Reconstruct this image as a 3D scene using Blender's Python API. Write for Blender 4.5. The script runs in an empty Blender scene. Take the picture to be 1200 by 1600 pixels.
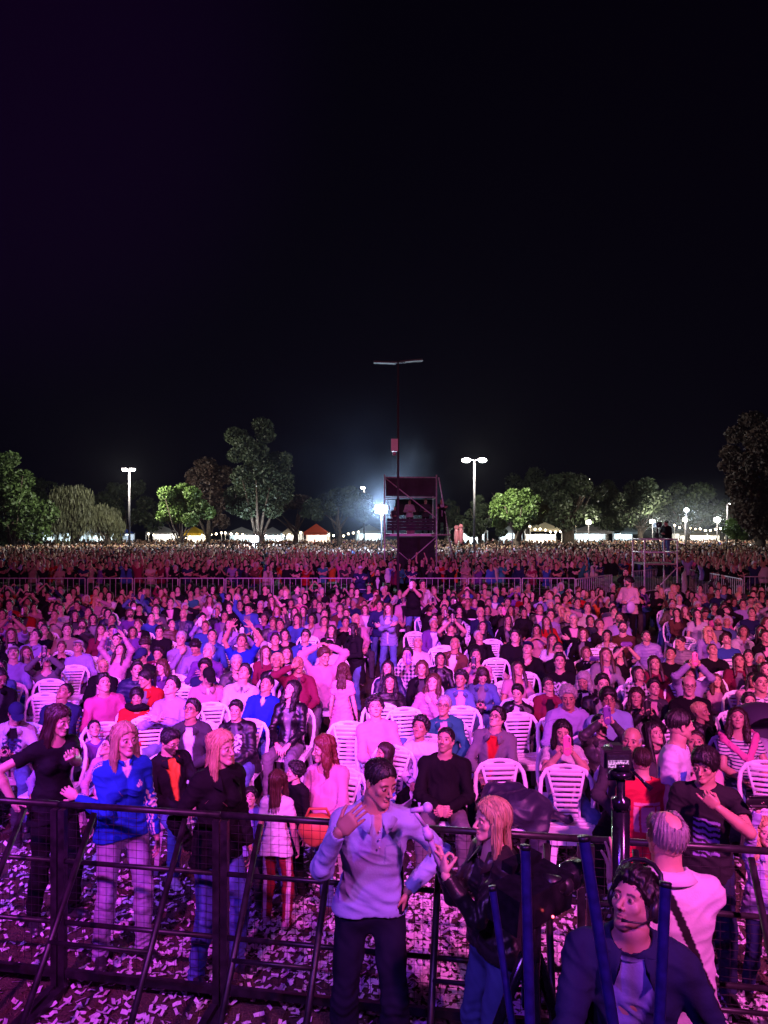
import bpy, math, random
import numpy as np
from mathutils import Vector, Matrix, Euler

# ------------------------------------------------------------------ camera
F, CH, HOR = 1130.0, 2.95, 827.0          # focal length in photo pixels, eye height, horizon row
scene = bpy.context.scene
cd = bpy.data.cameras.new("camera"); cam = bpy.data.objects.new("camera", cd)
scene.collection.objects.link(cam); scene.camera = cam
cam.location = (0, 0, CH); cam.rotation_euler = (math.radians(90), 0, 0)
cd.sensor_fit = 'VERTICAL'; cd.sensor_height = 36.0; cd.lens = 36.0 * F / 1600.0
cd.shift_y = (HOR - 800.0) / 1600.0
cd.clip_start = 0.1; cd.clip_end = 1500

# ------------------------------------------------------------------ world: clear night sky, last trace of dusk, purple stage haze tinted in
w = bpy.data.worlds.new("World"); scene.world = w; w.use_nodes = True
nt = w.node_tree; bg = nt.nodes['Background']
sky = nt.nodes.new('ShaderNodeTexSky'); sky.sky_type = 'NISHITA'; sky.sun_disc = False
sky.sun_elevation = math.radians(-6); sky.sun_rotation = math.radians(200)
mixn = nt.nodes.new('ShaderNodeMix'); mixn.data_type = 'RGBA'; mixn.blend_type = 'ADD'
mixn.inputs[0].default_value = 1.0
nt.links.new(sky.outputs[0], mixn.inputs[6]); mixn.inputs[7].default_value = (0.012, 0.004, 0.045, 1)
tcw = nt.nodes.new('ShaderNodeTexCoord'); dt = nt.nodes.new('ShaderNodeVectorMath'); dt.operation = 'DOT_PRODUCT'
dt.inputs[1].default_value = (-0.45, 0.72, 0.53); nt.links.new(tcw.outputs['Generated'], dt.inputs[0])
mr = nt.nodes.new('ShaderNodeMapRange'); mr.inputs[1].default_value = .90; mr.inputs[2].default_value = 1.0; mr.interpolation_type = 'SMOOTHSTEP'; nt.links.new(dt.outputs['Value'], mr.inputs[0])
m2 = nt.nodes.new('ShaderNodeMix'); m2.data_type = 'RGBA'; m2.blend_type = 'ADD'; nt.links.new(mr.outputs[0], m2.inputs[0]); nt.links.new(mixn.outputs[2], m2.inputs[6]); m2.inputs[7].default_value = (.05, .0, .11, 1)  # purple stage light on haze, painted into the sky at upper left
nt.links.new(m2.outputs[2], bg.inputs[0]); bg.inputs[1].default_value = 0.05
scene.view_settings.view_transform = 'Standard'; scene.view_settings.look = 'None'
scene.view_settings.exposure = 0.0; scene.view_settings.gamma = 1.0
scene.view_settings.use_curve_mapping = False
cy = scene.cycles
cy.max_bounces = 4; cy.diffuse_bounces = 2; cy.glossy_bounces = 2; cy.transmission_bounces = 2
cy.volume_bounces = 0; cy.transparent_max_bounces = 6
cy.sample_clamp_indirect = 3.0; cy.sample_clamp_direct = 0
cy.use_light_tree = True
try:
    cy.volume_step_rate = 3.0; cy.volume_max_steps = 64
except Exception: pass

# ------------------------------------------------------------------ stage lighting rig (above and behind the camera)
def spot(name, loc, aim, color, power, size, blend=0.6, r=0.15):
    l = bpy.data.lights.new(name, 'SPOT'); o = bpy.data.objects.new(name, l)
    scene.collection.objects.link(o); o.location = loc
    o.rotation_euler = (Vector(aim) - Vector(loc)).to_track_quat('-Z', 'Y').to_euler()
    l.color = color; l.energy = power; l.spot_size = math.radians(size); l.spot_blend = blend
    l.shadow_soft_size = r
    return o
def point(name, loc, color, power, r=0.2):
    l = bpy.data.lights.new(name, 'POINT'); o = bpy.data.objects.new(name, l)
    scene.collection.objects.link(o); o.location = loc
    l.color = color; l.energy = power; l.shadow_soft_size = r
    return o
spot('stage_light', (3.6, -2.5, 7.4), (2.4, 9.5, 1.0), (1.0, 0.115, 0.62), 7400, 56, 0.7)
spot('stage_light', (-2.5, -2.5, 7.4), (-3.6, 10.0, 1.0), (0.86, 0.06, 0.80), 5600, 54, 0.7)
spot('stage_light', (-6.5, -1.0, 7.4), (-2.2, 11.0, 1.0), (0.30, 0.07, 1.0), 9000, 50, 0.8)
spot('stage_light', (-0.5, -3.5, 7.6), (-1.5, 12.5, 1.0), (0.68, 0.085, 1.0), 13500, 31, 0.8)
spot('stage_light', (5.0, -3.0, 7.6), (7.5, 13.5, 1.0), (1.0, 0.20, 0.44), 7800, 36, 0.8)
spot('stage_light', (-3.5, -2.0, 6.8), (-1.6, 4.0, 0.0), (0.24, 0.04, 1.0), 1500, 80, 0.8)
spot('stage_light', (3.5, -2.5, 6.8), (1.2, 4.4, 0.3), (0.80, 0.12, 0.80), 1500, 56, 0.8)
spot('stage_light', (-2.2, -2.5, 7.0), (-0.1, 3.9, 1.0), (0.62, 0.22, 1.0), 900, 24, 0.9)
spot('stage_light', (0.0, -4.0, 9.0), (0, 55, 2.0), (1.0, 0.20, 0.38), 6500, 62, 0.7)

# ------------------------------------------------------------------ pixel to place helpers
def PX(px, D): return (px - 600.0) / F * D
def PZ(py, D): return CH - (py - HOR) / F * D
def DZ(py, z): return (CH - z) * F / (py - HOR)

# ------------------------------------------------------------------ materials
MAT = {}
def nm(name):
    m = bpy.data.materials.new(name); m.use_nodes = True
    return m, m.node_tree, m.node_tree.nodes['Principled BSDF']
def noise_bump(t, b, scale, strength, dist=0.01, detail=3.0, coord='Object', stretch=None):
    tc = t.nodes.new('ShaderNodeTexCoord'); n = t.nodes.new('ShaderNodeTexNoise')
    n.inputs['Scale'].default_value = scale; n.inputs['Detail'].default_value = detail
    if stretch:
        mp = t.nodes.new('ShaderNodeMapping'); mp.inputs['Scale'].default_value = stretch
        t.links.new(tc.outputs[coord], mp.inputs[0]); t.links.new(mp.outputs[0], n.inputs['Vector'])
    else: t.links.new(tc.outputs[coord], n.inputs['Vector'])
    bp = t.nodes.new('ShaderNodeBump'); bp.inputs['Strength'].default_value = strength
    bp.inputs['Distance'].default_value = dist
    t.links.new(n.outputs[0], bp.inputs['Height']); t.links.new(bp.outputs[0], b.inputs['Normal'])
    return n
def simple(name, col, rough=0.6, metal=0.0, vary=0.0, vs=6.0, bump=None, emis=None, es=0.0):
    m, t, b = nm(name)
    b.inputs['Base Color'].default_value = (*col, 1); b.inputs['Roughness'].default_value = rough
    b.inputs['Metallic'].default_value = metal
    if vary:
        tc = t.nodes.new('ShaderNodeTexCoord'); n = t.nodes.new('ShaderNodeTexNoise')
        n.inputs['Scale'].default_value = vs; n.inputs['Detail'].default_value = 5
        r = t.nodes.new('ShaderNodeValToRGB')
        r.color_ramp.elements[0].position = 0.35; r.color_ramp.elements[1].position = 0.68
        r.color_ramp.elements[0].color = (*[c * (1 - vary) for c in col], 1)
        r.color_ramp.elements[1].color = (*[min(1, c * (1 + vary)) for c in col], 1)
        t.links.new(tc.outputs['Object'], n.inputs['Vector']); t.links.new(n.outputs[0], r.inputs[0])
        t.links.new(r.outputs[0], b.inputs['Base Color'])
    if bump: noise_bump(t, b, *bump)
    if emis:
        b.inputs['Emission Color'].default_value = (*emis, 1); b.inputs['Emission Strength'].default_value = es
    MAT[name] = m
    return m
def mixc(t, fac, a, b_):
    n = t.nodes.new('ShaderNodeMix'); n.data_type = 'RGBA'
    for s, v in ((n.inputs[0], fac), (n.inputs[6], a), (n.inputs[7], b_)):
        if isinstance(v, bpy.types.NodeSocket): t.links.new(v, s)
        elif isinstance(v, tuple): s.default_value = (*v[:3], 1)
        else: s.default_value = v
    return n.outputs[2]
def mul(t, a, b_):
    n = t.nodes.new('ShaderNodeMix'); n.data_type = 'RGBA'; n.blend_type = 'MULTIPLY'; n.inputs[0].default_value = 1
    for s, v in ((n.inputs[6], a), (n.inputs[7], b_)):
        if isinstance(v, bpy.types.NodeSocket): t.links.new(v, s)
        else: s.default_value = (*v[:3], 1)
    return n.outputs[2]
def attr(t, name, kind='GEOMETRY'):
    a = t.nodes.new('ShaderNodeAttribute'); a.attribute_name = name; a.attribute_type = kind
    return a
# skin: object colour = tone; mask R lips, G brows / stubble, B eye white
m, t, b = nm('skin'); MAT['skin'] = m
oi = t.nodes.new('ShaderNodeObjectInfo'); mk = attr(t, 'mask'); sp = t.nodes.new('ShaderNodeSeparateColor')
t.links.new(mk.outputs['Color'], sp.inputs[0])
tc = t.nodes.new('ShaderNodeTexCoord'); n = t.nodes.new('ShaderNodeTexNoise'); n.inputs['Scale'].default_value = 22
t.links.new(tc.outputs['Object'], n.inputs['Vector'])
c = mixc(t, n.outputs[0], mul(t, oi.outputs['Color'], (0.85, 0.72, 0.70)), oi.outputs['Color'])
c = mixc(t, sp.outputs[0], c, mul(t, oi.outputs['Color'], (0.75, 0.38, 0.40)))
c = mixc(t, sp.outputs[1], c, (0.018, 0.012, 0.010))
c = mixc(t, sp.outputs[2], c, (0.72, 0.70, 0.68))
t.links.new(c, b.inputs['Base Color']); b.inputs['Roughness'].default_value = 0.48
b.inputs['Specular IOR Level'].default_value = 0.45
noise_bump(t, b, 260, 0.25, 0.002)
# cloth: object colour, inner_color and print_color custom properties, mask R inner shirt, G print
def cloth(name, rough=0.85, pattern=None, bump=(90, 0.35, 0.004), sheen=0.15, fade=0.25, metal=0):
    m, t, b = nm(name); MAT[name] = m
    oi = t.nodes.new('ShaderNodeObjectInfo'); mk = attr(t, 'mask'); sp = t.nodes.new('ShaderNodeSeparateColor')
    t.links.new(mk.outputs['Color'], sp.inputs[0])
    ic = attr(t, 'inner_color', 'OBJECT'); pc = attr(t, 'print_color', 'OBJECT')
    tc = t.nodes.new('ShaderNodeTexCoord')
    base = oi.outputs['Color']
    if pattern == 'stripes':
        wv = t.nodes.new('ShaderNodeTexWave'); wv.bands_direction = 'Z'; wv.inputs['Scale'].default_value = 5.0
        wv.inputs['Distortion'].default_value = 0.4
        t.links.new(tc.outputs['Object'], wv.inputs['Vector'])
        rp = t.nodes.new('ShaderNodeValToRGB'); rp.color_ramp.interpolation = 'CONSTANT'
        rp.color_ramp.elements[1].position = 0.5; t.links.new(wv.outputs[1], rp.inputs[0])
        base = mixc(t, rp.outputs[0], oi.outputs['Color'], pc.outputs['Color'])
    if pattern == 'thin':
        wv = t.nodes.new('ShaderNodeTexWave'); wv.bands_direction = 'Z'; wv.inputs['Scale'].default_value = 11.0
        t.links.new(tc.outputs['Object'], wv.inputs['Vector'])
        rp = t.nodes.new('ShaderNodeValToRGB'); rp.color_ramp.interpolation = 'CONSTANT'
        rp.color_ramp.elements[1].position = 0.72; t.links.new(wv.outputs[1], rp.inputs[0])
        base = mixc(t, rp.outputs[0], oi.outputs['Color'], pc.outputs['Color'])
    if pattern == 'plaid':
        f = None
        for d in ('X', 'Z'):
            wv = t.nodes.new('ShaderNodeTexWave'); wv.bands_direction = d; wv.inputs['Scale'].default_value = 6.0
            t.links.new(tc.outputs['Object'], wv.inputs['Vector'])
            rp = t.nodes.new('ShaderNodeValToRGB'); rp.color_ramp.interpolation = 'CONSTANT'
            rp.color_ramp.elements[1].position = 0.5; t.links.new(wv.outputs[1], rp.inputs[0])
            if f is None: f = rp.outputs[0]
            else:
                mm = t.nodes.new('ShaderNodeMath'); mm.operation = 'MULTIPLY_ADD'
                t.links.new(f, mm.inputs[0]); mm.inputs[1].default_value = 0.5
                mh = t.nodes.new('ShaderNodeMath'); mh.operation = 'MULTIPLY'; mh.inputs[1].default_value = 0.5
                t.links.new(rp.outputs[0], mh.inputs[0]); t.links.new(mh.outputs[0], mm.inputs[2]); f = mm.outputs[0]
        base = mixc(t, f, oi.outputs['Color'], pc.outputs['Color'])
    if pattern == 'camo':
        nz = t.nodes.new('ShaderNodeTexNoise'); nz.inputs['Scale'].default_value = 22
        t.links.new(tc.outputs['Object'], nz.inputs['Vector'])
        rp = t.nodes.new('ShaderNodeValToRGB'); rp.color_ramp.interpolation = 'CONSTANT'
        rp.color_ramp.elements[1].position = 0.52; t.links.new(nz.outputs[0], rp.inputs[0])
        base = mixc(t, rp.outputs[0], oi.outputs['Color'], pc.outputs['Color'])
    nz = t.nodes.new('ShaderNodeTexNoise'); nz.inputs['Scale'].default_value = 7; nz.inputs['Detail'].default_value = 4
    t.links.new(tc.outputs['Object'], nz.inputs['Vector'])
    base = mixc(t, nz.outputs[0], mul(t, base, (1 - fade,) * 3), mul(t, base, (1 + fade * 0.5,) * 3))
    base = mixc(t, sp.outputs[0], base, ic.outputs['Color'])
    base = mixc(t, sp.outputs[1], base, pc.outputs['Color'])
    t.links.new(base, b.inputs['Base Color']); b.inputs['Roughness'].default_value = rough
    b.inputs['Sheen Weight'].default_value = 0; b.inputs['Specular IOR Level'].default_value = .5 if rough < .6 else .15
    noise_bump(t, b, *bump)
for nme, kw in (('fabric', {}), ('fabric_stripes', dict(pattern='stripes')), ('fabric_thin', dict(pattern='thin')),
                ('fabric_plaid', dict(pattern='plaid')), ('fabric_camo', dict(pattern='camo')),
                ('leather', dict(rough=0.38, bump=(35, 0.5, 0.008), sheen=0, fade=0.1)),
                ('nylon', dict(rough=0.5, bump=(28, 0.45, 0.008), sheen=0, fade=0.1)),
                ('denim', dict(rough=0.9, bump=(150, 0.4, 0.003), fade=0.45))):
    cloth(nme, **kw)
m, t, b = nm('hair'); MAT['hair'] = m
oi = t.nodes.new('ShaderNodeObjectInfo'); tc = t.nodes.new('ShaderNodeTexCoord')
n = t.nodes.new('ShaderNodeTexNoise'); mp = t.nodes.new('ShaderNodeMapping'); mp.inputs['Scale'].default_value = (90, 90, 9)
t.links.new(tc.outputs['Object'], mp.inputs[0]); t.links.new(mp.outputs[0], n.inputs['Vector']); n.inputs['Scale'].default_value = 1.0
t.links.new(mixc(t, n.outputs[0], mul(t, oi.outputs['Color'], (0.45,) * 3), mul(t, oi.outputs['Color'], (1.6,) * 3)), b.inputs['Base Color'])
b.inputs['Roughness'].default_value = 0.5
bp = t.nodes.new('ShaderNodeBump'); bp.inputs['Strength'].default_value = 0.8; bp.inputs['Distance'].default_value = 0.006
t.links.new(n.outputs[0], bp.inputs['Height']); t.links.new(bp.outputs[0], b.inputs['Normal'])
# crowd in the distance: colour attribute on the mesh
m, t, b = nm('crowd_clothing'); MAT['crowd'] = m
a = attr(t, 'col'); t.links.new(a.outputs['Color'], b.inputs['Base Color']); b.inputs['Roughness'].default_value = 0.8; b.inputs['Specular IOR Level'].default_value = .12
simple('plastic_white', (0.78, 0.78, 0.80), 0.42, vary=0.10, vs=5)
simple('galvanised', (0.62, 0.62, 0.65), 0.45, 0.1, vary=0.25, vs=9)
simple('black_steel', (0.016, 0.014, 0.017), 0.42, 0.0, vary=0.6, vs=14, bump=(40, 0.3, 0.003))
simple('gloss_black', (0.02, 0.02, 0.028), 0.16, 0.5, vary=0.3, vs=30)
simple('black_plastic', (0.016, 0.016, 0.018), 0.4)
simple('black_cloth', (0.018, 0.016, 0.02), 0.9, vary=0.5, vs=3, bump=(12, 0.6, 0.03))
simple('tower_cloth', (0.045, 0.04, 0.055), 0.9, vary=0.3, vs=2.0, bump=(3, 0.7, 0.06))
simple('lamp_metal', (.05, .045, .05), .7)
simple('plank', (0.22, 0.17, 0.15), 0.8, vary=0.35, vs=5)
simple('glass_dark', (0.01, 0.01, 0.015), 0.06)
simple('white_paint', (0.75, 0.75, 0.75), 0.5)
simple('bark', (0.10, 0.075, 0.055), 0.95, vary=0.4, vs=6, bump=(14, 0.8, 0.05))

# ------------------------------------------------------------------ geometry accumulation
class G:
    def __init__(s): s.V = []; s.Q = []; s.T = []; s.M = []; s.n = 0
    def add(s, V, Q=None, T=None, M=None):
        V = np.asarray(V, float).reshape(-1, 3)
        if Q is not None and len(Q): s.Q.append(np.asarray(Q, int) + s.n)
        if T is not None and len(T): s.T.append(np.asarray(T, int) + s.n)
        s.V.append(V); s.M.append(np.zeros((len(V), 3)) if M is None else np.asarray(M, float)); s.n += len(V)
        return s
    def arrays(s):
        V = np.concatenate(s.V) if s.V else np.zeros((0, 3)); M = np.concatenate(s.M) if s.M else np.zeros((0, 3))
        Q = np.concatenate(s.Q) if s.Q else np.zeros((0, 4), int); T = np.concatenate(s.T) if s.T else np.zeros((0, 3), int)
        return V, Q, T, M
    def join(s, g, mat=None):
        V, Q, T, M = g.arrays()
        if mat is not None: V = V @ np.array(mat.to_3x3()).T + np.array(mat.translation)
        s.add(V, Q, T, M); return s
    def mesh(s, name, mat=None, smooth=True, mask=False):
        V, Q, T, M = s.arrays()
        me = bpy.data.meshes.new(name)
        me.vertices.add(len(V)); me.vertices.foreach_set('co', V.astype(np.float32).ravel())
        nl = len(Q) * 4 + len(T) * 3
        me.loops.add(nl); me.polygons.add(len(Q) + len(T))
        me.loops.foreach_set('vertex_index', np.concatenate([Q.ravel(), T.ravel()]).astype(np.int32))
        me.polygons.foreach_set('loop_start', np.concatenate([np.arange(len(Q)) * 4, len(Q) * 4 + np.arange(len(T)) * 3]).astype(np.int32))
        me.polygons.foreach_set('use_smooth', np.full(len(Q) + len(T), smooth))
        if mask:
            at = me.attributes.new('mask', 'FLOAT_COLOR', 'POINT')
            at.data.foreach_set('color', np.concatenate([M, np.ones((len(M), 1))], 1).astype(np.float32).ravel())
        me.update(calc_edges=True)
        if mat: me.materials.append(MAT[mat] if isinstance(mat, str) else mat)
        return me
    # hard surface pieces
    def box(s, c, d, R=None):
        c = np.array(c, float); h = np.array(d, float) / 2
        V = np.array([[x, y, z] for x in (-1, 1) for y in (-1, 1) for z in (-1, 1)], float) * h
        if R is not None: V = V @ np.array(R).T
        return s.add(V + c, [[0, 1, 3, 2], [4, 6, 7, 5], [0, 4, 5, 1], [2, 3, 7, 6], [0, 2, 6, 4], [1, 5, 7, 3]])
    def bar(s, a, b, w_, h_=None, up=(0, 0, 1)):
        a = np.array(a, float); b = np.array(b, float); d = b - a; L = np.linalg.norm(d); d /= L
        up = np.array(up, float)
        if abs(d @ up) > 0.95: up = np.array([0, 1, 0.])
        x = np.cross(d, up); x /= np.linalg.norm(x); u = np.cross(x, d)
        return s.box((a + b) / 2, (w_, L, h_ or w_), np.stack([x, d, u], 1))
    def tube(s, pts, r, n=8, caps=True):
        pts = [np.array(p, float) for p in pts]; m_ = len(pts)
        rs = r if hasattr(r, '__len__') else [r] * m_
        rings = []; ref = None
        for i, p in enumerate(pts):
            d = (pts[min(i + 1, m_ - 1)] - pts[max(i - 1, 0)]); d /= (np.linalg.norm(d) + 1e-9)
            if ref is None: ref = np.array([0, 0, 1.]) if abs(d[2]) < 0.9 else np.array([1., 0, 0])
            x = np.cross(d, ref); x /= np.linalg.norm(x); ref = np.cross(x, d)
            a_ = np.arange(n) * 2 * math.pi / n
            rings.append(p + rs[i] * (np.outer(np.cos(a_), x) + np.outer(np.sin(a_), ref)))
        V = np.concatenate(rings); Q = []; T = []
        for i in range(m_ - 1):
            for j in range(n):
                k = (j + 1) % n
                Q.append([i * n + j, i * n + k, (i + 1) * n + k, (i + 1) * n + j])
        if caps:
            V = np.concatenate([V, [pts[0], pts[-1]]]); e = m_ * n
            for j in range(n):
                k = (j + 1) % n; T.append([e, k, j]); T.append([e + 1, (m_ - 1) * n + j, (m_ - 1) * n + k])
        return s.add(V, Q, T)
    def ball(s, c, r, nu=10, nv=7):
        r = np.array(r if hasattr(r, '__len__') else (r,) * 3, float); V = [[0, 0, -1]]
        for i in range(1, nv):
            ph = -math.pi / 2 + math.pi * i / nv
            for j in range(nu): th = 2 * math.pi * j / nu; V.append([math.cos(ph) * math.cos(th), math.cos(ph) * math.sin(th), math.sin(ph)])
        V.append([0, 0, 1]); Q = []; T = []
        for j in range(nu):
            k = (j + 1) % nu; T.append([0, 1 + k, 1 + j]); e = 1 + (nv - 2) * nu; T.append([e + j, e + k, len(V) - 1])
        for i in range(nv - 2):
            for j in range(nu):
                k = (j + 1) % nu; Q.append([1 + i * nu + j, 1 + i * nu + k, 1 + (i + 1) * nu + k, 1 + (i + 1) * nu + j])
        return s.add(np.array(V) * r + np.array(c), Q, T)

def link(name, me, parent=None, loc=None, mw=None):
    o = bpy.data.objects.new(name, me); scene.collection.objects.link(o)
    if parent is not None: o.parent = parent
    if mw is not None: o.matrix_local = mw
    elif loc is not None: o.location = loc
    return o
def tag(o, label=None, cat=None, group=None, kind=None):
    for k, v in (('label', label), ('category', cat), ('group', group), ('kind', kind)):
        if v: o[k] = v
    return o
def empty(name, loc=(0, 0, 0), rz=0.0, **k):
    o = link(name, None, None, loc); o.rotation_euler.z = rz
    return tag(o, **k) if k else o
def copy_tree(o, parent=None):
    c = o.copy(); scene.collection.objects.link(c)
    if parent is not None: c.parent = parent
    for ch in [x for x in ALLCH.get(o.name, [])]: copy_tree(ch, c)
    return c
ALLCH = {}
def reg(o):                       # remember the children of a prototype so that copies keep them
    ALLCH[o.name] = list(o.children)
    for c_ in o.children: reg(c_)
    return o

# ------------------------------------------------------------------ smooth blended solids
def _seg(a, b, ra, rb, f=None, fs=1.0): return ('c', np.array(a, float), np.array(b, float), ra, rb, None if f is None else np.array(f, float), fs)
def _ell(c, r, R=None): return ('e', np.array(c, float), np.array(r, float), R)
def _bb(p):
    if p[0] == 'c':
        r = max(p[3], p[4]) * max(1.0, p[6])
        return np.minimum(p[1], p[2]) - r, np.maximum(p[1], p[2]) + r
    r = p[2].max() if p[3] is not None else p[2]
    return p[1] - r, p[1] + r
def _ev(p, X, Y, Z):
    if p[0] == 'c':
        _, a, b, ra, rb, f, fs = p
        d = b - a; L2 = max(d @ d, 1e-9)
        x = X - a[0]; y = Y - a[1]; z = Z - a[2]
        t_ = np.clip((x * d[0] + y * d[1] + z * d[2]) / L2, 0, 1)
        x = x - t_ * d[0]; y = y - t_ * d[1]; z = z - t_ * d[2]
        if f is not None:
            qf = (x * f[0] + y * f[1] + z * f[2]) * (1 / fs - 1)
            x = x + qf * f[0]; y = y + qf * f[1]; z = z + qf * f[2]
        return (np.sqrt(x * x + y * y + z * z) - (ra + (rb - ra) * t_)) * (1.0 if f is None else (1 + min(fs, 1.0)) / 2)
    _, c, r, R = p
    x = X - c[0]; y = Y - c[1]; z = Z - c[2]
    if R is not None:
        x, y, z = (x * R[0][0] + y * R[1][0] + z * R[2][0], x * R[0][1] + y * R[1][1] + z * R[2][1], x * R[0][2] + y * R[1][2] + z * R[2][2])
    x = x / r[0]; y = y / r[1]; z = z / r[2]
    k0 = np.sqrt(x * x + y * y + z * z) + 1e-6
    k1 = np.sqrt((x / r[0]) ** 2 + (y / r[1]) ** 2 + (z / r[2]) ** 2) + 1e-6
    return k0 * (k0 - 1) / k1
def solid(prims, h, extra=None):
    """prims: list of (op, k, prim); op '+', '-'. returns V, Q."""
    lo = np.min([_bb(p)[0] for o, k, p in prims if o == '+'], 0) - 4 * h
    hi = np.max([_bb(p)[1] for o, k, p in prims if o == '+'], 0) + 4 * h
    dim = np.ceil((hi - lo) / h).astype(int) + 1
    A = np.ones(dim, np.float32)
    ax = [(lo[i] + h * np.arange(dim[i])).astype(np.float32) for i in range(3)]
    for op, k, p in prims:
        bl, bh = _bb(p); mg = 3 * h + k
        i0 = np.clip(((bl - mg - lo) / h).astype(int), 0, dim); i1 = np.clip(np.ceil((bh + mg - lo) / h).astype(int) + 1, 0, dim)
        if (i1 <= i0).any(): continue
        sl = tuple(slice(i0[i], i1[i]) for i in range(3))
        X = ax[0][sl[0]][:, None, None]; Y = ax[1][sl[1]][None, :, None]; Z = ax[2][sl[2]][None, None, :]
        d = _ev(p, X, Y, Z).astype(np.float32); S = A[sl]
        if op == '+':
            if k > 0:
                hh = np.clip(0.5 + 0.5 * (S - d) / k, 0, 1); A[sl] = S * (1 - hh) + d * hh - k * hh * (1 - hh)
            else: A[sl] = np.minimum(S, d)
        else:
            d = -d
            if k > 0:
                hh = np.clip(0.5 - 0.5 * (S - d) / k, 0, 1); A[sl] = S * (1 - hh) + d * hh + k * hh * (1 - hh)
            else: A[sl] = np.maximum(S, d)
    if extra is not None:
        A = extra(A, ax[0][:, None, None], ax[1][None, :, None], ax[2][None, None, :]).astype(np.float32)
    return nets(A, lo, h)
_C8 = [(i, j, k) for i in (0, 1) for j in (0, 1) for k in (0, 1)]
_E12 = [(a, b) for a in range(8) for b in range(a + 1, 8) if sum(abs(_C8[a][i] - _C8[b][i]) for i in range(3)) == 1]
def nets(A, lo, h):
    A = A.copy()
    for i in range(3):
        s_ = [slice(None)] * 3; s_[i] = 0; A[tuple(s_)] = 1.0; s_[i] = -1; A[tuple(s_)] = 1.0
    S = A < 0; nx, ny, nz = A.shape
    cnt = np.zeros((nx - 1, ny - 1, nz - 1), np.int8)
    for i, j, k in _C8: cnt += S[i:nx - 1 + i, j:ny - 1 + j, k:nz - 1 + k]
    act = (cnt > 0) & (cnt < 8); I, J, K = np.nonzero(act); n = len(I)
    if n == 0: return np.zeros((0, 3)), np.zeros((0, 4), int)
    vid = np.full(act.shape, -1, np.int32); vid[I, J, K] = np.arange(n)
    vals = [A[I + i, J + j, K + k] for i, j, k in _C8]
    acc = np.zeros((n, 3)); c = np.zeros(n)
    for a, b in _E12:
        va, vb = vals[a], vals[b]; m_ = (va < 0) != (vb < 0)
        t_ = np.where(m_, va / np.where(m_, va - vb, 1), 0)
        pa = np.array(_C8[a], float); pb = np.array(_C8[b], float)
        acc += np.where(m_[:, None], pa + (pb - pa) * t_[:, None], 0); c += m_
    V = lo + h * (np.stack([I, J, K], 1) + acc / c[:, None])
    Q = []
    def quads(E, off, order, ax_):
        i, j, k = np.nonzero(E); i = i + off[0]; j = j + off[1]; k = k + off[2]
        q = np.stack([vid[i + o[0], j + o[1], k + o[2]] for o in order], 1)
        fl = ~S[i, j, k]; q[fl] = q[fl][:, ::-1]; Q.append(q)
    quads((S[:-1] != S[1:])[:, 1:-1, 1:-1], (0, 1, 1), [(0, -1, -1), (0, 0, -1), (0, 0, 0), (0, -1, 0)], 0)
    quads((S[:, :-1] != S[:, 1:])[1:-1, :, 1:-1], (1, 0, 1), [(-1, 0, -1), (-1, 0, 0), (0, 0, 0), (0, 0, -1)], 1)
    quads((S[:, :, :-1] != S[:, :, 1:])[1:-1, 1:-1, :], (1, 1, 0), [(-1, -1, 0), (0, -1, 0), (0, 0, 0), (-1, 0, 0)], 2)
    return V, np.concatenate(Q)
def vnormals(V, Q):
    N = np.zeros_like(V); a = V[Q[:, 2]] - V[Q[:, 0]]; b = V[Q[:, 3]] - V[Q[:, 1]]; n = np.cross(a, b)
    for i in range(4): np.add.at(N, Q[:, i], n)
    return N / (np.linalg.norm(N, axis=1, keepdims=True) + 1e-9)
def relax(V, Q, it=1, f=0.5):
    for _ in range(it):
        S = np.zeros_like(V); c = np.zeros(len(V))
        for i in range(4):
            j = (i + 1) % 4
            np.add.at(S, Q[:, i], V[Q[:, j]]); np.add.at(S, Q[:, j], V[Q[:, i]])
            np.add.at(c, Q[:, i], 1); np.add.at(c, Q[:, j], 1)
        V = V + f * (S / np.maximum(c, 1)[:, None] - V)
    return V
def wav(P, ks, seed):
    r = np.random.RandomState(seed); out = np.zeros(len(P))
    for k, a_ in ks:
        for _ in range(3):
            d = r.normal(size=3); d[2] *= 0.8; d /= np.linalg.norm(d)
            d2 = r.normal(size=3); d2 /= np.linalg.norm(d2)
            out += a_ * np.sin(k * (P @ d) + 1.6 * np.sin(k * 0.6 * (P @ d2) + r.rand() * 6) + r.rand() * 6) / 1.8
    return out
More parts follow.
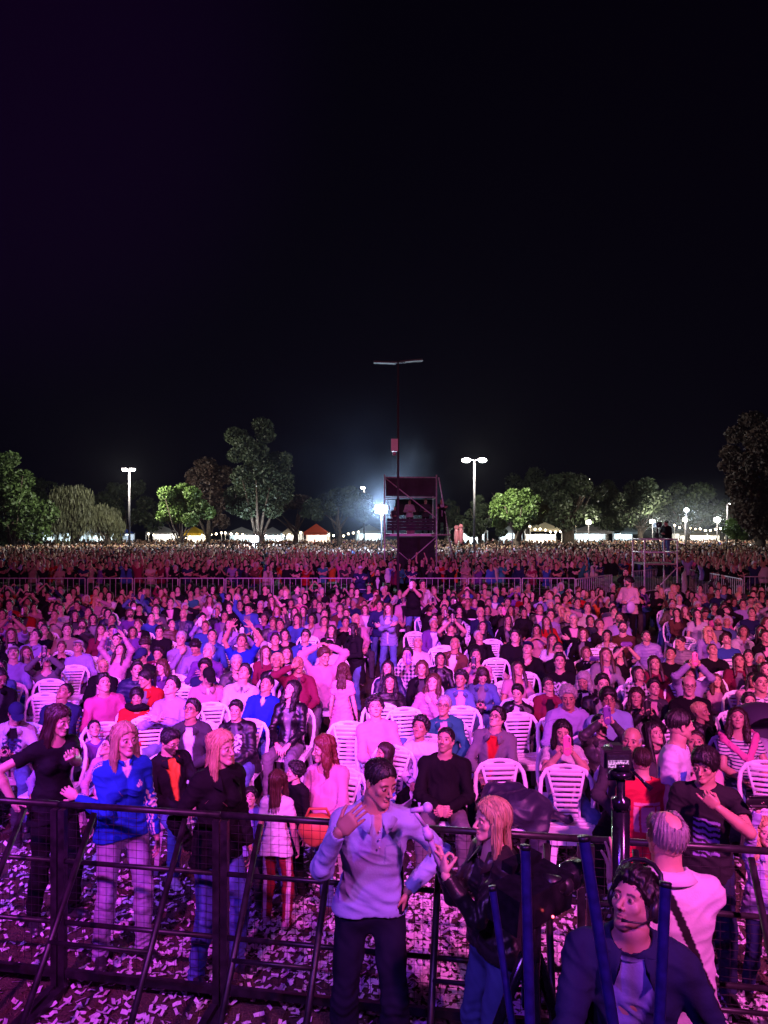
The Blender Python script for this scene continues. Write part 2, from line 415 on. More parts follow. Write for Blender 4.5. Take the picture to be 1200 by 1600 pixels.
# ------------------------------------------------------------------ people
def rotm(yaw=0, pitch=0, roll=0):     # yaw about z, pitch > 0 looks up (figure faces -Y)
    return (Matrix.Rotation(math.radians(yaw), 3, 'Z') @ Matrix.Rotation(math.radians(-pitch), 3, 'X') @ Matrix.Rotation(math.radians(roll), 3, 'Y'))
_heads = {}
def head_geo(kind='m', h=0.005, beard=0, mouth=0, seed=0):
    key = (kind, h, beard, mouth, seed)
    if key in _heads: return _heads[key]
    r = random.Random(seed * 7 + (kind == 'f'))
    J = {'m': 1.0, 'f': 0.88, 'c': 0.84}[kind] * r.uniform(0.95, 1.06); nz = {'m': 1.0, 'f': 0.82, 'c': 0.7}[kind] * r.uniform(0.9, 1.15)
    ck = r.uniform(0.92, 1.1) * (1.08 if kind == 'c' else 1); ch = r.uniform(-0.004, 0.005)
    P = [('+', 0, _ell((0, .012, .035), (.074, .093, .080))),
         ('+', .03, _ell((0, -.034, -.028), (.058 * (J + 1) / 2, .050, .072))),
         ('+', .02, _ell((0, .02, -.02), (.064, .07, .06)))]
    for s in (-1, 1):
        P += [('+', .025, _seg((s * .050 * J, .002, -.052), (s * .014, -.066, -.096 + ch), .021, .016)),
              ('+', .015, _ell((s * .041, -.060, -.022), (.018 * ck, .015, .018)))]
    P += [('+', .015, _ell((0, -.072, -.098 + ch), (.021 * J, .015, .014))),
          ('+', .014, _seg((-.040, -.070, .019), (.040, -.070, .019), .0105 if kind == 'm' else .008, .0105 if kind == 'm' else .008))]
    for s in (-1, 1):
        P += [('-', .010, _ell((s * .031, -.094, .000), (.0150, .0115, .0054)))]
    P += [('+', .009, _seg((0, -.078, .010), (0, -.078 - .030 * nz, -.032), .0065, .0105 * (nz + 1) / 2))]
    for s in (-1, 1):
        P += [('+', .005, _ell((s * .011, -.094, -.037), (.0075, .009, .0075)))]
    P += [('+', .006, _seg((-.015, -.077, -.0605), (.015, -.077, -.0605), .0062, .0062)), ('+', .006, _ell((0, -.083, -.0605), (.013, .006, .005))),
          ('+', .006, _ell((0, -.082, -.0705), (.017, .0075, .0065)))]
    if mouth: P += [('-', .002, _ell((0, -.088, -.067), (.014, .014, .006 * mouth)))]
    else: P += [('-', .002, _ell((0, -.092, -.0655), (.0165, .0085, .0016)))]
    for s in (-1, 1):
        P += [('+', .006, _ell((s * .075, .012, -.006), (.008, .017, .029))), ('-', .003, _ell((s * .084, .006, -.004), (.005, .009, .017)))]
    V, Q = solid(P, h)
    x, y, z = V[:, 0], V[:, 1], V[:, 2]
    def sm(v, a, b): return np.clip((v - a) / (b - a), 0, 1)
    front = sm(-y, .055, .065)
    lip = (.45 if kind == 'm' else .7) * (1 - sm(np.hypot(x / .0215, (z + .0655) / .0095), .75, 1.1)) * front
    brow = (1 - sm(np.abs(z - .0215 + np.abs(np.abs(x) - .030) * .18), .0025 if kind != 'm' else .0038, .006)) * sm(np.abs(x), .010, .014) * (1 - sm(np.abs(x), .045, .052)) * sm(-y, .03, .045)
    lash = (1 - sm(np.abs(np.hypot((np.abs(x) - .031) / 1.5, z - .001) - .0088), .0008, .003)) * (z > .001) * sm(-y, .05, .06) * (.35 if kind == 'm' else .7)
    G_ = np.maximum(brow * .9, lash * .8)
    if beard:
        bz = sm(-z, .035 if beard == 1 else .02, .05) * sm(-y, -.01, .02) * (1 - lip)
        if beard == 3: bz = (1 - sm(np.abs(z + .052), .004, .009)) * (1 - sm(np.abs(x), .024, .032)) * front      # moustache
        G_ = np.maximum(G_, bz * {1: .45, 2: .9, 3: .95}[beard])
    if mouth: G_ = np.maximum(G_, (1 - sm(np.hypot(x / .013, (z + .067) / (.006 * mouth)), .7, 1.0)) * front)
    g = G(); g.add(V, Q, M=np.stack([lip, G_, np.zeros(len(V))], 1))
    if h < 0.009:
        for s in (-1, 1):
            e = G(); e.ball((0, 0, 0), .0120, 12, 9); EV, EQ, ET, _ = e.arrays()
            gz = np.array([0.0, -1, 0.12]); gz /= np.linalg.norm(gz)
            dd = (EV / .0120) @ gz; M = np.zeros((len(EV), 3)); M[:, 2] = (dd < .66) * .16; M[:, 1] = (dd >= .66) * .9
            g.add(EV + (s * .031, -.0765, .000), EQ, ET, M)
    _heads[key] = g
    return g

_hair = {}
def hair_mesh(kind, h=0.006):
    if (kind, h) in _hair: return _hair[(kind, h)]
    cap = {'crop': .006, 'short': .013, 'messy': .020, 'fringe': .017, 'curly': .030, 'afro': .040, 'bald': .005, 'monk': .010, 'cap': .007}.get(kind, .012)
    P = [('+', 0, _ell((0, .014, .036), (.074 + cap, .094 + cap, .080 + cap * 1.15)))]
    if kind in ('short', 'messy', 'fringe'): P += [('+', .02, _ell((0, -.03, .098), (.056, .055, .024 + cap * .6)))]
    if kind == 'fringe': P += [('+', .015, _ell((0, -.075, .062), (.060, .026, .030)))]
    hl = .073 if kind in ('long', 'wavy', 'bob', 'pony', 'bun', 'blonde') else .079
    def cut(A, X, Y, Z):
        pl = -((Y + .085) * 1.15 + (Z - hl) + .10 * np.maximum(np.abs(X) - .045, 0) * 4 * (Y < -.02)) * .66
        if kind == 'fringe': pl = -((Y + .085) * 1.15 + (Z - .040)) * .66
        if kind in ('curly', 'afro'): pl = -((Y + .075) * 1.0 + (Z - .070)) * .66
        A = np.maximum(A, pl); A = np.maximum(A, -(Z + (.075 if kind in ('curly', 'afro') else .055)))
        if kind == 'bald': A = np.maximum(A, Z - .045 + .35 * np.maximum(-Y - .0, 0))
        if kind == 'monk': A = np.maximum(A, -_ev(_ell((0, .06, .12), (.040, .050, .060)), X, Y, Z)); A = np.maximum(A, -_ev(_ell((0, -.05, .13), (.050, .07, .060)), X, Y, Z))
        # keep out of the face
        f = -(np.sqrt((X / .066) ** 2 + ((Y + .105) / .060) ** 2 + ((Z + .035) / .095) ** 2) - 1) * .06
        A = np.maximum(A, f)
        if kind in ('long', 'wavy', 'bob', 'twin'):
            L = {'long': .30, 'wavy': .25, 'bob': .13}[kind]; wv_ = .018 if kind == 'wavy' else 0
            for s in (-1, 1):
                a_, b_, c_ = (s * .074, .0, .045), (s * .086, -.008, -.10 if L > .2 else -.06), (s * (.095 if L > .2 else .075), -.02, .03 - L)
                for p in (_seg(a_, b_, .036, .034 + wv_, (1, 0, 0), .60), _seg(b_, c_, .027 + wv_, .018 + wv_ * .6, (0, 1, 0), .7)):
                    d = _ev(p, X, Y, Z); hh = np.clip(.5 + .5 * (A - d) / .02, 0, 1); A = A * (1 - hh) + d * hh - .02 * hh * (1 - hh)
            p = _seg((0, .075, .03), (0, .105, .03 - L), .060, .066 + wv_, (0, 1, 0), .42)
            d = _ev(p, X, Y, Z); hh = np.clip(.5 + .5 * (A - d) / .03, 0, 1); A = A * (1 - hh) + d * hh - .03 * hh * (1 - hh)
            p = _ell((0, -.075, -.045), (.058, .075, .095)); A = np.maximum(A, -_ev(p, X, Y, Z))
        if kind == 'pony':
            for p in (_seg((0, .10, .06), (0, .15, .0), .020, .026), _seg((0, .15, .0), (0, .135, -.15), .026, .012)):
                d = _ev(p, X, Y, Z); A = np.minimum(A, d)
        if kind == 'bun':
            A = np.minimum(A, _ev(_ell((0, .07, .125), (.036, .034, .032)), X, Y, Z))
        return A
    # widen the sampled box for tails and curtains
    if kind in ('long', 'wavy', 'bob'): P += [('+', 0, _ell((0, .06, -.28 if kind != 'bob' else -.12), (.001, .001, .001))), ('+', 0, _ell((.135, .1, 0), (.001,) * 3)), ('+', 0, _ell((-.135, .1, 0), (.001,) * 3))]
    if kind == 'pony': P += [('+', 0, _ell((0, .17, -.16), (.001,) * 3))]
    if kind == 'bun': P += [('+', 0, _ell((0, .07, .155), (.001,) * 3))]
    V, Q = solid(P, h, cut)
    N = vnormals(V, Q); th = np.arctan2(V[:, 0], V[:, 1] + .02)
    if kind in ('curly', 'afro'):
        dsp = wav(V, [(150, .006), (300, .004)], 5)
    elif kind == 'messy': dsp = wav(V, [(110, .005), (260, .003)], 3)
    else:
        ph = (6 * np.sin(V[:, 2] * 42 + th * 2)) if kind == 'wavy' else 1.5 * np.sin(V[:, 2] * 14)
        dsp = .0028 * np.sin(th * 23 + ph * .5 + 4 * np.sin(th * 5)) + .0018 * np.sin(th * 47 + ph) + wav(V, [(60, .002)], 4)
        if kind in ('long', 'wavy'): dsp *= 1.5
    V = V + N * dsp[:, None]
    g = G(); g.add(V, Q)
    if h < .008 and kind not in ('bald',): strands(g, V, vnormals(V, Q), kind)
    me = g.mesh('hair_' + kind, 'hair'); _hair[(kind, h)] = me
    return me
def strands(g, V, N, kind):
    r = np.random.RandomState(8); lng = kind in ('long', 'wavy', 'bob')
    n = {'long': 620, 'wavy': 560, 'bob': 420, 'crop': 260, 'monk': 260}.get(kind, 420)
    Ls = {'long': .13, 'wavy': .10, 'bob': .07, 'crop': .012, 'monk': .018, 'short': .022, 'messy': .036, 'fringe': .045, 'curly': .022, 'afro': .022}.get(kind, .03)
    ok = np.nonzero((V[:, 1] > -.03) | (V[:, 2] > .085) | ((np.abs(V[:, 0]) > .075) & (V[:, 2] < .02)))[0] if lng else np.arange(len(V)); id_ = ok[r.randint(0, len(ok), n)]; P = V[id_] - N[id_] * .003; Nn = N[id_]; S = 4
    if lng: d = np.stack([np.sign(P[:, 0]) * np.where(P[:, 2] > .06, .8, .02), .22 + 0 * P[:, 0], np.where(P[:, 2] > .08, -.4, -1.0)], 1)
    else:
        fr = (P[:, 1] < -.03); d = np.stack([P[:, 0] * 6 + .25, np.where(fr, -.25 if kind == 'fringe' else .55, .5), np.where(fr, -.8 if kind == 'fringe' else .55, -.7)], 1)
    d += r.normal(0, (.14 if kind == 'wavy' else .07) if lng else (.2 if kind in ('short', 'crop', 'monk') else .4), d.shape); d -= (d * Nn).sum(1)[:, None] * Nn * .85; d /= np.linalg.norm(d, axis=1)[:, None]
    L = Ls * r.uniform(.5, 1.3, n); W = (.0032 if lng else .0026) * r.uniform(.6, 1.3, n); ph = r.rand(n) * 6
    VV = []; p = P + Nn * .004; nn = Nn.copy(); dd = d.copy()
    for k in range(S + 1):
        t_ = k / S
        side = np.cross(dd, nn); side /= np.linalg.norm(side, axis=1)[:, None] + 1e-9
        w_ = (W * (1 - t_ * .8))[:, None]; q = p + side * (np.sin(ph + t_ * (9 if kind == 'wavy' else 3)) * (.006 if kind == 'wavy' else .0025) * t_)[:, None]
        VV += [q - side * w_, q + side * w_]
        p = p + dd * (L / S)[:, None]
        j = np.argmin(((p[:, None, :] - V[None, ::3]) ** 2).sum(2), 1) * 3
        off = ((p - V[j]) * N[j]).sum(1); lift = .003 + (.002 if lng else (.004 if kind in ('short', 'crop', 'monk') else .009)) * t_; far_ = np.linalg.norm(p - V[j], axis=1) < .03
        p = p - N[j] * ((off - lift) * far_)[:, None]; nn = np.where(far_[:, None], N[j], nn)
        dd = dd + np.array([0, 0, -.45 if lng else -.12]); dd -= (dd * nn).sum(1)[:, None] * nn * (1 if lng else .7); dd /= np.linalg.norm(dd, axis=1)[:, None] + 1e-9
    A = np.stack(VV, 1).reshape(-1, 3); o_ = (np.arange(n) * (2 * S + 2))[:, None]
    g.add(A, np.concatenate([o_ + [2 * k, 2 * k + 1, 2 * k + 3, 2 * k + 2] for k in range(S)]))
_capm = None
def cap_mesh():
    global _capm
    if _capm: return _capm
    def cut(A, X, Y, Z):
        A = np.maximum(A, -(Z - .040)); A = np.minimum(A, np.maximum(_ev(_ell((0, -.10, .046), (.070, .085, .010)), X, Y, Z), Y + .04))
        return A
    V, Q = solid([('+', 0, _ell((0, .012, .045), (.086, .106, .088))), ('+', 0, _ell((0, -.10, .046), (.070, .085, .010)))], .006, cut)
    g = G(); g.add(V, Q); _capm = g.mesh('cap', 'fabric', mask=True); return _capm

_hands = {}
def hand_geo(kind, side, h=0.0055):
    key = (kind, side, h)
    if key in _hands: return _hands[key]
    curl = {'open': (.12, .12, .15, .22), 'relax': (.45, .5, .55, .62), 'grip': (1.15, 1.2, 1.25, 1.3), 'phone': (.8, .85, .9, 1.0), 'point': (.1, 1.3, 1.35, 1.4), 'horns': (1.3, 1.3, 1.35, .2)}[kind]
    spread = {'open': .13, 'relax': .05}.get(kind, .03)
    P = [('+', 0, _seg((0, -.01, 0), (0, .03, 0), .024, .030, (0, 0, 1), .62)), ('+', .012, _seg((-.018, .035, 0), (-.022, .085, 0), .024, .017, (0, 0, 1), .68)),
         ('+', .012, _seg((.018, .035, 0), (.024, .088, 0), .024, .017, (0, 0, 1), .68)), ('+', .012, _seg((.0, .035, 0), (.0, .088, 0), .024, .018, (0, 0, 1), .68))]
    L = [(.040, .025, .020), (.045, .029, .021), (.042, .027, .020), (.033, .020, .018)]
    for i in range(4):
        x = .030 - .0195 * i; y = [.088, .092, .088, .078][i]; a = 0.0; az = (1.5 - i) * spread
        p = np.array([x, y, 0.0])
        for j in range(3):
            a += curl[i] * (.8, 1.0, .75)[j]
            d = np.array([math.sin(az) * math.cos(a), math.cos(az) * math.cos(a), -math.sin(a)])
            q = p + d * L[i][j]; r_ = .0088 - .0009 * j
            P.append(('+', .004 if j == 0 else .002, _seg(p, q, r_, r_ - .0009))); p = q
    p = np.array([.026, .022, -.006])
    tdir = {'open': [(.78, .6, -.15), (.5, .85, -.1)], 'relax': [(.6, .72, -.4), (.35, .9, -.4)], 'horns': [(.2, .6, -.8), (-.5, .5, -.6)]}.get(kind, [(.45, .65, -.65), (-.1, .75, -.7)])
    for j, (d, l_, r_) in enumerate(zip([tdir[0], tdir[0], tdir[1]], (.030, .030, .027), (.0135, .0105, .0095))):
        d = np.array(d); d = d / np.linalg.norm(d); q = p + d * l_
        P.append(('+', .009 if j == 0 else .003, _seg(p, q, r_, r_ - .0015))); p = q
    V, Q = solid(P, h)
    if side < 0: V = V * (-1, 1, 1); Q = Q[:, ::-1]
    g = G(); g.add(V, Q); _hands[key] = g
    return g
def ik(a, c, l1, l2, hint):
    d = c - a; L = np.linalg.norm(d); d = d / L
    if L > l1 + l2 - .004: L = l1 + l2 - .004; c = a + d * L
    if L < .10: L = .10; c = a + d * L
    x = (l1 * l1 - l2 * l2 + L * L) / (2 * L); hh = math.sqrt(max(l1 * l1 - x * x, 1e-6))
    u = hint - (hint @ d) * d; u /= np.linalg.norm(u) + 1e-9
    return a + d * x + u * hh, c
V3 = lambda *a: np.array(a, float)
# pose: (target, palm normal, elbow hint, hand kind) for each side; x is mirrored for the -X side
def _arm(t, n, e, k): return dict(t=V3(*t), n=V3(*n), e=V3(*e), k=k)
SIT = {
 'lap':   [_arm((.07, -.28, .64), (0, .2, -1), (1, .3, -.6), 'relax')] * 2,
 'knees': [_arm((.13, -.38, .62), (0, 0, -1), (1, .2, -.3), 'relax')] * 2,
 'clasp': [_arm((.035, -.34, .68), (-1, 0, -.3), (1, .3, -.5), 'grip')] * 2,
 'phone': [_arm((.055, -.30, 1.08), (-1, -.2, 0), (.7, -.1, -1), 'phone')] * 2,
 'phonehigh': [_arm((.06, -.24, 1.32), (-1, -.2, .1), (1, -.2, -.6), 'phone')] * 2,
 'onephone': [_arm((.06, -.34, 1.14), (-1, -.2, 0), (.7, 0, -1), 'phone'), _arm((.07, -.28, .64), (0, .2, -1), (1, .3, -.6), 'relax')],
 'clap':  [_arm((.03, -.30, .90), (-1, 0, 0), (1, .1, -.7), 'open')] * 2,
 'crossed': [_arm((-.13, -.17, .80), (0, 1, 0), (1, -.2, -.7), 'relax'), _arm((-.12, -.20, .84), (0, 1, 0), (1, -.2, -.7), 'relax')],
 'chin':  [_arm((.03, -.155, .985), (-.3, 1, .3), (.8, -.2, -1), 'relax'), _arm((.05, -.22, .70), (0, .3, -1), (1, .3, -.6), 'relax')],
 'cup':   [_arm((.060, -.16, 1.04), (-1, .6, 0), (1, 0, -.6), 'open')] * 2,
 'overhead': [_arm((.085, .03, 1.33), (0, 0, -1), (1, -.15, .1), 'relax')] * 2,
 'up':    [_arm((.17, -.10, 1.44), (-.4, -1, 0), (1, 0, .2), 'open')] * 2,
 'brow':  [_arm((.10, -.13, 1.20), (-.5, 1, 0), (1, -.1, -.5), 'relax'), _arm((.08, -.28, .64), (0, .2, -1), (1, .3, -.6), 'relax')],
 'read':  [_arm((.05, -.28, .78), (-.6, 0, .8), (1, .2, -.6), 'phone')] * 2,
 'wave':  [_arm((.28, -.10, 1.42), (0, -1, 0), (1, 0, -.3), 'open'), _arm((.08, -.28, .64), (0, .2, -1), (1, .3, -.6), 'relax')],
}
STD = {
 'stand': [_arm((.24, -.06, .80), (-1, .2, 0), (.3, 1, 0), 'relax')] * 2,
 'phone': [_arm((.05, -.34, 1.52), (-1, -.2, 0), (.8, -.1, -1), 'phone')] * 2,
 'crossed': [_arm((-.13, -.20, 1.24), (0, 1, 0), (1, -.2, -.7), 'relax'), _arm((-.12, -.23, 1.28), (0, 1, 0), (1, -.2, -.7), 'relax')],
 'front': [_arm((.07, -.26, 1.08), (-.4, 0, 1), (1, .5, -.6), 'grip')] * 2,
 'up': [_arm((.2, -.12, 1.88), (-.4, -1, 0), (1, 0, .2), 'open')] * 2,
}
def person_geo(S):
    """Geometry of one figure in its own frame (origin on the ground under the pelvis, facing -Y)."""
    h = S.get('h', .014); hc = S.get('hc', h + .001); sit = S.get('sit', True); g = S.get('g', 'm'); fat = S.get('fat', 1.0)
    sc = S.get('sc', 1.0); lean = math.radians(S.get('lean', -8 if sit else 3)); tw = math.radians(S.get('twist', 0)); side = math.radians(S.get('side', 0))
    hz = .53 if sit else .93; kid = S.get('kid', False)
    R = np.array(Matrix.Rotation(side, 3, 'Y') @ Matrix.Rotation(lean, 3, 'X'))
    RT = np.array(Matrix.Rotation(tw, 3, 'Z'))
    s = R @ V3(0, 0, 1); p0 = V3(0, .02 if sit else 0, hz); fw = RT @ (R @ V3(0, -1, 0)); xx = RT @ (R @ V3(1, 0, 0))
    W = p0 + .16 * s; C = p0 + .33 * s; NB = p0 + .495 * s + fw * .005; SH = p0 + .445 * s
    sw = (.163 if g == 'm' else .143) * (1 + (fat - 1) * .35)
    if kid: sw *= .92
    shs = {1: SH + xx * sw, -1: SH - xx * sw}
    hp = S.get('head', (0, 15, 0)); RH = rotm(hp[0] + S.get('twist', 0), hp[1], hp[2]); RHn = np.array(RH)
    NT = NB + .075 * (s * .8 + V3(0, 0, .25)) + fw * .012
    hs = (.95 if g == 'f' else .97) * S.get('hs', 1.0) * (1.12 if kid else 1)
    HC = NT + RHn @ V3(0, -.012, .092) * hs
    hl = .082 if not kid else .078
    f = fat
    # torso
    T = []
    hipw, waw, chw = (.128, .122, .145) if g == 'm' else (.124, .104, .126)
    up = R @ V3(0, -1, 0)
    T += [('+', 0, _seg(p0 - .02 * s - xx * .045, p0 - .02 * s + xx * .045, hipw * .74 * f, hipw * .74 * f, fw, .88)),
          ('+', .05, _seg(p0, W, hipw * f, waw * f, fw, .74)), ('+', .05, _seg(W, C, waw * f, chw * (1 + (f - 1) * .6), fw, .70)),
          ('+', .05, _seg(C, C + .06 * s, chw, chw * .92, fw, .68)), ('+', .05, _seg(shs[-1] - .015 * s, shs[1] - .015 * s, .048, .048)),
          ('+', .05, _seg(NB, SH + xx * sw * .75, .042, .040)), ('+', .05, _seg(NB, SH - xx * sw * .75, .042, .040))]
    if g == 'f' and not kid:
        for q in (-1, 1): T.append(('+', .03, _ell(C + fw * .072 + xx * q * .060 - s * .010, (.052, .050, .052))))
    if f > 1.08: T.append(('+', .06, _ell(W + fw * .05 * f, (.135 * f, .12 * f, .13))))
    # arms
    AR = {}; tab = (SIT if sit else STD)[S.get('pose', 'lap' if sit else 'stand')]
    over = S.get('arms', {})
    mw = S.get('_mw')                   # world to local for targets given in the place
    flip = S.get('flip', 1)
    for q in (1, -1):
        a_ = tab[0] if q * flip > 0 else tab[1]
        a_ = dict(a_)
        t_ = a_['t'] * (q, 1, 1); n_ = a_['n'] * (q, 1, 1); e_ = a_['e'] * (q, 1, 1)
        # table targets move with the leaning chest
        ref = V3(0, .02, hz + .45); t_ = t_ + (SH - ref) * .9 * (1 if t_[2] > hz + .25 else .2)
        if q in over:
            o_ = over[q]
            t_ = V3(*o_['t']) / sc if mw is None else np.array(mw @ Vector(o_['t'])) / sc
            if 'n' in o_: n_ = V3(*o_['n'])
            if 'e' in o_: e_ = V3(*o_['e'])
            a_['k'] = o_.get('k', a_['k']); a_['d'] = o_.get('d')
        el, wr = ik(shs[q], t_, .285, .255, e_)
        fd = wr - el; fd /= np.linalg.norm(fd)
        hd = fd if a_.get('d') is None else V3(*a_['d']) / np.linalg.norm(a_['d'])
        n_ = n_ - (n_ @ hd) * hd; n_ /= np.linalg.norm(n_) + 1e-9
        AR[q] = (shs[q], el, wr, hd, n_, a_['k'])
    am = 1 + (f - 1) * .5; am *= .9 if g == 'f' else 1
    # legs
    LG = {}
    hw = .088 if not kid else .08
    if sit:
        sp = S.get('spread', .07); la = S.get('legs', (0, 0)); c0 = math.cos(tw * .5)
        for q in (1, -1):
            hip = p0 - .02 * s * 0 + V3(q * hw, -.01, 0); dx = la[0 if q > 0 else 1]
            kn = hip + V3(q * sp + dx, -.425, -.01); kn = hip + (kn - hip) / np.linalg.norm(kn - hip) * .43
            an = V3(kn[0] + q * .01, kn[1] + S.get('tuck', .02), .085)
            LG[q] = (hip, kn, an, V3(q * .15, -1, 0))
    else:
        st = S.get('stance', .05); stp = S.get('step', .04)
        for q in (1, -1):
            hip = p0 + V3(q * hw, 0, -.01); ft = V3(q * (hw + st), -q * stp, .085)
            kn, an = ik(hip, ft, .43, .425, V3(q * .15, -1, 0)); LG[q] = (hip, kn, an, V3(q * .25, -1, 0))
    ln = S.get('long', True)
    out = {}
    # ---- body: one continuous surface, head and hands carried on it
    vis = S.get('full', True)
    B = []
    if vis: B += [(o, k, p) for o, k, p in T]
    else: B += T[3:7]
    B = [(o, k, (p[0], p[1], p[2], p[3] - .006, p[4] - .006, p[5], p[6]) if p[0] == 'c' else (p[0], p[1], p[2] - .004, p[3])) for o, k, p in B]
    nk = (.056 if g == 'm' else .047) * (1 + (f - 1) * .4) * (.85 if kid else 1)
    hb = HC + RHn @ V3(0, .022, -.035) * hs
    B += [('+', .03, _seg(NB - .03 * s, NT, nk * 1.08, nk)), ('+', .015, _seg(NT, hb, nk, nk * .95))]
    for q in (1, -1):
        a, e, w_, hd, n_, hk = AR[q]
        cv = .013 if not (S.get('top') in ('tee', 'dress') or S.get('shortsl')) else 0
        B += [('+', .03, _seg(a, e, .043 * am - cv, .037 * am - cv)), ('+', .012, _seg(e, e + (w_ - e) * .35, .041 * am - cv, .041 * am - cv)), ('+', .012, _seg(e + (w_ - e) * .35, w_, .041 * am - cv, .0265 * am))]
        if S.get('bare') or vis:
            hi, kn, an, fd = LG[q]
            B += [('+', .03, _seg(hi, kn, .072 * f, .050)), ('+', .012, _seg(kn, kn + (an - kn) * .35, .050, .052)), ('+', .012, _seg(kn + (an - kn) * .35, an, .052, .034))]
    V, Q = solid(B, h); gb = G()
    gb.add(V, Q)
    HM = Matrix.Translation(Vector(HC)) @ (RH.to_4x4() @ Matrix.Scale(hs, 4))
    gb.join(head_geo('c' if kid else g, S.get('hh', .005), S.get('beard', 0), S.get('mouth', 0), S.get('hseed', 0)), HM)
    hands = {}
    for q in (1, -1):
        a, e, w_, hd, n_, hk = AR[q]
        y = hd; z = -n_; x = np.cross(y, z)
        M = Matrix([(x[0], y[0], z[0], w_[0]), (x[1], y[1], z[1], w_[1]), (x[2], y[2], z[2], w_[2]), (0, 0, 0, 1)])
        sh = .97 if g == 'm' else .9
        if kid: sh *= .88
        gb.join(hand_geo(hk, q, S.get('hh', .005) + .0005), M @ Matrix.Scale(sh, 4))
        hands[q] = (w_ + hd * .085 * sh, hd, n_)
    out['body'] = gb
    # ---- top garment
    top = S.get('top', 'sweater'); infl = {'tee': .012, 'polo': .013, 'dress': .012, 'sweater': .017, 'hoodie': .022, 'jacket': .022, 'coat': .026, 'puffer': .032, 'zip': .020, 'leather': .018, 'shirt': .014, 'bulky': .03}[top]
    shortsl = top in ('tee', 'dress') or S.get('shortsl')
    def infp(p, d): return (p[0], p[1], p[2], p[3] + d, p[4] + d, p[5], p[6]) if p[0] == 'c' else (p[0], p[1], p[2] + d, p[3])
    Tp = [(o, k, infp(p, infl)) for o, k, p in T]
    hem = .10 if not sit else .015
    if top == 'coat': hem = .34 if not sit else .05
    if top == 'leather': hem = .0
    if top == 'dress': hem = .38 if not sit else .12
    if top == 'puffer' and not sit: hem = .14
    hem = S.get('hem', hem)
    for q in (-1, 1): Tp.append(('+', .03, _seg(p0 + s * .08 + xx * q * .025, p0 - s * (hem + .03) + xx * q * .058, (hipw + infl * .6 - .006) * f, (hipw + infl * .6 + (.07 if top == 'dress' else .004)) * f, fw, .90)))
    Tp.append(('-', .004, _seg(p0 - s * (hem + .5), p0 - s * (hem + .52), .5, .5)))
    for q in (1, -1):
        a, e, w_, hd, n_, hk = AR[q]; sl = infl * .62
        if shortsl:
            m_ = a + (e - a) * .62; Tp.append(('+', .03, _seg(a, m_, .052 * am + sl, .050 * am + sl + .006)))
        else:
            cf = w_ - (w_ - e) * .03; md = e + (w_ - e) * .55
            Tp += [('+', .03, _seg(a, e, .044 * am + sl, .040 * am + sl)), ('+', .012, _seg(e, md, .040 * am + sl, .035 * am + sl)),
                   ('+', .01, _ell(e, (.048 * am + sl,) * 3)), ('+', .01, _seg(md, cf, .035 * am + sl, .029 * am + (sl * .8 if top != 'jacket' else sl)))]
            if top in ('hoodie', 'sweater', 'puffer', 'bulky'): Tp.append(('+', .006, _seg(cf - (cf - e) * .16, cf, .034 * am + sl * .9, .031 * am + sl * .5)))
            cd_ = (cf - e) / np.linalg.norm(cf - e)
            Tp.append(('-', .004, _seg(cf + cd_ * .030, cf + cd_ * .10, .045, .06)))
        if shortsl:
            cd_ = (e - a) / np.linalg.norm(e - a); m2 = m_ + cd_ * (.052 * am + sl + .004)
            Tp.append(('-', .006, _seg(m2, m2 + cd_ * .2, .085, .085)))
    nrad = nk + (.012 if top not in ('shirt',) else .010)
    wide = .016 if (g == 'f' and top in ('tee', 'sweater', 'shirt', 'dress', 'leather')) else 0
    Tp.append(('-', .012, _seg(NB + s * (.012 - wide * .5) + fw * wide, NT + s * .08, nrad + wide, nrad + wide + .02)))
    if top in ('jacket', 'zip', 'polo', 'coat', 'puffer', 'leather', 'shirt') and h < .0145:
        A0, st_, fo, dr = {'polo': (20, .020, .046, .030), 'shirt': (18, .020, .044, .030), 'jacket': (30, .026, .055, .040), 'coat': (30, .024, .064, .055), 'leather': (36, .016, .050, .050), 'zip': (16, .042, .006, -.006), 'puffer': (10, .050, .010, -.008)}[top]
        rows_ = []; K_ = 26; n0 = NB + s * .026
        for i in range(K_ + 1):
            a_ = math.radians(A0 + (360 - 2 * A0) * i / K_); c_, s2_ = math.cos(a_), math.sin(a_); fr = max(0, c_); rad = fw * c_ * (1 + .12 * fr) + xx * s2_
            tip = max(0, 1 - abs(min(i, K_ - i)) / 3.0)
            base_ = n0 - s * (.030 * fr)
            p1 = base_ + rad * (nk + .012) - s * .035; p2 = base_ + rad * (nk + .016) + s * st_ * (1 - .35 * fr); p3 = base_ + rad * (nk + .022) + s * (st_ + .002) * (1 - .35 * fr)
            p4 = base_ + rad * (nk + .022 + fo) + s * (st_ * .5 - dr * (1 + .5 * fr)) + fw * .022 * tip - s * .014 * tip
            p5 = p4 - rad * .004 - s * .004
            rows_ += [p1, p2, p3, p4, p5, base_ + rad * (nk + .020) - s * .02]
        gc = G(); o6 = [[6 * i + j, 6 * i + (j + 1) % 6, 6 * (i + 1) + (j + 1) % 6, 6 * (i + 1) + j] for i in range(K_) for j in range(6)]
        o6 += [[0, 3, 2, 1], [0, 5, 4, 3], [6 * K_, 6 * K_ + 1, 6 * K_ + 2, 6 * K_ + 3], [6 * K_, 6 * K_ + 3, 6 * K_ + 4, 6 * K_ + 5]]
        gc.add(rows_, o6); out['collar'] = gc
